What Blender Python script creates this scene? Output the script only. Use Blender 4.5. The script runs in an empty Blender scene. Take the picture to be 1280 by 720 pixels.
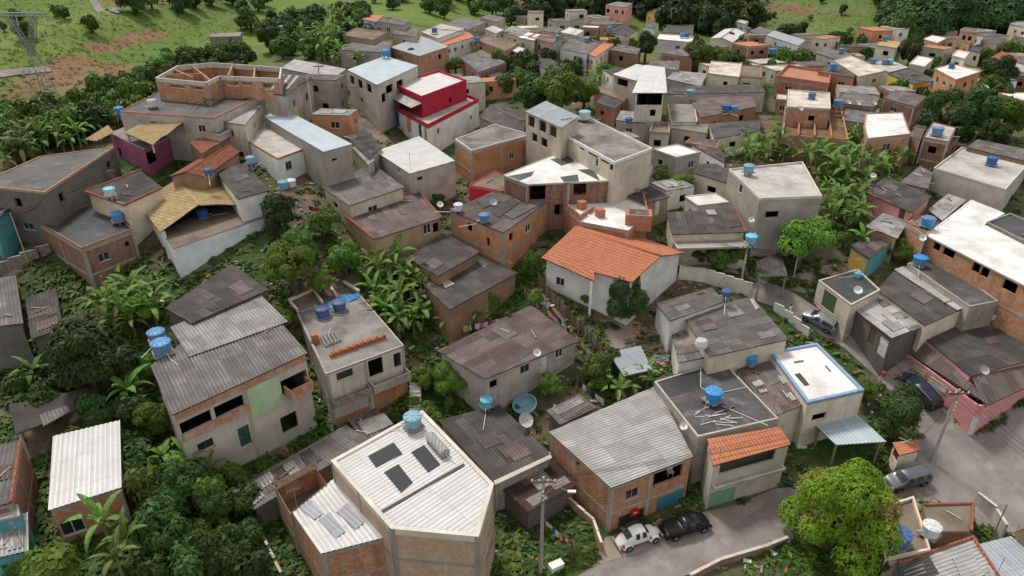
import bpy, bmesh, math, random
import numpy as np
from mathutils import Vector, Matrix
random.seed(7)
rng = np.random.default_rng(7)
C = bpy.context.scene.collection
S = bpy.context.scene
R = math.radians

# ------------------------------------------------------------ camera, sky, sun, exposure
PITCH, FPX, CAMH = R(28.0), 865.0, 45.0
cam = bpy.data.cameras.new('camera')
cam.sensor_width = 36.0; cam.lens = 36.0*FPX/1280.0
cam.clip_start = 0.5; cam.clip_end = 4000
camo = bpy.data.objects.new('camera', cam); C.objects.link(camo)
camo.location = (0, 0, CAMH); camo.rotation_euler = (math.pi/2-PITCH, 0, 0)
S.camera = camo
W = bpy.data.worlds.new('World'); S.world = W; W.use_nodes = True
SUN_EL, SUN_AZ = R(58), R(-35)          # azimuth measured from +Y towards +X
wn = W.node_tree; bg = wn.nodes['Background']
sk = wn.nodes.new('ShaderNodeTexSky'); sk.sky_type = 'NISHITA'; sk.sun_disc = False
sk.sun_elevation = SUN_EL; sk.sun_rotation = SUN_AZ; sk.air_density = 1.0; sk.dust_density = 4.0; sk.ozone_density = 0.6
mixg = wn.nodes.new('ShaderNodeMix'); mixg.data_type = 'RGBA'; mixg.inputs[0].default_value = 0.72
mixg.inputs[7].default_value = (6.9, 6.75, 6.55, 1)     # veil of cloud
wn.links.new(sk.outputs[0], mixg.inputs[6]); wn.links.new(mixg.outputs[2], bg.inputs[0])
bg.inputs[1].default_value = 0.092
sl = bpy.data.lights.new('sun', 'SUN'); sl.energy = 2.1; sl.angle = R(11); sl.color = (1, 0.95, 0.88)
so = bpy.data.objects.new('sun', sl); C.objects.link(so)
sd = Vector((math.sin(SUN_AZ)*math.cos(SUN_EL), math.cos(SUN_AZ)*math.cos(SUN_EL), math.sin(SUN_EL)))
so.rotation_euler = sd.to_track_quat('Z', 'Y').to_euler(); so.location = (0, 60, 120)
S.view_settings.view_transform = 'Standard'; S.view_settings.look = 'None'
S.view_settings.gamma = 1; S.view_settings.exposure = 0.5
S.view_settings.use_curve_mapping = False
S.render.engine = 'CYCLES'
S.cycles.max_bounces = 6; S.cycles.diffuse_bounces = 3; S.cycles.transparent_max_bounces = 4
S.cycles.use_denoising = True

# ------------------------------------------------------------ terrain height and pixel rays
_yk = [-80, 15, 30, 38, 46, 52, 60, 66, 76, 95, 130, 170, 220, 300, 420, 600, 1000, 1600]
_zk = [-8, -2, -0.5, 0.0, 0.4, 2.0, 4.8, 7.0, 9.9, 12.4, 13.4, 15, 17.2, 25, 44, 70, 110, 150]
_yt = np.arange(-80, 1601, 1.0); _zt = np.interp(_yt, _yk, _zk)
_ker = np.exp(-0.5*(np.arange(-12, 13)/2.8)**2); _ker /= _ker.sum()
_zt = np.convolve(np.pad(_zt, 12, mode='edge'), _ker, mode='valid')
def sstep(a, b, x):
    t = np.clip((x-a)/(b-a), 0, 1); return t*t*(3-2*t)
def bump(X, Y, cx, cy, rx, ry, h, ang=0):
    dx, dy = X-cx, Y-cy; c, s = math.cos(ang), math.sin(ang)
    u, v = (dx*c+dy*s)/rx, (-dx*s+dy*c)/ry
    return h*np.exp(-(u*u+v*v))
def terrain(X, Y):
    X = np.asarray(X, float); Y = np.asarray(Y, float)
    z = np.interp(Y, _yt, _zt)
    z = z + 4.0*(1-sstep(-30, -10, X))
    far = sstep(120, 200, Y)
    z = z + far*(1.2*np.sin(X*0.021+Y*0.013) + 0.8*np.sin(X*0.047-Y*0.031+1.0))
    z = z + bump(X, Y, -96, 166, 44, 13, 7.5, 1.35) + bump(X, Y, -165, 215, 70, 30, 14, 0.5) + bump(X, Y, -190, 330, 90, 40, 18, 0.1)
    z = z + bump(X, Y, 60, 300, 80, 40, 7) + bump(X, Y, 190, 260, 60, 50, 8)
    z = z + bump(X, Y, 52, 57, 11, 9, 2.6)
    return z
cp, sp = math.cos(PITCH), math.sin(PITCH)
def ray(px, py):
    x, y = (px-640)/FPX, (360-py)/FPX
    return np.array([x, cp+y*sp, -sp+y*cp])
_ts = np.concatenate([np.arange(18, 300, 0.25), np.arange(300, 1200, 1.0)])
def at(px, py, h=0.0):
    d = ray(px, py)
    X, Y, Z = d[0]*_ts, d[1]*_ts, CAMH+d[2]*_ts
    f = Z-terrain(X, Y)-h
    k = np.argmax(f < 0)
    if f[k] >= 0: k = len(_ts)-1
    k = max(k, 1); a, b = f[k-1], f[k]
    t = _ts[k-1]+(_ts[k]-_ts[k-1])*(a/(a-b) if a != b else 0)
    return np.array([d[0]*t, d[1]*t, CAMH+d[2]*t])
def onz(px, py, z):
    d = ray(px, py); t = (z-CAMH)/d[2]
    return np.array([d[0]*t, d[1]*t, z])
def ppm(p):                       # pixels per metre at a point
    return FPX/(p[1]*cp-(p[2]-CAMH)*sp)
def topx(p):
    X, Y, Z = p[0], p[1], p[2]-CAMH
    dep = Y*cp-Z*sp; up = Y*sp+Z*cp
    return 640+FPX*X/dep, 360-FPX*up/dep

# ------------------------------------------------------------ materials
class NT:
    def __init__(s, name):
        s.m = bpy.data.materials.new(name); s.m.use_nodes = True
        s.t = s.m.node_tree; s.b = s.t.nodes['Principled BSDF']
        s.b.inputs['Specular IOR Level'].default_value = 0.25
    def n(s, ty, **k):
        nd = s.t.nodes.new('ShaderNode'+ty)
        for a, v in k.items(): setattr(nd, a, v)
        return nd
    def l(s, a, b): s.t.links.new(a, b)
    def uv(s): return s.n('UVMap').outputs[0]
    def obj(s): return s.n('TexCoord').outputs['Object']
    def mapn(s, v, sc=(1, 1, 1), loc=(0, 0, 0)):
        m = s.n('Mapping'); m.inputs['Scale'].default_value = sc; m.inputs['Location'].default_value = loc
        s.l(v, m.inputs[0]); return m.outputs[0]
    def noise(s, v, sc, det=4, rough=0.6):
        t = s.n('TexNoise'); t.inputs['Scale'].default_value = sc; t.inputs['Detail'].default_value = det
        t.inputs['Roughness'].default_value = rough
        if v is not None: s.l(v, t.inputs['Vector'])
        return t.outputs[0]
    def ramp(s, f, a, b, ca=(0, 0, 0, 1), cb=(1, 1, 1, 1)):
        r = s.n('ValToRGB'); e = r.color_ramp.elements
        e[0].position = a; e[1].position = b; e[0].color = ca; e[1].color = cb
        s.l(f, r.inputs[0]); return r.outputs[0]
    def mix(s, f, a, b, mode='MIX'):
        m = s.n('Mix'); m.data_type = 'RGBA'; m.blend_type = mode
        for v, i in ((f, 0), (a, 6), (b, 7)):
            if isinstance(v, (int, float)): m.inputs[i].default_value = v
            elif isinstance(v, tuple): m.inputs[i].default_value = (*v, 1) if len(v) == 3 else v
            else: s.l(v, m.inputs[i])
        return m.outputs[2]
    def math(s, op, a, b=None):
        m = s.n('Math'); m.operation = op
        for v, i in ((a, 0), (b, 1)):
            if v is None: continue
            if isinstance(v, (int, float)): m.inputs[i].default_value = v
            else: s.l(v, m.inputs[i])
        return m.outputs[0]
    def bumpn(s, f, st, d=0.05):
        b = s.n('Bump'); b.inputs['Strength'].default_value = st; b.inputs['Distance'].default_value = d
        s.l(f, b.inputs['Height']); s.l(b.outputs[0], s.b.inputs['Normal'])
    def rnd(s): return s.n('ObjectInfo').outputs['Random']
    def out(s, col, rough=0.85, metal=0.0):
        if isinstance(col, tuple): s.b.inputs['Base Color'].default_value = (*col, 1)
        else: s.l(col, s.b.inputs['Base Color'])
        s.b.inputs['Roughness'].default_value = rough; s.b.inputs['Metallic'].default_value = metal
        return s.m
MATS = {}
def sc3(c, k): return tuple(min(1, x*k) for x in c)
def shifted(n, v):                      # each object samples another place of the texture
    a = n.n('VectorMath'); a.operation = 'ADD'; n.l(v, a.inputs[0])
    cb = n.n('CombineXYZ'); r = n.math('MULTIPLY', n.rnd(), 91.0)
    n.l(r, cb.inputs[0]); n.l(r, cb.inputs[1]); n.l(cb.outputs[0], a.inputs[1]); return a.outputs[0]
def m_plaster(name, base, stain=0.5, stc=(0.07, 0.06, 0.05), rough=0.9):
    n = NT(name); u = shifted(n, n.uv())
    c = n.mix(n.ramp(n.noise(u, 0.5), 0.3, 0.7), sc3(base, 0.78), sc3(base, 1.12))
    c = n.mix(n.math('MULTIPLY', n.math('MULTIPLY', n.ramp(n.noise(n.mapn(u, (1.3, 0.16, 1)), 1.6, 5, 0.65), 0.50, 0.76), stain), n.math('ADD', n.math('MULTIPLY', n.math('FRACT', n.math('MULTIPLY', n.rnd(), 7.3)), 0.9), 0.15)), c, stc)
    hv = n.n('HueSaturation'); n.l(c, hv.inputs['Color']); n.l(n.math('ADD', n.math('MULTIPLY', n.math('FRACT', n.math('MULTIPLY', n.rnd(), 13.7)), 0.32), 0.86), hv.inputs['Value']); c = hv.outputs[0]
    c = n.mix(n.math('MULTIPLY', n.ramp(n.noise(u, 0.33, 6, 0.7), 0.5, 0.72), stain*0.8), c, sc3(stc, 1.6))
    c = n.mix(n.math('MULTIPLY', n.ramp(n.noise(u, 9, 3), 0.55, 0.8), 0.25), c, sc3(base, 0.6))
    n.bumpn(n.noise(u, 14, 3), 0.25, 0.02)
    MATS[name] = n.out(c, rough)
def m_brick(name, c1, c2, smear=0.5, smc=(0.42, 0.36, 0.30), dark=0.4):
    n = NT(name); u = n.uv(); us = shifted(n, n.uv())
    b = n.n('TexBrick'); b.offset = 0.5; b.inputs['Scale'].default_value = 1
    b.inputs['Brick Width'].default_value = 0.30; b.inputs['Row Height'].default_value = 0.20
    b.inputs['Mortar Size'].default_value = 0.016; b.inputs['Bias'].default_value = 0
    b.inputs['Color1'].default_value = (*c1, 1); b.inputs['Color2'].default_value = (*c2, 1)
    b.inputs['Mortar'].default_value = (0.30, 0.25, 0.21, 1); n.l(u, b.inputs['Vector'])
    c = n.mix(n.math('MULTIPLY', n.ramp(n.noise(us, 3.1, 2), 0.4, 0.7), 0.5), b.outputs['Color'], sc3(c1, 0.65))
    c = n.mix(n.math('MULTIPLY', n.ramp(n.noise(us, 0.8, 6, 0.7), 0.50, 0.66), smear), c, smc)
    c = n.mix(n.math('MULTIPLY', n.ramp(n.noise(n.mapn(us, (1.2, 0.25, 1)), 1.1, 5, 0.65), 0.48, 0.75), dark), c, (0.05, 0.035, 0.03))
    n.bumpn(b.outputs['Fac'], -0.4, 0.02)
    MATS[name] = n.out(c, 0.92)
def m_sheet(name, base, period, valley=0.45, sheet=0.35, stain=0.5, stc=(0.045, 0.042, 0.04), rough=0.85, metal=0.0, sw=1.05, sh=1.9):
    n = NT(name); u = n.uv(); us = shifted(n, n.uv())
    b = n.n('TexBrick'); b.offset = 0; b.inputs['Scale'].default_value = 1
    b.inputs['Brick Width'].default_value = sw; b.inputs['Row Height'].default_value = sh
    b.inputs['Mortar Size'].default_value = 0.018; b.inputs['Mortar Smooth'].default_value = 0.3
    b.inputs['Color1'].default_value = (*sc3(base, 1-sheet*0.6), 1); b.inputs['Color2'].default_value = (*sc3(base, 1+sheet), 1)
    b.inputs['Mortar'].default_value = (*sc3(base, 0.55), 1); n.l(us, b.inputs['Vector'])
    c = n.mix(n.math('MULTIPLY', n.ramp(n.noise(us, 0.45, 6, 0.7), 0.42, 0.7), stain), b.outputs['Color'], stc)
    c = n.mix(n.math('MULTIPLY', n.ramp(n.noise(n.mapn(us, (3.0, 0.3, 1)), 1.3, 4, 0.6), 0.5, 0.75), stain*0.8), c, stc)
    c = n.mix(n.math('MULTIPLY', n.ramp(n.noise(us, 2.6, 4, 0.7), 0.58, 0.75), 0.35), c, sc3(base, 1.5))
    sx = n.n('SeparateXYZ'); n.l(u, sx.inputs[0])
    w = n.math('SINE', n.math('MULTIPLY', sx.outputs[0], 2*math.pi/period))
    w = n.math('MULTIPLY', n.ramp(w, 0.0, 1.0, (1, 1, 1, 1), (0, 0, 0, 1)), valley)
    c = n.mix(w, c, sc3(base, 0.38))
    MATS[name] = n.out(c, rough, metal)
def m_slab(name, base, stain=0.6, stc=(0.05, 0.048, 0.045), rough=0.9, light=None):
    n = NT(name); u = shifted(n, n.uv())
    c = n.mix(n.ramp(n.noise(u, 0.35, 5), 0.3, 0.7), sc3(base, 0.7), sc3(base, 1.15))
    c = n.mix(n.math('MULTIPLY', n.ramp(n.noise(u, 0.22, 7, 0.72), 0.47, 0.62), stain), c, stc)
    c = n.mix(n.math('MULTIPLY', n.ramp(n.noise(u, 1.3, 6, 0.75), 0.52, 0.7), stain*0.6), c, sc3(stc, 1.8))
    if light: c = n.mix(n.math('MULTIPLY', n.ramp(n.noise(n.mapn(u, (1, 1, 1), (7, 3, 0)), 0.5, 6, 0.7), 0.55, 0.68), 0.7), c, light)
    n.bumpn(n.noise(u, 8, 4), 0.3, 0.02)
    MATS[name] = n.out(c, rough)
def m_plain(name, base, rough=0.6, metal=0.0, var=0.2, sc=3.0):
    n = NT(name); o = n.obj()
    c = n.mix(n.ramp(n.noise(o, sc, 4), 0.35, 0.7), sc3(base, 1-var), sc3(base, 1+var*0.5))
    MATS[name] = n.out(c, rough, metal)
def m_faded(name, base, rough):
    n = NT(name); o = n.obj(); c = n.mix(n.ramp(n.noise(o, 2.0, 5, .7), .35, .75), base, sc3(base, 1.25))
    c = n.mix(n.math('MULTIPLY', n.ramp(n.noise(o, 5.0, 4, .7), .52, .72), .45), c, (0.30, 0.32, 0.32))
    hv = n.n('HueSaturation'); n.l(c, hv.inputs['Color']); n.l(n.math('ADD', n.math('MULTIPLY', n.rnd(), .5), .62), hv.inputs['Value']); n.l(n.math('ADD', n.math('MULTIPLY', n.rnd(), .35), .68), hv.inputs['Saturation'])
    MATS[name] = n.out(hv.outputs[0], rough)
def m_leaf(name, a, b, c3, tint=0.35, sc=0.5, trans=0.25):
    n = NT(name); g = n.n('NewGeometry'); o = n.obj()
    c = n.mix(g.outputs['Random Per Island'], a, b)
    c = n.mix(n.math('MULTIPLY', n.ramp(n.noise(shifted(n, o), sc, 3), 0.5, 0.66), tint), c, c3)
    hs = n.n('HueSaturation'); n.l(c, hs.inputs['Color'])
    n.l(n.math('ADD', n.math('MULTIPLY', n.rnd(), 0.75), 0.62), hs.inputs['Value'])
    n.l(n.math('ADD', n.math('MULTIPLY', n.rnd(), 0.05), 0.470), hs.inputs['Hue'])
    n.out(hs.outputs[0], 0.55); tr = n.n('BsdfTranslucent'); n.l(hs.outputs[0], tr.inputs[0])
    ms = n.n('MixShader'); ms.inputs[0].default_value = trans
    n.l(n.b.outputs[0], ms.inputs[1]); n.l(tr.outputs[0], ms.inputs[2])
    n.l(ms.outputs[0], n.t.nodes['Material Output'].inputs[0]); MATS[name] = n.m

m_plaster('white_wall', (0.74, 0.73, 0.70), 0.4, (0.16, 0.15, 0.14))
m_plaster('bright_wall', (0.76, 0.79, 0.81), 0.3, (0.30, 0.30, 0.30))
m_plaster('cream_wall', (0.64, 0.565, 0.45), 0.5, (0.10, 0.085, 0.07))
m_plaster('grey_wall', (0.42, 0.385, 0.335), 0.6)
m_plaster('dark_wall', (0.16, 0.145, 0.13), 0.6, (0.03, 0.03, 0.03))
m_plaster('pink_wall', (0.73, 0.34, 0.335), 0.22, (0.22, 0.10, 0.10))
m_plaster('magenta_wall', (0.40, 0.12, 0.22), 0.3, (0.12, 0.05, 0.07))
m_plaster('red_wall', (0.48, 0.028, 0.055), 0.15, (0.15, 0.02, 0.02))
m_plaster('yellow_wall', (0.62, 0.46, 0.10), 0.2, (0.25, 0.18, 0.06))
m_plaster('green_wall', (0.42, 0.55, 0.36), 0.3, (0.2, 0.2, 0.15))
m_plaster('teal_wall', (0.10, 0.32, 0.36), 0.3, (0.05, 0.1, 0.1))
m_plaster('tan_wall', (0.40, 0.28, 0.17), 0.5, (0.12, 0.08, 0.05))
m_plaster('orange_wall', (0.54, 0.27, 0.14), 0.6, (0.14, 0.08, 0.06))
m_plaster('rust_wall', (0.30, 0.19, 0.12), 0.8, (0.05, 0.04, 0.03))
m_plaster('concrete', (0.36, 0.325, 0.28), 0.6)
m_plaster('pale_concrete', (0.55, 0.505, 0.445), 0.5, (0.14, 0.13, 0.12))
m_brick('brick', (0.46, 0.185, 0.085), (0.56, 0.29, 0.15), 0.7, (0.50, 0.40, 0.31))
m_brick('brick_pale', (0.50, 0.34, 0.22), (0.56, 0.40, 0.28), 0.6, (0.50, 0.46, 0.40), 0.2)
m_brick('brick_dark', (0.24, 0.10, 0.06), (0.32, 0.15, 0.09), 0.4, (0.26, 0.22, 0.18), 0.7)
m_brick('brick_red', (0.42, 0.13, 0.07), (0.50, 0.19, 0.11), 0.35, (0.42, 0.34, 0.28), 0.3)
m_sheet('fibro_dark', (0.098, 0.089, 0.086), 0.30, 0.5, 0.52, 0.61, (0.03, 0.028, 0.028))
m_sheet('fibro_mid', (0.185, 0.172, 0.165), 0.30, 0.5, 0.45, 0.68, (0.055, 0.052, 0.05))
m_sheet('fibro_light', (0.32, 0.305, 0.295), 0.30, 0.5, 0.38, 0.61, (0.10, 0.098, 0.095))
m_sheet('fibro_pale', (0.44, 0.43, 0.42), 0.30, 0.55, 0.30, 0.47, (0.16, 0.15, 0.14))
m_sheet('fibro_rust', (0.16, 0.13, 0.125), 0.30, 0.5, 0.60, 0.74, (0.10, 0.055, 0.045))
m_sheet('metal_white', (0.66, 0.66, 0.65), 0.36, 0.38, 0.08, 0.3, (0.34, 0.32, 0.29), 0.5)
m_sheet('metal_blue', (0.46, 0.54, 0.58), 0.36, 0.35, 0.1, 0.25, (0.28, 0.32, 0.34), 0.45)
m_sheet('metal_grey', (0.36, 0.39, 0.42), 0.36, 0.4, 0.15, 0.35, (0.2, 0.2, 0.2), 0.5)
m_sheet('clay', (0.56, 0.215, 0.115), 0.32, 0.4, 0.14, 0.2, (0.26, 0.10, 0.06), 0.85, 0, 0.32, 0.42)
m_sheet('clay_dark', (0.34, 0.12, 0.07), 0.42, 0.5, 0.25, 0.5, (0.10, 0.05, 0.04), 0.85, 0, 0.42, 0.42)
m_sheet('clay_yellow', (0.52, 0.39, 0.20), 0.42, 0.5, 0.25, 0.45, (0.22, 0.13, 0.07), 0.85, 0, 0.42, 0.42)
m_slab('slab_grey', (0.24, 0.225, 0.21), 0.7, (0.06, 0.055, 0.05))
m_slab('slab_dark', (0.09, 0.088, 0.088), 0.6, (0.035, 0.034, 0.034), 0.7, (0.2, 0.2, 0.2))
m_slab('slab_black', (0.055, 0.056, 0.06), 0.6, (0.02, 0.02, 0.024), 0.45, (0.13, 0.13, 0.13))
m_slab('slab_pale', (0.46, 0.44, 0.41), 0.5, (0.15, 0.14, 0.13))
m_slab('slab_white', (0.72, 0.71, 0.69), 0.35, (0.30, 0.27, 0.24))
m_slab('slab_cream', (0.60, 0.55, 0.47), 0.75, (0.20, 0.17, 0.14))
m_slab('slab_brown', (0.20, 0.16, 0.12), 0.6, (0.05, 0.04, 0.035))
m_slab('asphalt', (0.25, 0.22, 0.21), 0.5, (0.15, 0.135, 0.125), 0.9, (0.34, 0.30, 0.255))
m_slab('dirt', (0.24, 0.17, 0.115), 0.5, (0.13, 0.09, 0.06))
m_slab('red_soil', (0.19, 0.098, 0.058), 0.8, (0.09, 0.10, 0.03), 0.95, (0.09, 0.13, 0.03))
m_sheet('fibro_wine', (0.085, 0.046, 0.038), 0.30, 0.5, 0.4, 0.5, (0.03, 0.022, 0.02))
m_slab('pale_dirt', (0.30, 0.25, 0.20), 0.5, (0.18, 0.14, 0.10))
m_slab('pasture', (0.085, 0.135, 0.028), 0.35, (0.05, 0.085, 0.02))
m_faded('tank_blue', (0.02, 0.22, 0.52), 0.45); m_faded('tank_navy', (0.02, 0.10, 0.32), 0.45)
m_faded('tank_sky', (0.11, 0.44, 0.62), 0.5); m_plain('tank_white', (0.62, 0.66, 0.66), 0.5)
m_plain('tarp_blue', (0.03, 0.20, 0.42), 0.5); m_plain('tarp_royal', (0.02, 0.07, 0.36), 0.5)
m_plain('pvc', (0.62, 0.61, 0.58), 0.6); m_plain('steel', (0.30, 0.30, 0.30), 0.5, 0.5)
m_plain('blue_trim', (0.22, 0.34, 0.50), 0.6); m_plain('white_paint', (0.72, 0.72, 0.70), 0.6)
m_plain('car_white', (0.74, 0.74, 0.71), 0.3, 0, 0.05); m_plain('car_grey', (0.27, 0.28, 0.30), 0.3, 0.4, 0.08)
m_plain('car_black', (0.012, 0.012, 0.014), 0.25, 0, 0.1); m_plain('car_navy', (0.02, 0.03, 0.045), 0.3, 0.2, 0.1)
m_plain('car_silver', (0.13, 0.135, 0.15), 0.35, 0.3, 0.1)
m_plain('rubber', (0.015, 0.015, 0.015), 0.8); m_plain('lamp_red', (0.35, 0.02, 0.02), 0.3); m_plain('lamp_clear', (0.6, 0.6, 0.6), 0.2)
m_plain('wood', (0.17, 0.115, 0.075), 0.85, 0, 0.4); m_plain('wood_grey', (0.26, 0.23, 0.20), 0.85, 0, 0.4)
m_plain('bark', (0.11, 0.085, 0.06), 0.9, 0, 0.4, 6); m_plain('pole_concrete', (0.36, 0.34, 0.31), 0.9)
m_plain('wire_black', (0.03, 0.03, 0.03), 0.7); m_plain('dish', (0.45, 0.45, 0.44), 0.6, 0.1); m_plain('dish_white', (0.70, 0.70, 0.68), 0.6)
m_plain('gate_blue', (0.07, 0.25, 0.38), 0.55); m_plain('gate_green', (0.22, 0.42, 0.28), 0.55); m_plain('gate_dark', (0.06, 0.055, 0.05), 0.6)
m_plain('gate_olive', (0.10, 0.15, 0.09), 0.6); m_plain('door_brown', (0.12, 0.07, 0.045), 0.6); m_plain('door_blue', (0.03, 0.10, 0.36), 0.5)
m_plain('door_red', (0.22, 0.03, 0.025), 0.6); m_plain('door_white', (0.62, 0.62, 0.60), 0.5); m_plain('door_green', (0.03, 0.08, 0.06), 0.6)
m_plain('door_yellow', (0.50, 0.34, 0.08), 0.6); m_plain('window_blue', (0.28, 0.40, 0.46), 0.5)
m_plain('frame_white', (0.60, 0.60, 0.58), 0.5); m_plain('frame_steel', (0.28, 0.28, 0.28), 0.5); m_plain('frame_dark', (0.06, 0.055, 0.05), 0.6)
m_plain('skin', (0.22, 0.12, 0.075), 0.6); m_plain('cloth_white', (0.62, 0.62, 0.62), 0.9); m_plain('cloth_red', (0.40, 0.04, 0.08), 0.9)
m_plain('cloth_dark', (0.03, 0.035, 0.05), 0.9); m_plain('cloth_blue', (0.06, 0.12, 0.32), 0.9); m_plain('hair', (0.012, 0.010, 0.008), 0.7)
m_plain('cloth_yellow', (0.55, 0.42, 0.10), 0.9); m_plain('cloth_pink', (0.5, 0.18, 0.26), 0.9)
m_plain('brick_clay', (0.46, 0.17, 0.075), 0.9, 0, 0.3, 8); m_plain('rock', (0.32, 0.28, 0.24), 0.95, 0, 0.4)
m_plain('sign_red', (0.55, 0.015, 0.02), 0.4); m_plain('plastic_white', (0.70, 0.70, 0.68), 0.5); m_plain('straw_leaf', (0.35, 0.28, 0.14), 0.8)
g_ = NT('glass'); g_.b.inputs['Roughness'].default_value = 0.08; g_.b.inputs['Specular IOR Level'].default_value = 0.5
MATS['glass'] = g_.out((0.025, 0.03, 0.035), 0.08)
m_leaf('leaf_mango', (0.10, 0.19, 0.012), (0.22, 0.33, 0.022), (0.24, 0.14, 0.04), 0.75, 1.7)
m_leaf('leaf_olive', (0.075, 0.15, 0.014), (0.16, 0.25, 0.024), (0.16, 0.11, 0.03), 0.5, 1.6)
m_leaf('leaf_dark', (0.028, 0.062, 0.013), (0.058, 0.11, 0.021), (0.05, 0.10, 0.02), 0.4)
m_leaf('leaf_mid', (0.052, 0.108, 0.014), (0.115, 0.19, 0.024), (0.14, 0.18, 0.035), 0.4)
m_leaf('leaf_bright', (0.075, 0.165, 0.016), (0.16, 0.27, 0.032), (0.05, 0.10, 0.02), 0.4)
m_leaf('leaf_banana', (0.075, 0.17, 0.025), (0.17, 0.29, 0.055), (0.05, 0.10, 0.03), 0.35, 0.3, 0.3)
m_leaf('leaf_forest', (0.038, 0.080, 0.014), (0.085, 0.15, 0.024), (0.13, 0.17, 0.035), 0.9, 0.16)
m_leaf('leaf_forest_dark', (0.02, 0.052, 0.014), (0.045, 0.10, 0.022), (0.075, 0.095, 0.03), 0.8, 0.13)
m_leaf('leaf_grass', (0.06, 0.11, 0.02), (0.12, 0.17, 0.03), (0.14, 0.12, 0.05), 0.4, 0.1)
# ------------------------------------------------------------ mesh building
LOC = {}
class MB:
    def __init__(s): s.v = []; s.f = []; s.uv = []; s.mi = []; s.mats = []
    def m(s, mat):
        if mat not in s.mats: s.mats.append(mat)
        return s.mats.index(mat)
    def poly(s, pts, mat, uvs=None):
        k = len(s.v); s.v += [tuple(map(float, p)) for p in pts]; s.f.append(tuple(range(k, k+len(pts))))
        if uvs is None:
            a = Vector(pts[0]); nrm = Vector((0, 0, 0))
            for i in range(1, len(pts)-1): nrm += (Vector(pts[i])-a).cross(Vector(pts[i+1])-a)
            if abs(nrm.z) > 0.6*nrm.length: uvs = [(p[0], p[1]) for p in pts]
            else:
                d = Vector((-nrm.y, nrm.x)); d = d.normalized() if d.length > 1e-9 else Vector((1, 0))
                uvs = [(p[0]*d.x+p[1]*d.y, p[2]) for p in pts]
        s.uv.append(uvs); s.mi.append(s.m(mat))
    def box(s, o, ax, ay, az, mat):            # a box from corner o along three edge vectors
        o, ax, ay, az = (np.array(q, float) for q in (o, ax, ay, az))
        if np.dot(np.cross(ax, ay), az) < 0: ax, ay = ay, ax
        P = lambda i, j, k: o+ax*i+ay*j+az*k
        for q in ((P(0,0,0),P(0,1,0),P(1,1,0),P(1,0,0)), (P(0,0,1),P(1,0,1),P(1,1,1),P(0,1,1)), (P(0,0,0),P(1,0,0),P(1,0,1),P(0,0,1)),
                  (P(0,1,0),P(0,1,1),P(1,1,1),P(1,1,0)), (P(0,0,0),P(0,0,1),P(0,1,1),P(0,1,0)), (P(1,0,0),P(1,1,0),P(1,1,1),P(1,0,1))):
            s.poly(q, mat)
    def cbox(s, c, dx, dy, dz, mat, a=0.0):    # centre of the base, sizes, yaw
        ca, sa = math.cos(a), math.sin(a); X = np.array([ca, sa, 0]); Y = np.array([-sa, ca, 0])
        s.box(np.array(c, float)-X*dx/2-Y*dy/2, X*dx, Y*dy, (0, 0, dz), mat)
    def rev(s, c, prof, mat, n=14, cap=True):  # lathe about the vertical through c
        c = np.array(c, float); rings = []
        for r, z in prof:
            rings.append([c+np.array([r*math.cos(2*math.pi*k/n), r*math.sin(2*math.pi*k/n), z]) for k in range(n)])
        for a, b in zip(rings, rings[1:]):
            for k in range(n): s.poly((a[k], a[(k+1) % n], b[(k+1) % n], b[k]), mat)
        if cap:
            s.poly(rings[-1], mat); s.poly(rings[0][::-1], mat)
    def tube(s, pts, r, mat, n=6, r2=None):
        pts = [Vector(p) for p in pts]; m = len(pts); rings = []
        for i, p in enumerate(pts):
            d = (pts[min(i+1, m-1)]-pts[max(i-1, 0)]).normalized()
            a = d.cross(Vector((0, 0, 1)) if abs(d.z) < 0.9 else Vector((1, 0, 0))).normalized(); b = d.cross(a)
            rr = r if r2 is None else r+(r2-r)*i/(m-1)
            rings.append([p+(a*math.cos(2*math.pi*k/n)+b*math.sin(2*math.pi*k/n))*rr for k in range(n)])
        for a, b in zip(rings, rings[1:]):
            for k in range(n): s.poly((a[k], b[k], b[(k+1) % n], a[(k+1) % n]), mat)
        s.poly(rings[0], mat); s.poly(rings[-1][::-1], mat)
    def mesh(s, name, off=(0, 0, 0)):
        me = bpy.data.meshes.new(name)
        v = np.array(s.v, float).reshape(-1, 3)-np.array(off, float)
        me.from_pydata(v.tolist(), [], s.f)
        if s.uv:
            ul = me.uv_layers.new(name='UVMap')
            ul.data.foreach_set('uv', np.array([c for f in s.uv for c in f], np.float32).ravel())
        for m in s.mats: me.materials.append(MATS[m])
        me.polygons.foreach_set('material_index', s.mi); me.update()
        return me
    def build(s, name, parent=None, loc=None, smooth=False):
        if not s.f: return None
        off = LOC[parent.name] if parent else (loc if loc is not None else (0, 0, 0))
        o = bpy.data.objects.new(name, s.mesh(name, off)); C.objects.link(o)
        if parent: o.parent = parent
        elif loc is not None: o.location = loc
        LOC[o.name] = tuple(off)
        if smooth: o.data.polygons.foreach_set('use_smooth', [True]*len(o.data.polygons))
        return o
def empty(name, loc, rz=0):
    o = bpy.data.objects.new(name, None); C.objects.link(o); o.location = [float(x) for x in loc]; o.rotation_euler.z = rz
    o.empty_display_size = 0.5; LOC[o.name] = tuple(float(x) for x in loc); return o
def tag(o, label=None, cat=None, group=None, kind=None):
    if label: o['label'] = label
    if cat: o['category'] = cat
    if group: o['group'] = group
    if kind: o['kind'] = kind
    return o
def children_of(o): return KIDS.get(o.name, [])
KIDS = {}
def adopt(parent, *kids): KIDS.setdefault(parent.name, []).extend(k for k in kids if k)
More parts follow.
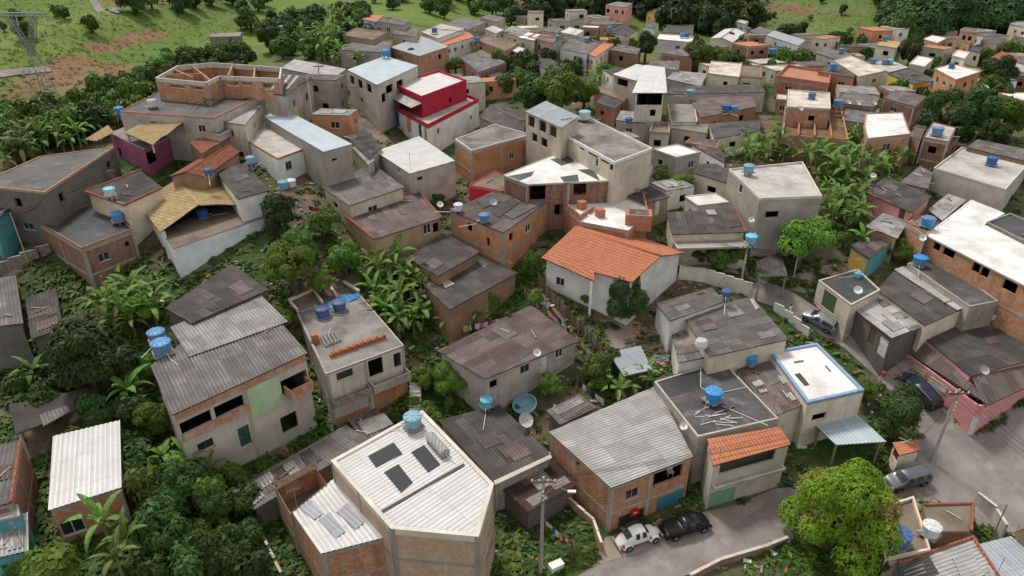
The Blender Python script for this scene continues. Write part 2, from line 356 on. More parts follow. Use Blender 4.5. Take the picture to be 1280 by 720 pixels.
def copy_tree(o, parent=None):
    c = o.copy(); C.objects.link(c); LOC[c.name] = LOC.get(o.name, (0, 0, 0))
    if parent: c.parent = parent; KIDS.setdefault(parent.name, []).append(c)
    for ch in list(children_of(o)): copy_tree(ch, c)
    return c

# ------------------------------------------------------------ corrugated and tiled roof sheets, clipped to an outline
def clip(poly, nx, ny, d):          # keep nx*x+ny*y <= d
    out = []
    for i in range(len(poly)):
        a, b = poly[i], poly[(i+1) % len(poly)]
        fa, fb = nx*a[0]+ny*a[1]-d, nx*b[0]+ny*b[1]-d
        if fa <= 0: out.append(a)
        if (fa < 0 < fb) or (fb < 0 < fa):
            t = fa/(fa-fb); out.append((a[0]+(b[0]-a[0])*t, a[1]+(b[1]-a[1])*t))
    return out
def fit_plane(P):
    P = np.array(P, float); A = np.c_[P[:, 0], P[:, 1], np.ones(len(P))]
    s, *_ = np.linalg.lstsq(A, P[:, 2], rcond=None); return s
PERIOD = {'fibro': (0.30, 0.035), 'metal': (0.36, 0.03), 'clay_': (0.42, 0.055), 'clay': (0.32, 0.034)}
def sheet(mb, P, mat, dirv=None, lift=0.0, thick=0.05):
    """a profiled sheet in the least-squares plane of P; dirv = direction the waves run (down the slope)"""
    P = np.array(P, float); a, b, c = fit_plane(P)
    if dirv is None:
        g = np.array([a, b]); dirv = g if np.linalg.norm(g) > 0.02 else P[1, :2]-P[0, :2]
    v = np.array(dirv[:2], float); v /= np.linalg.norm(v); u = np.array([v[1], -v[0]])
    o = P[:, :2].mean(0); Q = [((p[:2]-o) @ u, (p[:2]-o) @ v) for p in P]
    ar = sum(Q[i][0]*Q[(i+1) % len(Q)][1]-Q[(i+1) % len(Q)][0]*Q[i][1] for i in range(len(Q)))
    if ar < 0: Q = Q[::-1]
    key = mat[:5] if mat[:5] in PERIOD else mat.split('_')[0]
    per, amp = PERIOD.get(key, (0.3, 0.0))
    far = ppm((o[0], o[1], P[:, 2].mean())) < 8.5
    us = [q[0] for q in Q]; u0, u1 = min(us), max(us); vs = [q[1] for q in Q]; v0, v1 = min(vs), max(vs)
    rows = [(v0-1, v1+1)]; step = 0.0
    if mat.startswith('clay') and not far:
        n = max(1, int((v1-v0)/0.45)); e = np.linspace(v0, v1, n+1); rows = list(zip(e, e[1:])); step = 0.03
    down = -1 if (np.array([a, b]) @ v) > 0 else 1
    q4 = per/4; k0, k1 = math.floor(u0/q4), math.ceil(u1/q4)
    wave = lambda x: amp*math.sin(2*math.pi*x/per)
    def emit(poly, r):
        pts, uv = [], []
        for x, y in poly:
            w = o+u*x+v*y; z = a*w[0]+b*w[1]+c+lift+wave(x)
            if step: t = (y-r[0])/(r[1]-r[0]); z += step*(t if down > 0 else 1-t)
            pts.append((w[0], w[1], z)); uv.append((x, y))
        mb.poly(pts, mat, uv)
    if far or amp == 0: amp = 0; emit(Q, rows[0])
    else:
        for r in rows:
            Qr = Q if len(rows) == 1 else clip(clip(Q, 0, -1, -r[0]), 0, 1, r[1])
            if len(Qr) < 3: continue
            for k in range(k0, k1):
                q = clip(clip(Qr, -1, 0, -k*q4), 1, 0, (k+1)*q4)
                if len(q) >= 3: emit(q, r)
    # underside and rim, a little below the waves
    lo = [o+u*x+v*y for x, y in Q]; zz = lambda w, d: a*w[0]+b*w[1]+c+lift-d
    top = [(w[0], w[1], zz(w, 0.045 if amp else 0.002)) for w in lo]; bot = [(w[0], w[1], zz(w, 0.045+thick)) for w in lo]
    rim = 'frame_dark' if mat.startswith(('fibro', 'clay')) else 'steel'
    mb.poly(bot[::-1], rim)
    for i in range(len(lo)):
        j = (i+1) % len(lo); mb.poly((bot[i], bot[j], top[j], top[i]), rim)

# ------------------------------------------------------------ houses
HOUSES = {}; FOOT = []
def inset(P, d):
    P = np.array(P, float)[:, :2]; n = len(P); c = P.mean(0); out = []
    for i in range(n):
        p, a, b = P[i], P[i-1], P[(i+1) % n]
        e1 = (p-a)/max(np.linalg.norm(p-a), 1e-6); e2 = (b-p)/max(np.linalg.norm(b-p), 1e-6)
        n1 = np.array([-e1[1], e1[0]]); n2 = np.array([-e2[1], e2[0]])
        k = max(0.35, 1+n1 @ n2); out.append(p+(n1+n2)*d/k)
    return np.array(out)
class House:
    def __init__(s, key, name, label, cat, px, h, wall, roof=None, short=None, dz=None, over=0.22, floor=None, frame=False, open_=False, base=None, zref=None, group=None):
        s.key, s.px, s.h = key, px, h
        s.short = short or label; s.matw = wall
        c = np.mean(np.array(px, float), 0)
        if base is not None:                 # (corner index, pixel of the wall foot below it) fixes the height
            i, bx, by = base; g = at(bx, by); d = ray(*px[i])
            t = math.hypot(g[0], g[1])/math.hypot(d[0], d[1]); z = CAMH+d[2]*t
        elif zref is not None: z = zref
        else: z = at(c[0], c[1], h)[2]
        s.z = z; dz = dz or [0]*len(px)
        s.P = np.array([onz(x, y, z+q) for (x, y), q in zip(px, dz)])
        ar = sum(s.P[i][0]*s.P[(i+1) % len(px)][1]-s.P[(i+1) % len(px)][0]*s.P[i][1] for i in range(len(px)))
        s.ccw = ar > 0
        W_ = s.P if s.ccw else s.P[::-1]
        ins = inset(W_, over) if over else W_[:, :2].copy()
        s.Wl = ins if s.ccw else ins[::-1]        # wall outline, same order as px
        s.zt = s.P[:, 2].copy()
        g = terrain(s.P[:, 0], s.P[:, 1]); s.zb = float(min(g.min(), terrain(*s.P[:, :2].mean(0))))-0.5
        if floor is not None: s.zb = z-floor
        b = s.P[:, :2].mean(0); s.root = empty(name, (b[0], b[1], s.zb)); tag(s.root, label, cat, group)
        s.holes = {}; s.kids = []; s.roofspec = roof; s.fr = frame or wall.startswith('brick'); s.open_ = open_; s.gab = []; s.label = label
        HOUSES[key] = s; FOOT.append(s.P[:, :2].copy())
    def edge(s, i):
        j = (i+1) % len(s.px); return s.Wl[i], s.Wl[j]
    def outward(s, i):
        a, b = s.edge(i); e = (b-a)/np.linalg.norm(b-a); n = np.array([e[1], -e[0]])
        return n if s.ccw else -n
    def facing(s, i):
        a, b = s.edge(i); m = (a+b)/2; return s.outward(i) @ (-m) > 0
    def hit(s, i, px, py):            # pixel on the plane of wall i -> (along, z)
        a, b = s.edge(i); n = s.outward(i); d = ray(px, py)
        t = (n @ a)/(n @ d[:2]); p = d[:2]*t; e = (b-a)/np.linalg.norm(b-a)
        return float((p-a) @ e), CAMH+d[2]*t
    def op(s, kind, i, px, py, w, h, mat=None):
        u, z = s.hit(i, px, py); s.opuz(kind, i, u, z, w, h, mat)
    def opuz(s, kind, i, u, z, w, h, mat=None):
        a, b = s.edge(i); L = np.linalg.norm(b-a); w = min(w, L*0.9)
        u = min(max(u, w/2+0.12), L-w/2-0.12); z0 = max(z-h/2, s.zb+0.05)
        zmax = min(s.zt[i], s.zt[(i+1) % len(s.px)])-0.12; z1 = min(z0+h, zmax)
        if z1-z0 < 0.3: z0 = z1-0.3
        for k in s.holes.get(i, []):
            if not (u+w/2 <= k[0] or u-w/2 >= k[1] or z1 <= k[2] or z0 >= k[3]): return
        s.holes.setdefault(i, []).append((u-w/2, u+w/2, z0, z1, kind, mat))
    def auto(s, rs, dens=0.22, win='frame_white', kinds='oow'):
        for i in range(len(s.px)):
            if not s.facing(i): continue
            a, b = s.edge(i); L = np.linalg.norm(b-a)
            if L < 2.2: continue
            zt = min(s.zt[i], s.zt[(i+1) % len(s.px)]); st = max(1, round(s.h/2.9))
            for f in range(st):
                n = max(1, int(L*dens+rs.random()))
                for q in range(n):
                    u = L*(q+0.5+(rs.random()-0.5)*0.4)/n; kd = rs.choice(kinds); zc = zt-1.5-2.8*f
                    if zc < s.zb+0.8: continue
                    s.opuz('w' if kd == 'w' else 'o', i, u, zc, rs.choice((0.9, 1.1, 1.4)), rs.choice((0.8, 1.0)), win)
    def walls(s):
        mb = MB(); n = len(s.px); per = 0.0
        for i in range(n):
            j = (i+1) % n; a, b = s.edge(i); L = float(np.linalg.norm(b-a))
            if L < 0.05: continue
            e = (b-a)/L; no = s.outward(i); zt0, zt1 = s.zt[i], s.zt[j]; ztm = min(zt0, zt1)
            W = lambda u, z, d=0.0: (a[0]+e[0]*u-no[0]*d, a[1]+e[1]*u-no[1]*d, z)
            hs = s.holes.get(i, [])
            us = sorted({0.0, L, *[x for q in hs for x in q[:2]]}); zs = sorted({s.zb, ztm, *[x for q in hs for x in q[2:4]]})
            quad = lambda u0, u1, z0, z1, z2=None: mb.poly(
                [W(u0, z0), W(u1, z0), W(u1, z1 if z2 is None else z2), W(u0, z1)][::1 if s.ccw else -1], s.matw,
                [(per+u0, z0), (per+u1, z0), (per+u1, z1 if z2 is None else z2), (per+u0, z1)][::1 if s.ccw else -1])
            for u0, u1 in zip(us, us[1:]):
                for z0, z1 in zip(zs, zs[1:]):
                    if any(q[0]-1e-6 <= u0 and u1 <= q[1]+1e-6 and q[2]-1e-6 <= z0 and z1 <= q[3]+1e-6 for q in hs): continue
                    quad(u0, u1, z0, z1)
            if abs(zt0-zt1) > 1e-4: quad(0, L, ztm, zt0, zt1) if False else mb.poly(
                [W(0, ztm), W(L, ztm), W(L, zt1) if zt1 > zt0 else W(0, zt0)], s.matw, [(per, ztm), (per+L, ztm), ((per+L, zt1) if zt1 > zt0 else (per, zt0))])
            for (u0, u1, z0, z1, kind, mat) in hs:
                D = 0.22
                for q in (((u0, z0), (u1, z0)), ((u1, z0), (u1, z1)), ((u1, z1), (u0, z1)), ((u0, z1), (u0, z0))):
                    (p0, q0), (p1, q1) = q; mb.poly((W(p0, q0), W(p1, q1), W(p1, q1, D), W(p0, q0, D)), s.matw)
                s.fill(kind, mat, u0, u1, z0, z1, W)
            per += L+0.37
        for g in s.gab: mb.poly(g, s.matw)
        s.kids.append(mb.build('wall', s.root))
    def fill(s, kind, mat, u0, u1, z0, z1, W):
        bar = lambda mb, a0, a1, b0, b1, d0, d1, m: mb.box(W(a0, b0, d1), np.subtract(W(a1, b0, d1), W(a0, b0, d1)), (0, 0, b1-b0), np.subtract(W(a0, b0, d0), W(a0, b0, d1)), m)
        if kind == 'o': return
        if kind == 'w':
            m = mat or 'frame_white'; f = 0.06; fr = MB()
            bar(fr, u0, u1, z0, z0+f, 0.05, 0.13, m); bar(fr, u0, u1, z1-f, z1, 0.05, 0.13, m)
            bar(fr, u0, u0+f, z0+f, z1-f, 0.05, 0.13, m); bar(fr, u1-f, u1, z0+f, z1-f, 0.05, 0.13, m)
            um = (u0+u1)/2; bar(fr, um-f/2, um+f/2, z0+f, z1-f, 0.05, 0.12, m)
            w = fr.build('window', s.root); pn = MB(); bar(pn, u0+f, u1-f, z0+f, z1-f, 0.095, 0.105, 'glass'); pn.build('pane', w)
            sl_ = MB(); bar(sl_, u0-0.06, u1+0.06, z0-0.07, z0-0.004, -0.07, 0.1, 'pale_concrete'); sl_.build('sill', w)
        elif kind in 'dg':
            mb = MB(); bar(mb, u0+0.03, u1-0.03, z0, z1-0.03, 0.08, 0.12, mat)
            if kind == 'g':
                x = u0+0.1
                while x < u1-0.12: bar(mb, x, x+0.07, z0+0.05, z1-0.08, 0.045, 0.08, mat); x += 0.2
            d = mb.build('garage_gate' if kind == 'g' else 'door', s.root)
            hd = MB(); bar(hd, u1-0.2, u1-0.14, z0+0.9, z0+1.05, 0.02, 0.075, 'steel'); hd.build('handle', d)
    def frames(s):
        mb = MB(); n = len(s.px); k = 0.035
        for i in range(n):
            if not s.facing(i): continue
            a, b = s.edge(i); L = float(np.linalg.norm(b-a)); e = (b-a)/L; no = s.outward(i); hs = s.holes.get(i, [])
            zt = min(s.zt[i], s.zt[(i+1) % n])
            W = lambda u, z, d=0.0: np.array((a[0]+e[0]*u+no[0]*d, a[1]+e[1]*u+no[1]*d, z))
            xs = [0.0, L-0.28]+([L*0.5] if L > 7 else [])
            for x in xs:
                if any(q[0] < x+0.28 and q[1] > x for q in hs): continue
                mb.box(W(x, s.zb), W(x+0.28, s.zb)-W(x, s.zb), W(x, s.zb, k)-W(x, s.zb), (0, 0, zt-s.zb-0.02), 'concrete')
            z = zt-0.3; f = 0
            while z > s.zb+1.0:
                if not any(q[2] < z+0.25 and q[3] > z for q in hs):
                    mb.box(W(0.29, z), W(L-0.29, z)-W(0.29, z), W(0, z, k-0.008)-W(0, z), (0, 0, 0.25), 'concrete')
                z -= 2.8
        mb.build('concrete_frame', s.root)
    def slab(s, mat, par=0.0, th=0.16, parmat=None, name='roof', pw=0.15):
        P = s.P if s.ccw else s.P[::-1]; mb = MB(); z = P[:, 2]
        top = [(p[0], p[1], p[2]) for p in P]; bot = [(p[0], p[1], p[2]-th) for p in P]
        mb.poly(top, mat); mb.poly(bot[::-1], 'concrete')
        for i in range(len(P)):
            j = (i+1) % len(P); mb.poly((bot[i], bot[j], top[j], top[i]), 'concrete')
        s.kids.append(mb.build(name, s.root))
        if par:
            I = inset(P, pw); O = inset(P, -0.004); pb = MB(); pm = parmat or s.matw
            for i in range(len(P)):
                j = (i+1) % len(P); z0, z1 = P[i][2]-0.05, P[j][2]-0.05
                o0, o1, i0, i1 = O[i], O[j], I[i], I[j]; q = lambda p, zz: (p[0], p[1], zz)
                pb.poly((q(o0, z0), q(o1, z1), q(o1, z1+par+.05), q(o0, z0+par+.05)), pm)
                pb.poly((q(i1, z1), q(i0, z0), q(i0, z0+par+.05), q(i1, z1+par+.05)), pm)
                pb.poly((q(o0, z0+par+.05), q(o1, z1+par+.05), q(i1, z1+par+.05), q(i0, z0+par+.05)), pm)
            pb.build('parapet', s.root)
    def finish(s):
        r = s.roofspec
        if r:
            ty, mat = r[0], r[1]; o = r[2] if len(r) > 2 else {}
            if ty == 'flat': s.zt = s.zt-0.165; s.slab(mat, o.get('par', 0), parmat=o.get('parmat'), pw=o.get('pw', 0.15))
            elif ty == 'shed':
                i = o.get('d'); n = len(s.px)
                dv = None if i is None else (s.P[(i+1) % n]-s.P[i])
                a, b, c = fit_plane(s.P); s.zt = np.array([a*w[0]+b*w[1]+c-0.10 for w in s.Wl])
                mb = MB(); sheet(mb, s.P, mat, dv); rf = mb.build('roof', s.root)
                if o.get('par'):                  # walls that rise past a sunken sheet
                    s.zt = s.zt+0.1+o['par']; s.copings(o.get('parmat', s.matw), o.get('pw', 0.16))
                if o.get('ridge'): s.tile_rim(o['ridge'])
            elif ty == 'gable':
                ax, rise = o.get('ax', 0), o.get('rise', 1.0); n = 4; P = s.P
                a0, a1, b0, b1 = P[ax], P[(ax+1) % 4], P[(ax+3) % 4], P[(ax+2) % 4]
                up = np.array([0, 0, rise]); r0 = (a0+b0)/2+up; r1 = (a1+b1)/2+up; s.ridge = (r0, r1)
                mb = MB(); dv = b0-a0
                sheet(mb, [a0, a1, r1, r0], mat, (r0-a0)); sheet(mb, [r0, r1, b1, b0], mat, (b0-r0))
                mb.tube([r0+(0, 0, 0.03), r1+(0, 0, 0.03)], 0.11, mat if mat.startswith('clay') else 'fibro_mid')
                mb.build('roof', s.root); s.zt = s.zt-0.10
                W = s.Wl
                for k0, k1, rr in ((ax, (ax+3) % 4, r0), ((ax+1) % 4, (ax+2) % 4, r1)):
                    p, q = W[k0], W[k1]; m = (p+q)/2; s.gab.append([(p[0], p[1], s.zt[k0]), (q[0], q[1], s.zt[k1]), (m[0], m[1], rr[2]-0.14)])
            elif ty == 'hip':
                rise = o.get('rise', 1.0); ax = o.get('ax', 0); P = s.P
                a0, a1, b0, b1 = P[ax], P[(ax+1) % 4], P[(ax+3) % 4], P[(ax+2) % 4]; up = np.array([0, 0, rise])
                m0, m1 = (a0+b0)/2, (a1+b1)/2; k = o.get('k', 0.3); r0 = m0+(m1-m0)*k+up; r1 = m1+(m0-m1)*k+up
                mb = MB()
                sheet(mb, [a0, a1, r1, r0], mat); sheet(mb, [b1, b0, r0, r1], mat); sheet(mb, [b0, a0, r0], mat); sheet(mb, [a1, b1, r1], mat)
                for x, y in ((r0, r1), (a0, r0), (b0, r0), (a1, r1), (b1, r1)): mb.tube([x+(0, 0, .03), y+(0, 0, .03)], 0.1, 'fibro_mid' if not mat.startswith('clay') else mat)
                mb.build('roof', s.root); s.zt = s.zt-0.10
        if s.open_:
            for w, z in zip(s.Wl, s.zt):
                mb = MB(); mb.cbox((w[0], w[1], s.zb), .16, .16, z-s.zb+.05, s.matw); mb.build('post', s.root)
            return s
        s.walls()
        if s.fr: s.frames()
        return s
    def copings(s, mat, w):
        P = s.P if s.ccw else s.P[::-1]; zz = s.zt if s.ccw else s.zt[::-1]
        O, I = inset(P, -0.03), inset(P, w); O2 = O; mb = MB()
        q = lambda p, z: (p[0], p[1], z)
        for i in range(len(P)):
            j = (i+1) % len(P); a, b = zz[i], zz[j]
            mb.poly((q(O[i], a), q(O[j], b), q(I[j], b), q(I[i], a)), mat)
            mb.poly((q(O[i], a-.55), q(O[j], b-.55), q(O[j], b), q(O[i], a)), mat)
            mb.poly((q(I[j], b-.75), q(I[i], a-.75), q(I[i], a), q(I[j], b)), mat)
        mb.build('parapet', s.root)
    def tile_rim(s, edges):                # rows of ridge tiles laid along roof edges
        mb = MB()
        for i in edges:
            a, b = s.P[i], s.P[(i+1) % len(s.P)]; L = np.linalg.norm(b-a); n = max(2, int(L/0.4)); d = (b-a)/L
            up = np.array([0, 0, 0.05])
            for k in range(n): mb.tube([a+d*(L*k/n)+up*1.5, a+d*(L*(k+1.12)/n)+up], 0.12, 'clay_dark', 6, 0.15)
        mb.build('tile_rim', s.root)
    def planez(s, px, py, lift=0.0):
        a, b, c = fit_plane(s.P); d = ray(px, py); t = (c+lift-CAMH)/(d[2]-a*d[0]-b*d[1])
        return np.array([d[0]*t, d[1]*t, CAMH+d[2]*t])
    def patch(s, px, mat, name='roof_patch', lift=0.06, d=0, prof=True, label=None):
        P = [s.planez(x, y, lift) for x, y in px]; mb = MB()
        if prof and mat.split('_')[0] in ('fibro', 'metal', 'clay'): sheet(mb, P, mat, (P[(d+1) % len(P)]-P[d]), 0.0, 0.02)
        else:
            if sum(P[i][0]*P[(i+1) % len(P)][1]-P[(i+1) % len(P)][0]*P[i][1] for i in range(len(P))) < 0: P = P[::-1]
            mb.poly(P, mat); B = [p-(0, 0, 0.05) for p in P]
            for i in range(len(P)): j = (i+1) % len(P); mb.poly((B[i], B[j], P[j], P[i]), mat)
        o = mb.build(name, s.root)
        if label: o['label'] = label
        return o
    def seg(s, i, u0, u1, z, out=1.0):      # a point pair on wall i
        a, b = s.edge(i); L = np.linalg.norm(b-a); e = (b-a)/L; n = s.outward(i); return a+e*u0*L, a+e*u1*L, e, n
    def balcony(s, i, u0, u1, zdown, dep=1.1, mat=None, par=0.9, th=0.15):
        p, q, e, n = s.seg(i, u0, u1, 0); z = s.z-zdown; L = np.linalg.norm(q-p); E = np.array([*e, 0]); N = np.array([*n, 0]); mb = MB()
        o = np.array([*p, z]); m = mat or s.matw
        mb.box(o+N*0.003, E*L, N*dep, (0, 0, th), 'concrete')
        mb.box(o+N*(dep-.14)+(0, 0, th), E*L, N*.14, (0, 0, par), m)
        mb.box(o+N*.003+(0, 0, th), E*.14, N*(dep-.145), (0, 0, par), m); mb.box(o+N*.003+(0, 0, th)+E*(L-.14), E*.14, N*(dep-.145), (0, 0, par), m)
        return mb.build('balcony', s.root)
    def awning(s, i, u0, u1, zdown, dep, mat, drop=0.35):
        p, q, e, n = s.seg(i, u0, u1, 0); z = s.z-zdown; mb = MB()
        P = [(p[0]+n[0]*.02, p[1]+n[1]*.02, z), (q[0]+n[0]*.02, q[1]+n[1]*.02, z), (q[0]+n[0]*dep, q[1]+n[1]*dep, z-drop), (p[0]+n[0]*dep, p[1]+n[1]*dep, z-drop)]
        sheet(mb, P, mat, np.array(P[2])-np.array(P[1])); return mb.build('awning', s.root)

# ------------------------------------------------------------ ground patches that drape on the terrain
def drape(name, px, mat, lift=0.05, step=1.5, kind='structure', label=None, cat=None, world=False):
    P = [np.array(p, float) if world else at(*p)[:2] for p in px]
    ar = sum(P[i][0]*P[(i+1) % len(P)][1]-P[(i+1) % len(P)][0]*P[i][1] for i in range(len(P)))
    if ar < 0: P = P[::-1]
    bm = bmesh.new(); bm.faces.new([bm.verts.new((p[0], p[1], 0)) for p in P])
    A = np.array(P); lo, hi = A.min(0), A.max(0)
    bmesh.ops.triangulate(bm, faces=bm.faces[:])
    for ax in (0, 1):
        for q in np.arange(math.ceil(lo[ax]/step)*step, hi[ax], step):
            co = [0, 0, 0]; co[ax] = q; no = [0, 0, 0]; no[ax] = 1
            bmesh.ops.bisect_plane(bm, geom=bm.verts[:]+bm.edges[:]+bm.faces[:], plane_co=co, plane_no=no)
    for v in bm.verts: v.co.z = float(terrain(v.co.x, v.co.y))+lift
    bm.normal_update(); ul = bm.loops.layers.uv.new('UVMap')
    for f in bm.faces:
        for l in f.loops: l[ul].uv = (l.vert.co.x, l.vert.co.y)
    me = bpy.data.meshes.new(name); bm.to_mesh(me); bm.free(); me.materials.append(MATS[mat])
    o = bpy.data.objects.new(name, me); C.objects.link(o); tag(o, label, cat, None, kind); return o
def strip_px(pl, w):                       # px polyline -> world ribbon outline
    P = [at(*p)[:2] for p in pl]; L, Rr = [], []
    for i, p in enumerate(P):
        d = P[min(i+1, len(P)-1)]-P[max(i-1, 0)]; d /= np.linalg.norm(d); n = np.array([-d[1], d[0]])
        L.append(p+n*w/2); Rr.append(p-n*w/2)
    return L+Rr[::-1]
def inside(poly, x, y):
    r = False; n = len(poly); j = n-1
    for i in range(n):
        xi, yi, xj, yj = poly[i][0], poly[i][1], poly[j][0], poly[j][1]
        if (yi > y) != (yj > y) and x < (xj-xi)*(y-yi)/(yj-yi)+xi: r = not r
        j = i
    return r
BBOX = []
def in_house(x, y, pad=0):
    while len(BBOX) < len(FOOT): f = FOOT[len(BBOX)]; BBOX.append((*f.min(0), *f.max(0)))
    return any(b[0] <= x <= b[2] and b[1] <= y <= b[3] and inside(f, x, y) for f, b in zip(FOOT, BBOX))

# ------------------------------------------------------------ plants
def leaf_mesh(name, pts, nrm, size, mat, per=6, asp=0.32, droop=0.5, trunk=None):
    """rosettes of folded leaves at pts, opening along nrm"""
    n = len(pts); N = n*per; r = np.random.default_rng(len(pts)+17)
    pts = np.repeat(pts, per, 0); nr = np.repeat(nrm, per, 0); nr = nr/np.linalg.norm(nr, axis=1, keepdims=True)
    d = r.normal(size=(N, 3)); d -= nr*(d*nr).sum(1, keepdims=True)*0.75; d[:, 2] -= droop*0.6
    d /= np.linalg.norm(d, axis=1, keepdims=True)
    s = np.cross(d, nr+r.normal(size=(N, 3))*0.25); s /= np.linalg.norm(s, axis=1, keepdims=True)+1e-9
    L = size*r.uniform(0.6, 1.25, (N, 1)); w = L*asp
    a = pts; b = pts+d*L*0.5; tip = pts+d*L+np.array([0, 0, -1])*L*droop*0.45
    v = np.stack([a, b+s*w*0.5, tip, b-s*w*0.5], 1).reshape(-1, 3)
    f = np.arange(N*4).reshape(N, 4)
    me = bpy.data.meshes.new(name)
    me.vertices.add(N*4); me.vertices.foreach_set('co', v.astype(np.float32).ravel())
    me.loops.add(N*4); me.loops.foreach_set('vertex_index', f.ravel().astype(np.int32))
    me.polygons.add(N); me.polygons.foreach_set('loop_start', np.arange(0, N*4, 4, dtype=np.int32)); me.polygons.foreach_set('loop_total', np.full(N, 4, np.int32))
    me.update(calc_edges=True); me.materials.append(MATS[mat]); return me
def crown_points(n, r, lobes=14, flat=0.85, seed=0, spread=0.70, lob=(0.22, 0.46)):
    g = np.random.default_rng(seed); c = []
    while len(c) < lobes:
        p = g.uniform(-1, 1, 3)
        if np.linalg.norm(p) < 1 and p[2] > -0.75: c.append(p*spread*(1 if len(c) else 0.1))
    c = np.array(c); rad = g.uniform(*lob, lobes); rad[0] = 0.6
    pts, nr = [], []
    while len(pts) < n:
        k = g.integers(lobes); d = g.normal(size=3); d /= np.linalg.norm(d)
        if d[2] < -0.55: continue
        q = c[k]+d*rad[k]*g.uniform(0.72, 1.04)
        if (np.linalg.norm(c-q, axis=1) < rad*0.72).any(): continue
        pts.append(q); nr.append(d*0.8+np.array([0, 0, 0.35]))
    p = np.array(pts)*r; p[:, 2] *= flat; return p, np.array(nr)
def trunk_mesh(name, r, hc, seed=0):
    g = random.Random(seed); mb = MB(); top = (g.uniform(-.2, .2), g.uniform(-.2, .2), hc*0.75)
    mb.tube([(0, 0, -0.6), (0.05, 0, hc*0.4), top], 0.09*r**0.7+0.05, 'bark', 8, 0.06*r**0.7+0.02)
    for k in range(6):
        a = k*1.05+g.random()*0.6; e = (math.cos(a)*r*0.55, math.sin(a)*r*0.55, hc+r*g.uniform(-.1, .35))
        m = (e[0]*0.4, e[1]*0.4, hc*0.72+(e[2]-hc*0.72)*0.55); mb.tube([(0, 0, hc*0.45), m, e], 0.045*r**0.7+0.03, 'bark', 5, 0.012*r)
    return mb.mesh(name)
TREEMESH = {}
def tree_proto(kind, q):
    """unit crowns (radius 1) shared by every tree of a kind"""
    key = (kind, q)
    if key not in TREEMESH:
        n, per, size, mat, flat, lobes, asp, droop = {
            'mango': (4600, 7, 0.075, 'leaf_mango', 1.0, 34, 0.27, 0.35), 'olive': (2400, 6, 0.10, 'leaf_olive', 0.85, 22, 0.3, 0.5),
            'dark': (1500, 6, 0.12, 'leaf_dark', 0.9, 16, 0.42, 0.35), 'mid': (1500, 6, 0.13, 'leaf_mid', 0.9, 15, 0.42, 0.35),
            'bright': (1500, 6, 0.12, 'leaf_bright', 0.85, 16, 0.42, 0.3), 'bush': (1500, 5, 0.11, 'leaf_mid', 1.0, 10, 0.40, 0.1),
            'darkbush': (1700, 5, 0.10, 'leaf_dark', 1.0, 9, 0.42, 0.1), 'fluffy': (1600, 6, 0.17, 'leaf_bright', 0.95, 12, 0.10, 0.25),
            'broad': (500, 5, 0.26, 'leaf_bright', 0.75, 14, 0.8, 0.3), 'wood': (420, 5, 0.26, 'leaf_dark', 0.95, 9, 0.5, 0.3), 'woodmid': (420, 5, 0.26, 'leaf_mid', 0.95, 9, 0.5, 0.3)}[kind]
        p, nr = crown_points(n, 1.0, lobes, flat, 11+q*7+len(kind), *((.76, (.17, .34)) if kind in ('mango', 'olive') else (.7, (.22, .46)))); TREEMESH[key] = leaf_mesh('crown_'+kind, p, nr, size, mat, per, asp, droop)
        TREEMESH[key, 't'] = trunk_mesh('trunk_'+kind, 1.0, 1.15, q)
    return TREEMESH[key], TREEMESH[key, 't']
TREES = []
def tree(px, py, rpx, kind, label, cat='tree', name=None, group=None, lift=1.0, small=False, sz=1.0, base=None):
    """crown centred on a pixel, crown radius in pixels"""
    r = rpx/ppm(at(px, py, 2.0)); hc = max(r*1.05*lift, 0.4)
    c = at(px, py, hc); r = rpx/ppm(c); q = len(TREES) % 3
    cm, tm = tree_proto(kind, q); g = float(terrain(c[0], c[1])); TREES.append((c[0], c[1], r))
    name = name or ('bush' if 'bush' in kind else 'tree')
    root = empty(name, (c[0], c[1], g)); tag(root, label, cat, group)
    o = bpy.data.objects.new('crown', cm); C.objects.link(o); o.parent = root; o.location = (0, 0, hc); o.scale = (r, r, r*sz); o.rotation_euler.z = random.random()*6.28
    t = bpy.data.objects.new('trunk', tm); C.objects.link(t); t.parent = root; k = hc/1.15; t.scale = (r*0.9, r*0.9, k); t.rotation_euler.z = random.random()*6.28
    return root
def join_tree(kind, q):                    # crown and trunk in one mesh, for far trees
    key = (kind, q, 'j')
    if key not in TREEMESH:
        cm, tm = tree_proto(kind, q); bm = bmesh.new(); bm.from_mesh(tm); 
        for f in bm.faces: f.material_index = 1
        n0 = len(bm.verts); bm.from_mesh(cm); bm.verts.ensure_lookup_table()
        for v in list(bm.verts)[n0:]: v.co.z += 1.1
        me = bpy.data.meshes.new('tree_'+kind); bm.to_mesh(me); bm.free(); me.materials.append(cm.materials[0]); me.materials.append(tm.materials[0]); TREEMESH[key] = me
    return TREEMESH[key]
def far_tree(x, y, r, kind, label, group, cat='tree', name='tree'):
    o = bpy.data.objects.new(name, join_tree(kind, random.randrange(3))); C.objects.link(o)
    o.location = (x, y, float(terrain(x, y))-0.2); o.scale = (r, r*random.uniform(.85, 1.15), r*random.uniform(.85, 1.25)); o.rotation_euler.z = random.random()*6.28
    tag(o, label, cat, group); return o
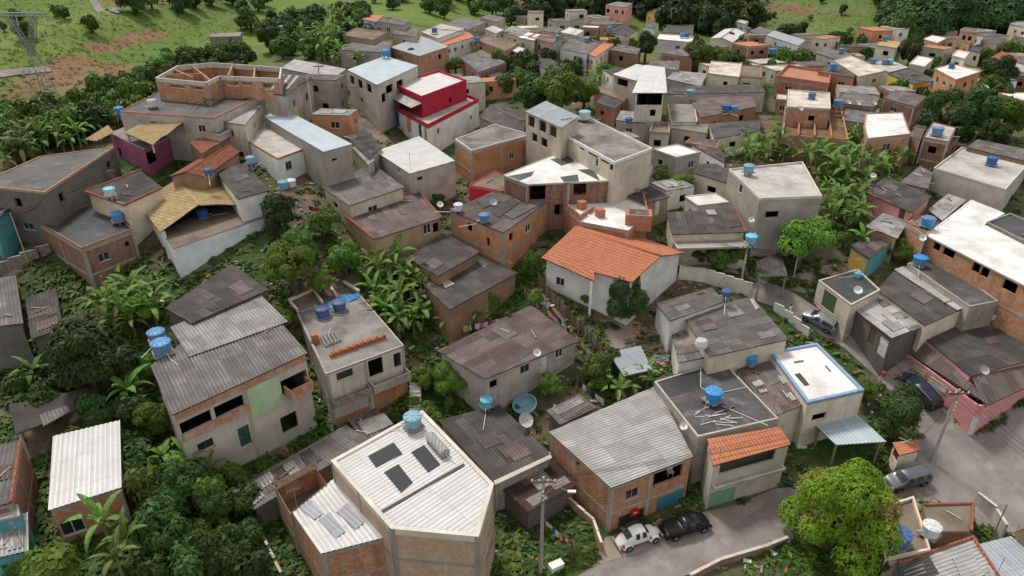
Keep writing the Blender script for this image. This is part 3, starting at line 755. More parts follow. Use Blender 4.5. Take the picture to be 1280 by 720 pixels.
def banana_meshes(seed, nl=10):
    g = random.Random(seed); st = MB(); H = 1.9
    st.tube([(0, 0, -0.4), (0.03, 0, H*0.5), (0, 0.03, H)], 0.14, 'leaf_banana_stem', 7, 0.075)
    lf = MB()
    for k in range(nl):
        a = k*2.4+g.random()*0.5; el = 1.38-0.095*k+g.uniform(-.12, .12); L = g.uniform(1.7, 2.5); w = g.uniform(.17, .26)
        n = 9; p = np.array([0, 0, H-0.1]); ang = el-(1.0 if k >= nl-2 and seed % 2 else 0); pts = []
        for i in range(n+1):
            pts.append(p.copy()); p = p+np.array([math.cos(a)*math.cos(ang), math.sin(a)*math.cos(ang), math.sin(ang)])*L/n; ang -= (0.10+0.03*k*0.5)*1.25
        sd_ = np.array([-math.sin(a), math.cos(a), 0]); up = np.array([0, 0, 0.10]); roll = g.uniform(-.25, .25)
        wd = [0.03, 0.05, 0.75, 1.0, 1.05, 1.0, 0.95, 0.8, 0.5, 0.05]
        for i in range(n):
            if g.random() < 0.05 and i > 3: continue
            lm_ = 'straw_leaf' if k >= nl-2 and seed % 2 else 'leaf_banana'
            for s in (-1, 1):
                w0, w1 = w*wd[i], w*wd[i+1]; tl = s*roll
                v0 = pts[i]+sd_*s*w0+up*w0*1.5+np.array([0, 0, tl*w0]); v1 = pts[i+1]+sd_*s*w1+up*w1*1.5+np.array([0, 0, tl*w1]); gap = (pts[i+1]-pts[i])*g.choice((0, 0, 0.12))
                q = [pts[i], pts[i+1]-gap, v1-gap, v0]; lf.poly(q if s > 0 else q[::-1], lm_)
            if i < 8:
                e = sd_*0.028; lf.poly([pts[i]-e+(0, 0, .012), pts[i]+e+(0, 0, .012), pts[i+1]+e*.8+(0, 0, .012), pts[i+1]-e*.8+(0, 0, .012)], 'leaf_banana_stem')
    return st.mesh('stem'), lf.mesh('leaf_crown')
n_ = NT('leaf_banana_stem'); MATS['leaf_banana_stem'] = n_.out((0.16, 0.20, 0.06), 0.7)
BAN = [banana_meshes(s, 7+s % 6) for s in range(9)]
def banana(px, py, label, group, sc=1.0, world=None):
    c = at(px, py, 1.6*sc) if world is None else np.array([*world, 0]); sm, lm = random.choice(BAN)
    root = empty('banana_plant', (c[0], c[1], float(terrain(c[0], c[1])))); root.rotation_euler.z = random.random()*6.28
    root.scale = (sc, sc, sc*random.uniform(.85, 1.15)); tag(root, label, 'banana plant', group)
    for nm, me in (('stem', sm), ('leaf_crown', lm)):
        o = bpy.data.objects.new(nm, me); C.objects.link(o); o.parent = root
    return root

# ------------------------------------------------------------ roof things
def tank(px, py, D, col, label, z=None, hs=None, h=0, stand=0.5, open_=False):
    """water tank whose body is centred on a pixel; it stands on roof height z"""
    H = D*0.60; stand *= .7; zb = (hs.z if hs is not None else z) if (hs is not None or z is not None) else float(at(px, py, h)[2])
    if hs is not None:
        for _ in range(2):
            p = onz(px, py, zb+stand+H/2); a, b, c = fit_plane(hs.P); zb = a*p[0]+b*p[1]+c
    p = onz(px, py, zb+stand+H/2); b = np.array([p[0], p[1], zb])
    root = empty('water_tank', b); tag(root, label, 'water tank'); up = lambda q: b+(0, 0, q)
    mb = MB(); r = D/2; mat = 'tank_'+col
    mb.rev(up(stand), [(r*.86, 0), (r*.89, H*.3), (r*.91, H*.32), (r*.95, H*.7), (r*.98, H*.72), (r*1.0, H*.95), (r*1.04, H*.96), (r*1.04, H)], mat, 18); mb.build('tank_body', root, smooth=False)
    ld = MB(); ld.rev(up(stand+H+.003), [(r*1.05, 0), (r*1.03, .05), (r*.9, .10), (r*.25, .17), (r*.22, .22)], mat if col != 'white' else 'tank_sky' if open_ else mat, 18)
    for k in range(8):
        a = k*math.pi/4; d = np.array([math.cos(a), math.sin(a), 0]); ld.box(up(stand+H+.105)+d*r*.25-np.array([-d[1], d[0], 0])*.03, d*r*.62, np.array([-d[1], d[0], 0])*.06, (0, 0, .06), mat)
    ld.build('lid', root)
    if stand > 0.1:
        sb = MB()
        for k in range(4):
            a = k*math.pi/2+.6; sb.cbox(up(0)+np.array([math.cos(a), math.sin(a), 0])*r*.75, .12, .12, stand-.05, 'concrete')
        sb.cbox(up(stand-.05), D*1.0, D*1.0, .05, 'wood_grey', .6); sb.build('stand', root)
    g = random.Random(int(px*7+py)); a = g.random()*6.28; d = np.array([math.cos(a), math.sin(a), 0])
    pp = MB(); pp.tube([up(stand+.15)+d*r*.8, up(stand+.15)+d*(r+.35), up(.06)+d*(r+.4), up(.06)+d*(r+1.6+g.random())], .035, 'pvc', 5); pp.build('pipe', root)
    return root
def dish(px, py, D, label, hs=None, h=0, az=0.5, mesh_='dish', pole=0.8, z=None):
    zb = hs.z if hs is not None else (z if z is not None else float(at(px, py, h)[2]))
    if hs is not None:
        p = onz(px, py, zb+pole); a, b_, c = fit_plane(hs.P); zb = a*p[0]+b_*p[1]+c
    p = onz(px, py, zb+pole); b = np.array([p[0], p[1], zb]); root = empty('satellite_dish', b); tag(root, label, 'satellite dish')
    mb = MB(); mb.tube([b, b+(0, 0, pole)], .035, 'steel', 6); mb.build('pole', root)
    el = R(48); ax = Vector((math.sin(az)*math.cos(el), -math.cos(az)*math.cos(el), math.sin(el))); u = ax.cross(Vector((0, 0, 1))).normalized(); v = u.cross(ax)
    ctr = Vector(b)+Vector((0, 0, pole)); n = 16; rings = []; r = D/2
    for k in range(5):
        q = r*k/4; rings.append([ctr+ax*(q*q/(D*1.1))+(u*math.cos(2*math.pi*i/n)+v*math.sin(2*math.pi*i/n))*q for i in range(n)])
    ds = MB()
    for s in (0, 1):
        o = ax*(-.02*s)
        for A, B in zip(rings, rings[1:]):
            for i in range(n):
                q = [A[i]+o, A[(i+1) % n]+o, B[(i+1) % n]+o, B[i]+o]; ds.poly(q if s else q[::-1], mesh_)
    if D > 1.3:
        for i in range(0, n, 2):
            ds.tube([rings[0][0]+ax*.02, rings[2][i]+ax*.02, rings[4][i]+ax*.02], .022, 'dish_white', 4)
    ds.build('dish', root)
    arm = MB(); f = ctr+ax*D*.42; arm.tube([rings[4][3], f], .015, 'steel', 4); arm.tube([rings[4][11], f], .015, 'steel', 4); arm.cbox(f-Vector((0, 0, .05)), .1, .1, .12, 'steel'); arm.build('feed_arm', root)
    return root
# ------------------------------------------------------------ ground
def axis(lo, hi, a, b, s, g=1.13):
    mid = list(np.arange(a, b+1e-6, s)); L, d = [], s
    x = a
    while x > lo: d *= g; x -= d; L.append(x)
    Rr, d, x = [], s, mid[-1]
    while x < hi: d *= g; x += d; Rr.append(x)
    return np.array(L[::-1]+mid+Rr)
gx, gy = axis(-700, 900, -75, 95, 1.1), axis(-60, 1500, 18, 135, 1.1, 1.05)
GX, GY = np.meshgrid(gx, gy); GZ = terrain(GX, GY)
GZ = GZ+np.where((GY > 140), 0, 0)
nx, ny = len(gx), len(gy); V = np.stack([GX, GY, GZ], -1).reshape(-1, 3)
ii = (np.arange(ny-1)[:, None]*nx+np.arange(nx-1)[None]).ravel(); F = np.stack([ii, ii+1, ii+nx+1, ii+nx], 1)
gm = bpy.data.meshes.new('ground'); gm.vertices.add(len(V)); gm.vertices.foreach_set('co', V.astype(np.float32).ravel())
gm.loops.add(F.size); gm.loops.foreach_set('vertex_index', F.ravel().astype(np.int32)); gm.polygons.add(len(F))
gm.polygons.foreach_set('loop_start', np.arange(0, F.size, 4, dtype=np.int32)); gm.polygons.foreach_set('loop_total', np.full(len(F), 4, np.int32))
gm.polygons.foreach_set('use_smooth', np.ones(len(F), bool)); gm.update(calc_edges=True)
at_ = gm.attributes.new('pasture', 'FLOAT', 'POINT')
hill = sstep(150, 188, GY+0.75*np.maximum(0, -GX-22))*np.clip(1-0.35*sstep(0, 40, GX), 0, 1)
at_.data.foreach_set('value', np.clip(hill, 0, 1).astype(np.float32).ravel())
scar = np.zeros_like(GX)
for pl, wd in (([(32, 120), (62, 100), (100, 80), (138, 88)], 5), ([(60, 108), (100, 92)], 6), ([(120, 62), (170, 48), (205, 42)], 2.2), ([(150, -4), (205, -2)], 7), ([(1000, 16), (1030, 12)], 2.5), ([(1040, 20), (1066, 18)], 3.5), ([(650, 2), (653, 20)], 3), ([(930, -2), (935, 14), (944, 30)], 2.5), ([(965, 6), (1000, 10)], 5)):
    Q = [at(*q)[:2] for q in pl]
    for A, B in zip(Q, Q[1:]):
        for t in np.linspace(0, 1, 14): c_ = A+(B-A)*t; scar = np.maximum(scar, np.exp(-((GX-c_[0])**2+(GY-c_[1])**2)/wd**2))
sa_ = gm.attributes.new('scar', 'FLOAT', 'POINT'); sa_.data.foreach_set('value', scar.astype(np.float32).ravel())
n = NT('ground'); o = n.n('TexCoord').outputs['Object']; aa = n.n('Attribute'); aa.attribute_name = 'pasture'
soil = n.mix(n.ramp(n.noise(o, 0.12, 6, .65), .35, .65), (0.085, 0.065, 0.045), (0.17, 0.125, 0.085))
soil = n.mix(n.math('MULTIPLY', n.ramp(n.noise(o, 1.1, 6, .7), .52, .68), .7), soil, (0.26, 0.22, 0.18))
weed = n.mix(n.ramp(n.noise(o, 1.7, 4, .7), .35, .7), (0.028, 0.055, 0.012), (0.065, 0.105, 0.02))
town = n.mix(n.ramp(n.noise(n.mapn(o, (1, 1, 1), (31, 7, 0)), .09, 6, .7), .42, .56), soil, weed)
past = n.mix(n.ramp(n.noise(o, .03, 6, .6), .35, .65), (0.085, 0.145, 0.024), (0.15, 0.215, 0.04))
past = n.mix(n.math('MULTIPLY', n.ramp(n.noise(n.mapn(o, (.25, 1.6, 1)), .35, 6, .75), .46, .66), .55), past, (0.055, 0.085, 0.02))
past = n.mix(n.math('MULTIPLY', n.ramp(n.noise(o, 1.4, 5, .8), .5, .68), .55), past, (0.17, 0.20, 0.06))
past = n.mix(n.math('MULTIPLY', n.ramp(n.noise(o, .5, 6, .75), .5, .7), .5), past, (0.065, 0.11, 0.022))
past = n.mix(n.math('MULTIPLY', n.ramp(n.noise(n.mapn(o, (1, 1, 1), (9, 40, 0)), .022, 6, .7), .60, .68), .6), past, (0.17, 0.12, 0.06))
a2 = n.n('Attribute'); a2.attribute_name = 'scar'
sm = n.ramp(n.math('ADD', a2.outputs['Fac'], n.math('MULTIPLY', n.math('SUBTRACT', n.noise(o, .22, 7, .75), .5), 1.1)), .42, .62)
past = n.mix(n.math('MULTIPLY', sm, .85), past, n.mix(n.ramp(n.noise(o, .3, 5), .35, .65), (0.21, 0.092, 0.048), (0.25, 0.14, 0.085)))
n.bumpn(n.noise(o, 1.5, 6, .7), .6, .25)
gm.materials.append(n.out(n.mix(aa.outputs['Fac'], town, past), .95))
go = bpy.data.objects.new('ground', gm); C.objects.link(go); go['kind'] = 'structure'

# streets, lanes, bare earth
STREETS = [
 [(690, 724), (740, 700), (757, 672), (800, 662), (868, 643), (925, 630), (965, 612), (1010, 606), (1060, 616), (1110, 598), (1125, 585), (1150, 545), (1128, 512), (1105, 480), (1085, 462), (1055, 435),
  (1025, 418), (1000, 400), (970, 385), (935, 372), (925, 362), (950, 350), (985, 362), (1020, 385), (1050, 405), (1085, 436), (1110, 458), (1150, 500), (1185, 522), (1230, 540), (1262, 520), (1300, 490),
  (1330, 500), (1330, 640), (1262, 668), (1232, 660), (1200, 640), (1160, 624), (1120, 622), (1075, 640), (1020, 664), (960, 690), (900, 706), (850, 722), (800, 740), (690, 745)]]
drape('road', STREETS[0], 'asphalt', 0.05, 1.3)
drape('lane', [(0, 338), (55, 310), (110, 278), (150, 255), (168, 262), (120, 290), (60, 325), (0, 356), (-30, 370), (-30, 350)], 'slab_grey', 0.06, 1.5)
drape('lane', [(945, 352), (905, 340), (868, 348), (848, 345), (852, 336), (900, 328), (960, 335)], 'pale_dirt', 0.055, 1.5)
drape('yard_earth', [(742, 402), (772, 395), (815, 408), (838, 445), (828, 470), (800, 462), (795, 432), (758, 440), (752, 425)], 'pale_dirt', 0.05, 1.5)
drape('yard_earth', [(735, 378), (775, 362), (800, 375), (815, 402), (770, 398), (748, 402)], 'red_soil', 0.05, 1.5)
drape('yard_earth', [(672, 360), (700, 395), (745, 450), (735, 455), (700, 415), (660, 365)], 'dirt', 0.055, 1.5)
drape('verge', [(1020, 335), (1045, 330), (1052, 345), (1010, 368), (985, 362), (975, 350)], 'pale_dirt', 0.055, 1.5)
drape('verge', [(1055, 404), (1090, 432), (1112, 452), (1160, 500), (1178, 514), (1165, 514), (1140, 492), (1100, 458), (1048, 412)], 'pale_dirt', 0.075, 1.3)
drape('verge', [(742, 696), (758, 674), (800, 664), (870, 645), (930, 632), (970, 615), (975, 622), (932, 646), (870, 662), (830, 676), (790, 694), (748, 706)], 'pale_dirt', 0.075, 1.3)
drape('grass_verge', [(688, 700), (700, 668), (735, 678), (752, 700), (720, 722), (690, 722)], 'pasture', 0.07, 1.3)
drape('dirt_path', [(345, 62), (372, 52), (384, 58), (365, 68), (340, 74)], 'pale_dirt', 0.1, 2)
drape('country_road', strip_px([(-40, 97), (0, 94), (30, 90), (62, 87)], 2.4), 'asphalt', 0.2, 3, world=True)
drape('country_road', [(108, -6), (118, -6), (153, 16), (147, 18), (138, 15)], 'asphalt', 0.25, 3)
drape('courtyard', [(395, 150), (440, 140), (480, 165), (500, 190), (470, 200), (430, 180)], 'slab_brown', 0.06, 2)
drape('alley', [(940, 240), (952, 238), (960, 265), (950, 300), (938, 300)], 'slab_grey', 0.06, 2)

# ------------------------------------------------------------ houses: outline pixels left, back, right, front; walls 2 and 3 face the camera
rs = random.Random(5)
def H(key, name, label, cat, px, h, wall, roof, short=None, ops=(), auto=0.0, win='frame_white', post=None, **kw):
    s = House(key, name, label, cat, px, h, wall, roof, short, **kw)
    for q in ops: s.op(*q)
    if auto: s.auto(rs, auto, win)
    s.finish()
    return s
FL = lambda m, par=0.0, **k: ('flat', m, dict(par=par, **k))
SH = lambda m, **k: ('shed', m, k)
GA = lambda m, rise=1.0, ax=0, **k: ('gable', m, dict(rise=rise, ax=ax, **k))
HI = lambda m, rise=1.0, ax=0, **k: ('hip', m, dict(rise=rise, ax=ax, **k))

# ---- nearest row
a = H('bigwhite', 'apartment_house', 'three storey brick house under a broad white ribbed metal roof with dark skylights', 'house', [(414, 577), (528, 514), (617, 606), (598, 672), (489, 662)], 7.6,
  'brick_pale', SH('metal_white', d=0, par=0.12, parmat='pale_concrete', pw=0.3), short='the white roof with dark skylights', over=0.0, frame=True,
  ops=[('o', 2, 612, 690, 2.4, 1.2), ('o', 2, 606, 712, 1.6, 1.0)])
for q in ([(460, 570), (492, 553), (503, 567), (470, 584)], [(480, 590), (498, 580), (516, 603), (501, 615)], [(514, 565), (530, 556), (550, 580), (535, 590)]):
    a.patch(q, 'glass', 'skylight', 0.07)
a.patch([(471, 641), (472.5, 643.5), (581, 581.5), (580, 578.5)], 'frame_dark', 'gutter', 0.07)
a.patch([(416, 577), (421, 575), (490, 657), (489, 661)], 'blue_trim', 'flashing', 0.075); a.patch([(490, 659), (598, 669), (597, 666), (492, 656)], 'blue_trim', 'flashing', 0.075)
a.patch([(598, 669), (616, 606), (612, 605), (594, 666)], 'blue_trim', 'flashing', 0.08)
a = H('annex', 'brick_house', 'brick lean-to house with a translucent pale roof sheet below the big white roof', 'house', [(365, 640), (420, 596), (487, 670), (401, 692)], 5.4, 'brick', SH('metal_white', d=3), short='the brick lean-to with pale sheet roof', over=0.05, frame=True)
for q in ([(374, 635), (388, 624), (404, 642), (392, 650)], [(397, 650), (412, 640), (432, 664), (420, 672)], [(420, 640), (434, 628), (456, 652), (444, 662)]): a.patch(q, 'metal_grey', 'roof_sheet', 0.07, 3)
a = H('openroom', 'roofless_room', 'roofless brick room with timber on its wall beside the brick lean-to', 'brick room', [(343, 606), (392, 582), (409, 604), (363, 641)], 4.6, 'brick', None, short='the roofless brick room', over=0, floor=4.5)
a.zt = a.zt-0.0
mb = MB(); z = a.z-2.2; mb.poly([(p[0], p[1], z) for p in (a.P if a.ccw else a.P[::-1])], 'slab_brown'); mb.build('floor', a.root)
for k in range(7):
    q = MB(); p0, p1 = onz(346, 612-k*1.3, a.z+.12+.0*k), onz(396, 584-k*1.3+1, a.z+.12); q.tube([p0, p1], .07, 'wood', 5); t = q.build('timber_plank', loc=tuple(p0*0)); 
    o_ = t; tag(o_, 'weathered timber plank lying along the wall of the roofless brick room', 'plank', 'planks on the roofless room')
a = H('ribbed', 'brick_house', 'brick house with ribbed grey sheet roof, blue gate and small balcony above the street', 'house', [(686, 540), (820, 482), (867, 571), (764, 610)], 6.0, 'brick', SH('fibro_pale', d=2), short='the brick house with the blue gate', over=0.15, frame=True, base=(3, 759, 668),
  ops=[('w', 2, 790, 617, 1.25, 1.0, 'frame_steel'), ('o', 2, 835, 594, 3.0, 1.5), ('g', 2, 836, 638, 2.9, 2.1, 'gate_blue'), ('g', 2, 788, 657, 2.6, 1.7, 'gate_dark'), ('o', 3, 722, 580, .5, .5)])
a = H('clayfront', 'townhouse', 'two storey grey house with small orange tile roof, veranda and green garage gate', 'house', [(884, 549), (975, 533), (988, 556), (891, 582)], 5.6, 'pale_concrete', SH('clay'), short='the house with the green gate', over=0.1, dz=[0.55, 0.55, 0, 0], base=(3, 886, 640),
  ops=[('o', 2, 935, 577, 5.6, 1.3), ('g', 2, 902, 623, 2.7, 2.0, 'gate_green')])
a.balcony(2, 0.02, 0.98, 2.5, .5, 'pale_concrete', 0.12)
a = H('terrace', 'concrete_house', 'stained flat concrete roof with scattered pipes and one blue tank', 'house', [(818, 478), (903, 452), (973, 524), (872, 547)], 4.2, 'grey_wall', FL('slab_dark', .12), short='the stained flat concrete roof', over=0)
a.patch([(822, 472), (872, 462), (880, 485), (835, 497)], 'slab_black', 'wet_patch', 0.012, prof=False)
a = H('bluetrim', 'white_roof_house', 'low house with bright white flat roof edged in blue paint', 'house', [(962, 441), (1021, 430), (1080, 489), (1009, 505)], 3.6, 'cream_wall', FL('slab_white', .18, parmat='blue_trim', pw=.3), short='the blue edged white roof', over=0,
  ops=[('o', 2, 1024, 521, 1.6, .8)])
a.patch([(993, 468), (1000, 466), (1012, 481), (1006, 482)], 'frame_dark', 'roof_vent', 0.03, prof=False)
a = H('brownsheets', 'low_house', 'low roof of brown sheets with white gaps beside the blue edged roof', 'house', [(922, 462), (960, 444), (1007, 505), (966, 521)], 3.4, 'cream_wall', SH('fibro_rust', d=1), short='the brown sheet roof', over=0.05)
for q in ([(940, 478), (950, 474), (955, 480), (945, 484)], [(948, 487), (958, 485), (960, 489), (950, 491)], [(971, 470), (977, 468), (984, 478), (979, 480)], [(982, 492), (988, 490), (996, 499), (990, 501)]): a.patch(q, 'fibro_pale', 'roof_sheet', 0.08, 1)
a = H('greyfive', 'house', 'low house with wide grey corrugated roof beside the street', 'house', [(852, 392), (940, 371), (986, 424), (887, 446)], 3.2, 'cream_wall', SH('fibro_mid', d=0), short='the wide grey corrugated roof', over=0.15, dz=[.35, .35, 0, 0])
a.patch([(937, 374), (941, 373), (949, 385), (945, 387)], 'fibro_pale', 'roof_sheet', 0.09, 1)
a = H('greysix', 'house', 'small lean-to with folded grey roofs and white side wall', 'house', [(820, 379), (890, 359), (906, 377), (838, 401)], 2.9, 'white_wall', SH('fibro_mid', d=0), short='the folded grey lean-to roof', over=0.1)
a = H('greyseven', 'shed', 'narrow grey strip roof along the yard, white boards below it', 'shed', [(836, 402), (855, 396), (888, 446), (848, 453)], 2.5, 'white_wall', SH('fibro_mid', d=1), short='the narrow grey strip roof', over=0.1)
a = H('pinkhouse', 'corner_house', 'pink corner house with dark corrugated roof and rusty porch skirt', 'house', [(1146, 415), (1290, 384), (1330, 440), (1213, 470)], 4.2, 'pink_wall', SH('fibro_dark', d=0), short='the pink corner house', over=0.1, zref=float(at(1222, 534)[2])+4.5)
mb = MB(); z0 = a.z-1.3
q = [onz(1112, 425, z0-.1), onz(1134, 413, a.z-.25), onz(1214, 472, a.z-.25), onz(1232, 507, z0-.1)]; sheet(mb, q, 'fibro_rust', q[0]-q[1]); 
q2 = [onz(1232, 507, z0-.1), onz(1214, 472, a.z-.25), onz(1335, 442, a.z-.25), onz(1335, 462, z0-.1)]; sheet(mb, q2, 'fibro_rust', q2[0]-q2[1]); mb.build('porch_roof', a.root)
mb = MB(); zb = a.zb-1.0
c1, c2, c3, c4 = [np.array([*onz(x, y, z0-.15)[:2], 0]) for x, y in ((1113, 427), (1222, 506), (1230, 507), (1335, 464))]
for p, q_ in ((c1, c2), (c2, c3), (c3, c4)):
    d = (q_-p)/np.linalg.norm(q_-p); nn = np.array([-d[1], d[0], 0])*.18; mb.box(p+(0, 0, zb), (q_-p), nn, (0, 0, z0-.2-zb), 'pink_wall')
mb.build('porch_wall', a.root)
d = (c2-c1)/np.linalg.norm(c2-c1); nn = np.array([d[1], -d[0], 0])
for t0, t1 in ((.30, .46), (.52, .70)):
    mb = MB(); b = c1+(c2-c1)*t0; mb.box(b+nn*.01+(0, 0, z0-1.35), (c2-c1)*(t1-t0), nn*.05, (0, 0, .75), 'pale_concrete'); mb.build('shutter', a.root)
d2 = (c3-c2)/np.linalg.norm(c3-c2); n2 = np.array([d2[1], -d2[0], 0]); mb = MB(); g0 = float(terrain(c2[0], c2[1])); mb.box(c2+(c3-c2)*.06+n2*.01+(0, 0, g0), (c3-c2)*.88, n2*.06, (0, 0, 2.1), 'door_white'); o_ = mb.build('door', a.root)
a = H('patchwork', 'garage_house', 'low mouldy walled house with patchwork of white and grey roof sheets', 'house', [(1062, 382), (1096, 366), (1155, 407), (1114, 423)], 3.0, 'dark_wall', SH('fibro_pale', d=1), short='the patchwork sheet roof', over=0.1, base=(0, 1062, 412),
  ops=[('d', 3, 1107, 437, 1.3, 2.0, 'door_white'), ('d', 3, 1090, 420, .9, 1.9, 'door_brown')])
for q in ([(1096, 375), (1110, 371), (1117, 379), (1104, 384)], [(1114, 392), (1128, 388), (1136, 396), (1122, 400)], [(1132, 408), (1152, 405), (1155, 408), (1140, 414)]): a.patch(q, 'fibro_mid', 'roof_sheet', 0.08, 1)
a = H('patchfront', 'garage', 'garage with dark flat roof and olive green roller door', 'garage', [(1023, 351), (1072, 337), (1100, 363), (1064, 382)], 3.0, 'cream_wall', FL('slab_black', .1), short='the garage with the green door', over=0, ops=[('g', 3, 1036, 377, 2.2, 2.0, 'gate_olive')])
a = H('stripe', 'house', 'house with dark corrugated roof and a white sheet stripe across it', 'house', [(1096, 362), (1121, 335), (1208, 384), (1156, 407)], 2.5, 'cream_wall', SH('fibro_dark', d=1), short='the white striped dark roof', over=0.1)
a.patch([(1117, 337), (1131, 332), (1211, 382), (1196, 388)], 'fibro_pale', 'roof_sheet', 0.09, 1)
H('blackflat', 'house', 'house with black flat concrete roof beside the long white roof', 'house', [(1134, 330), (1166, 320), (1248, 377), (1212, 384)], 2.4, 'grey_wall', FL('slab_dark', .1), short='the black flat roof', over=0)
a = H('longwhite', 'long_house', 'long brick house with bright white flat roof', 'house', [(1157, 294), (1214, 250), (1256, 267), (1230, 281), (1335, 335), (1335, 385)], 4.2, 'brick', FL('slab_white', .06, parmat='white_paint'), short='the long white roof', over=0.1,
  ops=[('o', 5, 1171, 307, 1.0, 1.1), ('o', 5, 1186, 315, 1.6, 1.1), ('o', 5, 1220, 334, 1.0, 1.1), ('o', 5, 1231, 340, 1.0, 1.1), ('o', 5, 1262, 358, 1.6, 1.1)])
H('tankstub', 'brick_annex', 'low brick annex holding a blue tank beside the long white roof', 'house', [(1133, 279), (1150, 269), (1166, 283), (1157, 296)], 3.4, 'brick', FL('slab_brown', .06), short='the low brick annex', over=0)
H('wetroof', 'house', 'house with wet dark sunken roof behind the long white roof', 'house', [(1232, 279), (1262, 268), (1340, 300), (1340, 332)], 3.8, 'grey_wall', FL('slab_black', .2), short='the wet sunken roof', over=0)
a = H('greyhall', 'concrete_hall', 'tall windowless grey concrete building with pale flat roof', 'building', [(1167, 211), (1202, 185), (1285, 206), (1257, 238)], 2.9, 'pale_concrete', FL('slab_pale', .2, parmat='pale_concrete'), short='the windowless grey building', over=0)
a = H('pinkcottage', 'pink_cottage', 'small bright pink cottage with grey corrugated gable roof', 'cottage', [(1081, 240), (1108, 220), (1165, 245), (1140, 266)], 3.0, 'pink_wall', SH('fibro_dark', d=0), short='the small pink cottage', dz=[0, .5, .5, 0], ops=[('d', 2, 1137, 264, .9, 2, 'door_white'), ('d', 3, 1127, 268, .9, 2, 'door_brown')])
H('sheetpile', 'shed', 'shed roof of loose pale boards between pink cottage and grey hall', 'shed', [(1160, 262), (1185, 242), (1208, 250), (1178, 276)], 2.4, 'wood_grey', SH('fibro_pale'), short='the loose board shed')
H('shedback', 'shed', 'small grey sheet shed behind the small pink cottage', 'shed', [(1125, 228), (1150, 207), (1166, 216), (1160, 236)], 2.6, 'grey_wall', SH('fibro_mid'), short='the grey shed behind the pink cottage')
a = H('orangeshed', 'wooden_shed', 'small shed with orange front, teal side and dark corrugated roof', 'shed', [(1063, 307), (1096, 291), (1117, 302), (1087, 323)], 2.4, 'teal_wall', SH('fibro_dark', d=1), short='the orange and teal shed', over=0.15)
mb = MB(); p, q_, e, nn = a.seg(3, .03, .97, 0); L = np.linalg.norm(q_-p); mb.box((p[0]+nn[0]*.004, p[1]+nn[1]*.004, a.zb), np.array([*e, 0])*L, np.array([*nn, 0])*.04, (0, 0, a.z-.35-a.zb), 'door_yellow'); mb.build('front_boards', a.root)
H('greypatch', 'small_house', 'small house with patchy grey sheet roof above the orange shed', 'house', [(1082, 283), (1104, 266), (1136, 276), (1122, 298)], 2.6, 'brick', SH('fibro_light', d=1), short='the patchy grey roof')
a = H('greytower', 'concrete_house', 'two storey raw concrete house with pale flat roof and raised tank corner', 'house', [(911, 213), (1003, 204), (1027, 247), (950, 250)], 6.2, 'grey_wall', FL('slab_pale', .25, parmat='pale_concrete'), short='the raw concrete house', over=0, ops=[('o', 2, 965, 268, 1.6, .8), ('w', 3, 926, 236, .8, 1.0, 'frame_dark')])
a = H('darkribs', 'veranda_house', 'long low house with dark ribbed roof, red tile edge and leafy porch slab', 'house', [(833, 265), (919, 261), (933, 290), (840, 293)], 3.4, 'cream_wall', SH('fibro_dark', d=1, ridge=[1]), short='the dark ribbed roof with red edge')
a.patch([(882, 262), (893, 262), (896, 268), (885, 268)], 'fibro_pale', 'roof_sheet', 0.09, 1)
a.balcony(2, .0, 1.0, 1.2, 2.0, 'pale_concrete', .12)
H('brownhip', 'house', 'tan walled house with dark grey roof behind the unfinished slab', 'house', [(766, 237), (803, 226), (838, 246), (806, 254)], 3.2, 'tan_wall', SH('fibro_dark', d=1), short='the tan walled house', ops=[('d', 2, 822, 260, .9, 1.9, 'door_white')], over=.2)
a = H('unfinished', 'unfinished_house', 'unfinished white slab with half built red brick walls', 'building site', [(700, 252), (803, 244), (809, 270), (785, 288), (727, 277)], 3.6, 'brick_red', FL('slab_white', 0), short='the unfinished white slab', over=0)
a.cop = None
for (p0, p1, hh) in (((700, 251), (803, 244), .9), ((700, 253), (727, 277), .6), ((803, 245), (808, 269), .5), ((727, 274), (745, 262), .6)):
    mb = MB(); A, B = onz(*p0, a.z+.003), onz(*p1, a.z+.003); d = B-A; L = np.linalg.norm(d); d /= L; k = int(L/3.0)+1
    for j in range(k): mb.box(A+d*(L*j/k), d*(L/k-.35), np.array([-d[1], d[0], 0])*.18, (0, 0, hh), 'brick_red')
    mb.build('half_wall', a.root)
for x, y in ((727, 258), (750, 268)):
    mb = MB(); mb.cbox(onz(x, y+3, a.z+.003), .9, .9, 1.0, 'brick_red', .4); mb.build('brick_pier', a.root)
mb = MB(); mb.cbox(onz(797, 284, a.z-.6), 3.0, 2.2, 1.9, 'brick_red', -.15); mb.cbox(onz(797, 284, a.z-.6)+(0, 0, 1.902), 2.2, 1.6, .03, 'slab_dark', -.15); mb.build('brick_chamber', a.root)
a = H('whitedebris', 'brick_house', 'brick house with white flat roof strewn with dark torn sheeting', 'house', [(629, 219), (704, 189), (766, 226), (659, 231)], 5.6, 'brick_dark', FL('slab_white', .06, parmat='slab_pale'), short='the white roof with torn sheeting', over=0.1, ops=[('o', 2, 725, 236, 1.6, 1.6), ('o', 2, 672, 240, 2.0, 2.0), ('o', 2, 700, 262, 1.4, 1.4)])
for q in ([(630, 221), (668, 214), (664, 220), (646, 227)], [(700, 221), (722, 218), (724, 227), (706, 229)], [(722, 212), (742, 211), (750, 226), (742, 222)], [(688, 199), (712, 194), (718, 202), (702, 207)]): a.patch(q, 'slab_dark', 'torn_sheeting', 0.03, prof=False)
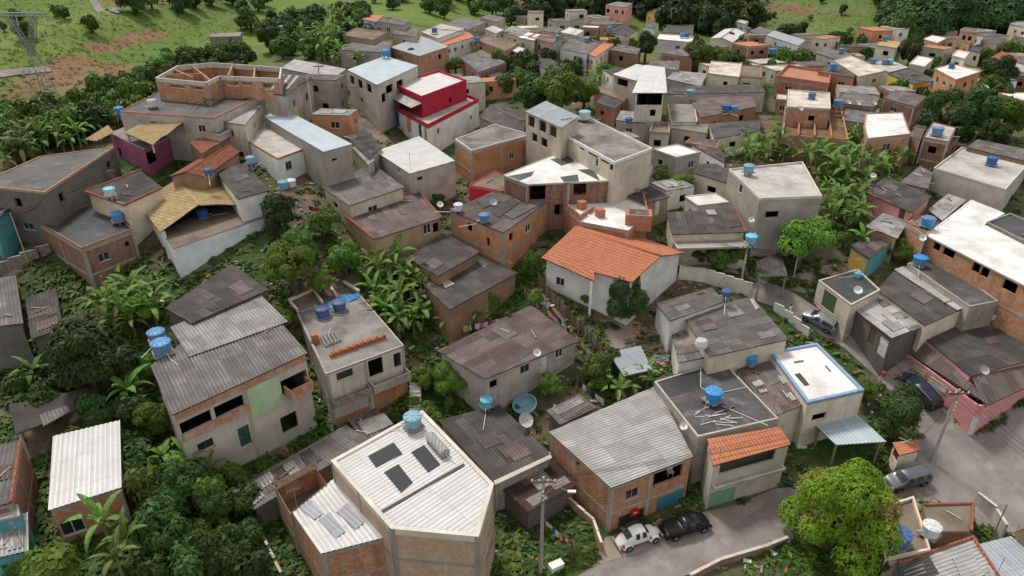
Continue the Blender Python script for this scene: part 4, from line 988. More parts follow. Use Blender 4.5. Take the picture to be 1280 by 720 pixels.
a = H('longblock', 'apartment_block', 'long three storey concrete block with white parapet and rows of dark windows', 'building', [(700, 168), (730, 146), (815, 188), (768, 206)], 7.2, 'cream_wall', FL('slab_grey', .35, parmat='white_wall'), short='the long concrete block', over=0,
  ops=[('o', 3, 728, 172, 1.3, 1.2), ('o', 3, 742, 178, 2.4, 1.2), ('o', 3, 757, 184, 2.0, 1.2), ('o', 3, 724, 191, .6, 1.2), ('o', 3, 731, 194, .6, 1.2), ('o', 3, 738, 198, .6, 1.2), ('o', 3, 746, 203, .6, 1.0), ('o', 3, 754, 207, .6, 1.0), ('o', 3, 764, 209, .8, .8)])
a = H('curvedroof', 'verandah_house', 'cream house with curved grey metal roof over an open top veranda', 'house', [(656, 139), (682, 126), (724, 145), (702, 160)], 8.6, 'cream_wall', SH('metal_grey', d=0), short='the curved metal roof', over=0.15, dz=[.0, .5, .5, 0],
  ops=[('o', 3, 664, 152, 1.9, 1.5), ('o', 3, 678, 158, 2.0, 1.5), ('o', 3, 691, 164, 2.0, 1.5), ('o', 3, 668, 172, 1.6, 1.2), ('o', 3, 680, 178, 1.8, 1.2)])
H('tarpblock', 'small_house', 'small concrete annex covered by a royal blue tarp', 'house', [(772, 212), (806, 198), (816, 206), (784, 216)], 3.0, 'pale_concrete', FL('tarp_royal'), short='the blue tarp annex', over=0)
a = H('orangeblock', 'brick_house', 'orange brick house with cluttered sheet roof and two tanks', 'house', [(562, 263), (615, 240), (685, 252), (629, 291)], 4.2, 'orange_wall', SH('fibro_rust', d=0), short='the orange house with cluttered roof', over=0.1, ops=[('o', 3, 587, 284, .9, 1.0), ('o', 3, 610, 302, .6, 1.0), ('w', 2, 660, 285, 1.2, 1.0), ('o', 2, 639, 296, .9, 1.0)], frame=True)
for q, m_ in (([(596, 250), (618, 243), (626, 252), (604, 260)], 'slab_black'), ([(612, 262), (640, 246), (650, 252), (624, 272)], 'fibro_dark'), ([(630, 268), (668, 252), (678, 254), (640, 274)], 'fibro_mid')): a.patch(q, m_, 'roof_sheet', 0.1, 1)

# terracotta house with hipped jog
a = House('terracotta', 'tiled_house', 'large house with bright orange clay tile gable roof and white walls', 'house', [(676, 322), (754, 279), (856, 317), (790, 354)], 3.5, 'white_wall', GA('clay', 1.5, 1), short='the orange tile roof', over=.45)
a.op('w', 3, 700, 352, 1.1, 1.0); a.finish()
mb = MB(); r0, r1 = a.ridge; fa = a.P[0]; ea = a.P[3]
p0 = onz(676, 322, a.z); p1 = onz(744, 352, a.z-.55); p2 = a.P[0]+(a.P[3]-a.P[0])*.60
sheet(mb, [a.P[0]+(0, 0, .03), p1, p2+(0, 0, .03)], 'clay', (p1-(a.P[0]+p2)/2)); mb.build('porch_roof', a.root)
mb = MB(); 
for p in (p0*.06+p1*.94, ): mb.cbox((p[0], p[1]+.25, a.zb), .25, .25, p1[2]-.12-a.zb, 'white_wall')
mb.build('porch_post', a.root)

a = H('brownrim', 'house', 'house with dark corrugated roof rimmed in red tiles and white pipes on it', 'house', [(428, 267), (522, 239), (552, 272), (468, 299)], 3.4, 'tan_wall', SH('fibro_rust', d=1, ridge=[0, 1, 3]), short='the red rimmed dark roof', ops=[('w', 2, 534, 286, 1.1, 1.2, 'frame_white'), ('o', 2, 546, 284, .9, 1.2)])
H('greyfour', 'house', 'house with plain grey sheet roof beside the white metal roof', 'house', [(403, 234), (466, 204), (506, 234), (436, 257)], 3.0, 'cream_wall', SH('fibro_mid', d=1), short='the plain grey sheet roof', auto=.15)
a = H('whitemetal', 'grey_house', 'grey walled house with clean white metal roof', 'house', [(469, 189), (524, 170), (569, 201), (512, 217)], 4.4, 'grey_wall', SH('metal_white', d=0), short='the clean white metal roof', over=.05, ops=[('o', 2, 525, 223, .9, .4), ('w', 3, 498, 213, .8, .8)])
H('reddoor', 'small_house', 'small house with grey slab and dark red side wall', 'house', [(586, 232), (618, 214), (648, 226), (628, 240)], 3.0, 'red_wall', FL('slab_brown', .1), short='the dark red side wall', over=0)
a = H('brickgrey', 'brick_house', 'brick house with stained grey flat roof and low parapet', 'house', [(569, 175), (618, 156), (664, 169), (589, 189)], 4.6, 'orange_wall', FL('slab_grey', .15, parmat='pale_concrete'), short='the stained grey flat roof', over=0, frame=True, ops=[('w', 2, 640, 195, .9, .9)])
H('darkhip', 'house', 'low house with dark two sided roof below the red house', 'house', [(598, 146), (625, 128), (662, 148), (640, 166)], 3.4, 'grey_wall', GA('fibro_dark', .7, 1), short='the dark two sided roof', auto=.2)
H('darklong', 'house', 'dark corrugated roof with pale patch above the garden', 'house', [(510, 322), (554, 291), (600, 315), (548, 345)], 3.2, 'rust_wall', SH('fibro_dark', d=1), short='the dark garden roof')
a = H('darklong2', 'house', 'broad dark corrugated roof stepping down to the garden', 'house', [(527, 354), (602, 315), (647, 341), (562, 387)], 3.0, 'rust_wall', SH('fibro_dark', d=1), short='the broad dark stepped roof')
for q in ([(552, 352), (560, 349), (568, 355), (556, 360)], [(544, 330), (550, 327), (554, 330), (548, 333)]): a.patch(q, 'fibro_pale', 'roof_sheet', .08, 1)
a = H('central', 'garden_house', 'low house with rust stained grey roof and laundry around its garden', 'house', [(546, 438), (664, 381), (724, 426), (606, 474)], 3.0, 'grey_wall', SH('fibro_rust', d=0), short='the laundry garden house', over=.3, dz=[.35, .35, 0, 0],
  ops=[('w', 2, 699, 441, .9, 1.1, 'frame_white'), ('w', 2, 656, 461, 1.1, .9, 'frame_steel'), ('d', 2, 680, 456, .9, 1.9, 'door_white'), ('o', 2, 617, 480, .9, .9)])
# ---- bare house with bricks on the roof
a = H('bare', 'unfinished_house', 'tall bare concrete house with rows of bricks and two tanks on its flat roof', 'house', [(371, 391), (448, 366), (505, 432), (407, 468)], 6.4, 'pale_concrete', FL('slab_grey', .05, parmat='concrete'), short='the bare concrete house', over=0, base=(3, 417, 535), frame=True,
  ops=[('w', 2, 431, 468, 1.6, .8, 'frame_dark'), ('o', 2, 470, 459, 1.5, 1.9), ('o', 2, 497, 450, .8, 1.6), ('o', 2, 483, 490, 2.0, 1.7)])
mb = MB(); p, q_, e, nn = a.seg(2, .04, .46, 0); L = np.linalg.norm(q_-p); mb.box((p[0]+nn[0]*.004, p[1]+nn[1]*.004, a.zb), np.array([*e, 0])*L, np.array([*nn, 0])*.04, (0, 0, a.z-3.5-a.zb), 'orange_wall')
p, q_, e, nn = a.seg(2, .54, .96, 0); L = np.linalg.norm(q_-p); mb.box((p[0]+nn[0]*.004, p[1]+nn[1]*.004, a.zb), np.array([*e, 0])*L, np.array([*nn, 0])*.04, (0, 0, a.z-5.2-a.zb), 'orange_wall'); mb.build('painted_render', a.root)
a.balcony(2, .0, .5, 3.4, 1.0, 'concrete', .75); a.balcony(2, .52, 1.0, 3.4, 1.0, 'wood_grey', .7)
mb = MB()
for (x0, y0), (x1, y1) in (((360, 378), (425, 352)), ((360, 378), (371, 390)), ((392, 366), (402, 380)), ((410, 358), (420, 372)), ((425, 352), (448, 366))):
    A, B = onz(x0, y0, a.z+.3), onz(x1, y1, a.z+.3); d = B-A; L = np.linalg.norm(d); d /= L; mb.box(A, d*L, np.array([-d[1], d[0], 0])*.22, (0, 0, .3), 'cream_wall')
mb.build('roof_beam', a.root)
H('bareback', 'brick_annex', 'brick annex with empty roof beams behind the bare concrete house', 'house', [(361, 379), (425, 353), (447, 365), (371, 389)], 6.0, 'brick_red', FL('slab_brown'), short='the beam topped annex', over=0.05, zref=HOUSES['bare'].z-.05)
# ---- big grey roof house
a = H('biggrey', 'two_storey_house', 'large two storey house with two tone grey corrugated roof and brick front', 'house', [(188, 457), (316, 364), (385, 441), (215, 519)], 6.4, 'pale_concrete', SH('fibro_mid', d=3), short='the two tone grey roof', over=.2, frame=True,
  ops=[('o', 2, 243, 529, 2.5, 1.15), ('o', 2, 287, 508, 2.5, 1.15), ('w', 2, 257, 556, 1.3, .8, 'frame_dark'), ('d', 2, 306, 545, 1.0, 2.0, 'door_green'), ('o', 2, 368, 478, 2.6, 1.5), ('o', 2, 362, 528, 1.6, 1.8)])
a.patch([(213, 409), (319, 362), (360, 402), (236, 446)], 'fibro_light', 'upper_roof', .12, 1, label='paler grey upper roof sheets')
mb = MB(); p, q_, e, nn = a.seg(2, .24, .50, 0); L = np.linalg.norm(q_-p); mb.box((p[0]+nn[0]*.004, p[1]+nn[1]*.004, a.z-3.9), np.array([*e, 0])*L, np.array([*nn, 0])*.08, (0, 0, 3.0), 'green_wall'); mb.build('green_render', a.root)
mb = MB(); p, q_, e, nn = a.seg(2, .005, .995, 0); L = np.linalg.norm(q_-p)
for u0, u1, z0, z1 in ((0, 1, -.78, -.12), (.51, 1, -2.95, -2.25)): mb.box((p[0]+nn[0]*.04+e[0]*L*u0, p[1]+nn[1]*.04+e[1]*L*u0, a.z+z0), np.array([*e, 0])*L*(u1-u0), np.array([*nn, 0])*.06, (0, 0, z1-z0), 'brick')
mb.build('brick_band', a.root)
a.balcony(2, .03, .22, 3.3, 1.2, 'brick', .9)
a = H('upperdark', 'house', 'dark corrugated roof stepping up behind the two tone grey roof', 'house', [(206, 385), (290, 330), (336, 362), (240, 404)], 5.4, 'dark_wall', SH('fibro_dark', d=3), short='the dark roof behind the two tone roof', zref=HOUSES['biggrey'].z+.4)
# ---- left middle
a = H('whitetile', 'white_house', 'white two storey house with flat slab and yellow tile gable on top', 'house', [(201, 290), (290, 246), (331, 271), (217, 310)], 5.6, 'bright_wall', FL('slab_brown', .0), short='the yellow tiled white house', over=0, base=(3, 230, 347))
z = a.z+.9; r0, r1 = onz(220, 225, a.z+2.3), onz(249, 256, a.z+2.3); L0, L1 = onz(172, 254, z), onz(200, 290, z); R0, R1 = onz(277, 224, z), onz(307, 256, z)
mb = MB(); sheet(mb, [L0, r0, r1, L1], 'clay_yellow', L0-r0); sheet(mb, [r0, R0, R1, r1], 'clay_yellow', R0-r0); mb.tube([r0, r1], .12, 'clay_yellow'); mb.build('tile_roof', a.root)
mb = MB(); b0, b1, b2 = [np.array([*x[:2], a.z]) for x in (L1*.9+r1*.1, r1, R1*.9+r1*.1)]
for q in (L0, L1, R0, R1):
    m = q*.93+(L0+R1)/2*.07; mb = MB(); mb.cbox((m[0], m[1], a.z-2.5), .22, .22, z-.1-a.z+2.5, 'white_wall'); mb.build('post', a.root)
mb = MB(); M0, M1 = (L0*.92+r0*.08), (L1*.92+r1*.08); mb.box((M0[0], M0[1], a.zb), (M1-M0)*[1, 1, 0], (.15, .05, 0), (0, 0, z-.15-a.zb), 'white_wall'); mb.build('side_wall', a.root)
a = H('blackflat2', 'brick_house', 'dark brick house with glossy black flat roof and white pipes', 'house', [(46, 278), (127, 251), (166, 287), (102, 311)], 5.6, 'brick_dark', FL('slab_black', .12, parmat='brick_dark'), short='the glossy black flat roof', over=0, base=(3, 118, 362), ops=[('w', 2, 130, 321, 1.2, .9, 'window_blue'), ('o', 2, 159, 305, .5, .5), ('o', 2, 152, 352, .9, .9)])
a = H('darkrim', 'house', 'dark grey roof with a red tile edge and one white tank', 'house', [(107, 240), (176, 213), (203, 235), (155, 257)], 3.8, 'cream_wall', SH('fibro_dark', d=0, ridge=[0, 2, 3]), short='the dark roof with red edge')
a = H('leftlong', 'long_house', 'long grey walled house with dark weathered slab at the picture edge', 'house', [(-30, 232), (50, 196), (143, 184), (56, 241)], 5.0, 'dark_wall', FL('slab_dark', .1, parmat='brick'), short='the long dark slab', over=0, auto=.12, win='window_blue')
H('leftblue', 'small_house', 'low roof with blue painted wall under the long dark slab', 'house', [(-30, 262), (14, 232), (30, 246), (-10, 280)], 3.6, 'teal_wall', SH('fibro_dark'), short='the blue walled low roof')
a = H('pinktall', 'pink_house', 'tall magenta pink house with yellow tile roof over its veranda', 'house', [(137, 166), (196, 142), (236, 160), (180, 186)], 6.0, 'magenta_wall', FL('slab_grey', 0), short='the magenta pink house', over=0, ops=[('o', 2, 190, 196, 2.0, 1.6), ('o', 3, 150, 190, 1.2, 1.2), ('o', 2, 222, 178, 1.6, 1.4)], base=(3, 185, 222))
z = a.z+1.2; mb = MB(); q = [onz(156, 166, z), onz(200, 141, z+1.0), onz(231, 152, z+1.0), onz(190, 181, z)]; sheet(mb, q, 'clay_yellow', q[0]-q[1]); mb.build('tile_roof', a.root)
mb = MB()
for p in q: m = p*.92+(q[0]+q[2])/2*.08; mb = MB(); mb.cbox((m[0], m[1], a.z), .18, .18, m[2]-.2-a.z, 'pink_wall'); mb.build('post', a.root)
mb = MB(); q = [onz(106, 174, a.z+.3), onz(135, 157, a.z+.9), onz(142, 164, a.z+.9), onz(122, 177, a.z+.3)]; sheet(mb, q, 'clay_yellow', q[0]-q[1]); mb.build('side_roof', a.root)
a = H('brickbase', 'flat_house', 'wide dark flat slab under the roofless brick storey', 'house', [(150, 140), (205, 113), (330, 118), (268, 148)], 5.6, 'grey_wall', FL('slab_dark', .12, parmat='brick_red'), short='the wide dark slab', over=0, auto=.1)
a = H('bricktop', 'roofless_storey', 'roofless red brick upper storey with open rooms on a hilltop house', 'building site', [(194, 97), (221, 82), (266, 78), (352, 84), (350, 98), (274, 95), (258, 103)], 9.0, 'brick', None, short='the roofless brick storey', over=0, floor=3.2, zref=HOUSES['brickbase'].z+3.1, ops=[('o', 6, 221, 107, 2.6, .7), ('o', 6, 246, 109, 2.2, .7), ('o', 4, 290, 103, 2.0, 1.0), ('o', 4, 308, 103, 1.6, .8), ('o', 4, 335, 106, 1.8, 1.4)])
a.copings('pale_concrete', .2)
mb = MB()
for (x0, y0), (x1, y1) in (((238, 81), (262, 100)), ((215, 86), (240, 96)), ((204, 93), (254, 92)), ((290, 81), (284, 94)), ((318, 83), (316, 96))):
    A, B = onz(x0, y0, a.z-.25), onz(x1, y1, a.z-.25); d = B-A; L = np.linalg.norm(d); d /= L; mb.box(A-(0, 0, 2.7), d*L, np.array([-d[1], d[0], 0])*.2, (0, 0, 2.7), 'brick')
mb.build('inner_wall', a.root)
a = H('bluegrey', 'white_house', 'white two storey house with patchy grey roof beside a blue metal roof', 'house', [(291, 166), (336, 143), (398, 180), (347, 199)], 6.0, 'white_wall', FL('slab_pale', .1, parmat='brick_red'), short='the patchy grey roof with red tiles', over=0, base=(3, 350, 232), ops=[('w', 2, 361, 207, 1.1, 1.1, 'frame_steel'), ('o', 2, 383, 197, .4, .4)])
a = H('bluemetal', 'house', 'concrete house with blue grey metal roof above the white house', 'house', [(330, 146), (350, 134), (440, 180), (404, 190)], 4.0, 'concrete', SH('metal_blue', d=1), short='the blue grey metal roof', over=.05, ops=[('o', 2, 418, 199, .8, .2)])
a = H('claysmall', 'small_house', 'small red tiled roof with two slopes behind the yellow tiled house', 'house', [(211, 221), (277, 182), (300, 190), (256, 221)], 3.2, 'rust_wall', GA('clay_dark', .6, 0), short='the small red tiled roof')
a = H('cornerribs', 'house', 'dark ribbed roof with crossing white cables beside the white house', 'house', [(270, 214), (307, 203), (336, 238), (297, 249)], 3.2, 'white_wall', SH('fibro_dark', d=1), short='the cable crossed dark roof')
a = H('greystripes', 'concrete_house', 'tall grey house with white striped sheet roof beside the brick storey', 'house', [(333, 116), (350, 92), (390, 96), (356, 120)], 6.2, 'grey_wall', SH('fibro_dark', d=0), short='the white striped grey roof', over=0.05, ops=[('o', 2, 384, 121, 1.2, 1.2), ('o', 2, 368, 129, .9, .9), ('d', 2, 378, 145, 2.2, 2.4, 'door_yellow')])
for k in range(3): a.patch([(352+k*9, 92.5+k*.8), (356+k*9, 93+k*.8), (342+k*9, 111), (338+k*9, 112)], 'fibro_pale', 'roof_sheet', .08, 1)
H('whitelow', 'long_shed', 'long low building with white sheet roof near the trees', 'building', [(351, 85), (368, 74), (433, 86), (416, 98)], 3.6, 'grey_wall', SH('fibro_pale', d=1), short='the long low white roof', over=.1)
a = H('greyblue', 'two_storey_house', 'two storey raw grey house with pale blue metal roof and open veranda', 'house', [(434, 87), (481, 70), (523, 82), (471, 106)], 6.8, 'pale_concrete', SH('metal_blue', d=0), short='the pale blue metal roof', over=.1,
  ops=[('o', 3, 440, 100, 2.3, 1.4), ('o', 3, 450, 105, 2.3, 1.4), ('o', 3, 461, 110, 2.3, 1.4), ('o', 2, 487, 111, 2.6, 1.3), ('o', 2, 500, 105, 2.6, 1.3), ('o', 3, 452, 125, 1.4, .9), ('o', 2, 480, 122, 1.6, 1.4)])
a = H('redhouse', 'red_house', 'bright red two storey house with white roof, yellow and blue ground floor', 'house', [(492, 107), (548, 90), (583, 102), (527, 123)], 7.0, 'red_wall', SH('metal_white', d=0, par=.35, pw=.14), short='the bright red house', over=0.02, floor=3.7, ops=[('o', 2, 563, 125, .8, .9)])
a = H('redbase', 'red_house', 'white, yellow and blue ground floor carrying the red upper storey', 'house', [(481, 130), (548, 108), (598, 127), (535, 160)], 4.0, 'white_wall', FL('slab_pale', .55, parmat='red_wall'), short='the red house base', over=0, ops=[('o', 2, 548, 164, .8, .9), ('o', 2, 589, 147, .8, .8), ('d', 3, 496, 148, 2.0, 2.6, 'door_blue'), ('d', 3, 511, 156, 1.9, 2.6, 'door_yellow'), ('d', 3, 525, 163, 1.2, 2.6, 'frame_dark'), ('d', 3, 532, 168, 1.0, 2.8, 'door_yellow')])
HOUSES['redhouse'].awning(3, 0.0, 1.0, .75, 1.9, 'fibro_pale', .5)
# ---- lower left
a = H('whiteshed', 'brick_house', 'small brick house with bright white corrugated roof among banana plants', 'house', [(66, 545), (150, 525), (152, 609), (60, 638)], 3.4, 'brick', SH('metal_white', d=1), short='the small white corrugated roof', over=.1, ops=[('w', 2, 87, 660, 1.5, 1.3, 'frame_white')])
H('leftbrick', 'brick_house', 'brick house with grey roof and red tile rim at the picture edge', 'house', [(-40, 565), (26, 550), (14, 628), (-40, 640)], 4.6, 'brick_dark', SH('fibro_mid', d=1, ridge=[1]), short='the red rimmed edge house', over=0)
H('tealroof', 'teal_house', 'teal house with pale blue slab below the brick house at the edge', 'house', [(-40, 640), (22, 630), (25, 644), (-40, 658)], 4.0, 'teal_wall', FL('tank_sky' if False else 'slab_pale'), short='the teal house', over=0)
H('tealsheet', 'teal_porch', 'ribbed grey porch roof with teal posts below the brick edge house', 'house', [(-40, 662), (35, 640), (36, 688), (-40, 706)], 2.8, 'teal_wall', SH('fibro_pale', d=1), short='the ribbed teal porch')
a = H('darkshed', 'shed', 'open dark corrugated shed with one pale sheet among the trees', 'shed', [(11, 506), (111, 485), (114, 506), (20, 543)], 2.5, 'cream_wall', SH('fibro_dark', d=2), open_=True, short='the dark open shed')
a.patch([(50, 518), (84, 506), (88, 514), (54, 533)], 'fibro_mid', 'roof_sheet', .09, 1)
H('leftroof', 'house', 'dark corrugated roof with white gutter at the picture edge', 'house', [(-40, 350), (20, 345), (29, 404), (-40, 412)], 3.2, 'dark_wall', SH('fibro_mid', d=1), short='the white guttered roof')
H('leftroofb', 'shed', 'sagging black sheet roof beside the white guttered roof', 'shed', [(31, 372), (70, 360), (79, 410), (39, 424)], 2.6, 'dark_wall', SH('fibro_dark', d=1), short='the sagging black shed')
a = H('striproof', 'row_house', 'long narrow row of patched grey sheets beside the big white roof', 'house', [(297, 608), (432, 531), (462, 551), (318, 637)], 2.7, 'dark_wall', SH('fibro_mid', d=1), short='the narrow patched row roof')
for q, m_ in (([(318, 600), (338, 589), (346, 600), (326, 612)], 'fibro_pale'), ([(338, 589), (352, 581), (360, 592), (346, 600)], 'fibro_dark'), ([(374, 568), (388, 560), (402, 574), (384, 584)], 'fibro_dark'), ([(300, 612), (318, 602), (330, 620), (316, 632)], 'fibro_pale')): a.patch(q, m_, 'roof_sheet', .09, 1)
a = H('stripend', 'small_house', 'brown and pale sheet roof below the bare concrete house', 'house', [(434, 523), (472, 511), (496, 536), (456, 556)], 2.6, 'dark_wall', SH('fibro_rust', d=1), short='the brown and pale sheet roof')
a.patch([(446, 527), (480, 516), (492, 530), (458, 544)], 'fibro_light', 'roof_sheet', .09, 0)
a = H('darkpair', 'house', 'dark ribbed roof with a pale gutter right beside the broad white roof', 'house', [(548, 525), (624, 506), (690, 570), (618, 604)], 3.0, 'grey_wall', SH('fibro_dark', d=1), short='the dark ribbed roof by the white roof')
a.patch([(617, 601), (688, 568), (690, 572), (619, 606)], 'pale_concrete', 'gutter', .1, prof=False)
H('rustback', 'shed', 'dark rusty tile roof behind the concrete utility pole', 'shed', [(622, 606), (694, 574), (722, 606), (660, 640)], 2.3, 'dark_wall', SH('fibro_wine', d=0), short='the rusty shed roof')
a = H('smallgrey', 'small_house', 'small grey corrugated roof in the cluttered yard', 'shed', [(683, 513), (724, 493), (746, 509), (700, 531)], 2.4, 'dark_wall', SH('fibro_mid', d=0), short='the small grey yard roof')
H('metalsheet', 'lean_to', 'bright grey metal sheet roof over a yard corner', 'shed', [(760, 440), (801, 432), (815, 462), (780, 470)], 2.3, 'wood_grey', SH('metal_grey', d=0), open_=True, short='the bright metal yard sheet')
a = H('carport', 'carport', 'pale ribbed metal carport roof beside the mango tree', 'carport', [(1019, 531), (1067, 514), (1108, 552), (1045, 556)], 2.4, 'wood_grey', SH('metal_blue', d=1), open_=True, short='the pale metal carport', over=.3)
a = H('kiosk', 'kiosk', 'tiny kiosk with orange tile roof and red door beside the street', 'kiosk', [(1115, 553), (1146, 549), (1151, 563), (1124, 569)], 2.3, 'cream_wall', SH('clay', d=0), short='the tiny kiosk', over=.15, ops=[('d', 3, 1128, 576, 1.0, 1.8, 'door_red')])
a = H('cornerterrace', 'terrace_house', 'low brown concrete terrace with navy tank at the street corner', 'house', [(1090, 640), (1141, 623), (1162, 690), (1105, 702)], 2.6, 'cream_wall', FL('slab_brown', .3, parmat='cream_wall'), short='the brown corner terrace', over=0)
a = H('cornertile', 'courtyard_wall', 'plastered courtyard wall block capped with red tiles at the street corner', 'wall', [(1155, 632), (1216, 630), (1214, 664), (1162, 664)], 2.0, 'rust_wall', FL('slab_brown', 0), short='the tile capped courtyard', over=0)
mb = MB(); 
a.tile_rim([0, 1])
a = H('cornersheet', 'house', 'ribbed pale and dark roof with red tile edge near the bottom corner', 'house', [(1122, 705), (1216, 672), (1254, 730), (1130, 760)], 2.7, 'grey_wall', SH('fibro_pale', d=0, ridge=[0, 1]), short='the ribbed corner roof', over=.1)
a.patch([(1122, 705), (1160, 692), (1178, 724), (1128, 735)], 'fibro_dark', 'roof_sheet', .08, 0)
H('cornermetal', 'house', 'smooth grey green metal roof in the bottom corner', 'house', [(1224, 680), (1264, 670), (1330, 730), (1250, 750)], 2.7, 'grey_wall', SH('metal_grey', d=1), short='the grey green corner roof')
a = H('canopy', 'carport', 'dark slatted carport leaning beside the street verge', 'carport', [(945, 327), (976, 314), (985, 345), (948, 346)], 2.4, 'wood_grey', SH('fibro_dark', d=1), open_=True, short='the dark slatted carport')

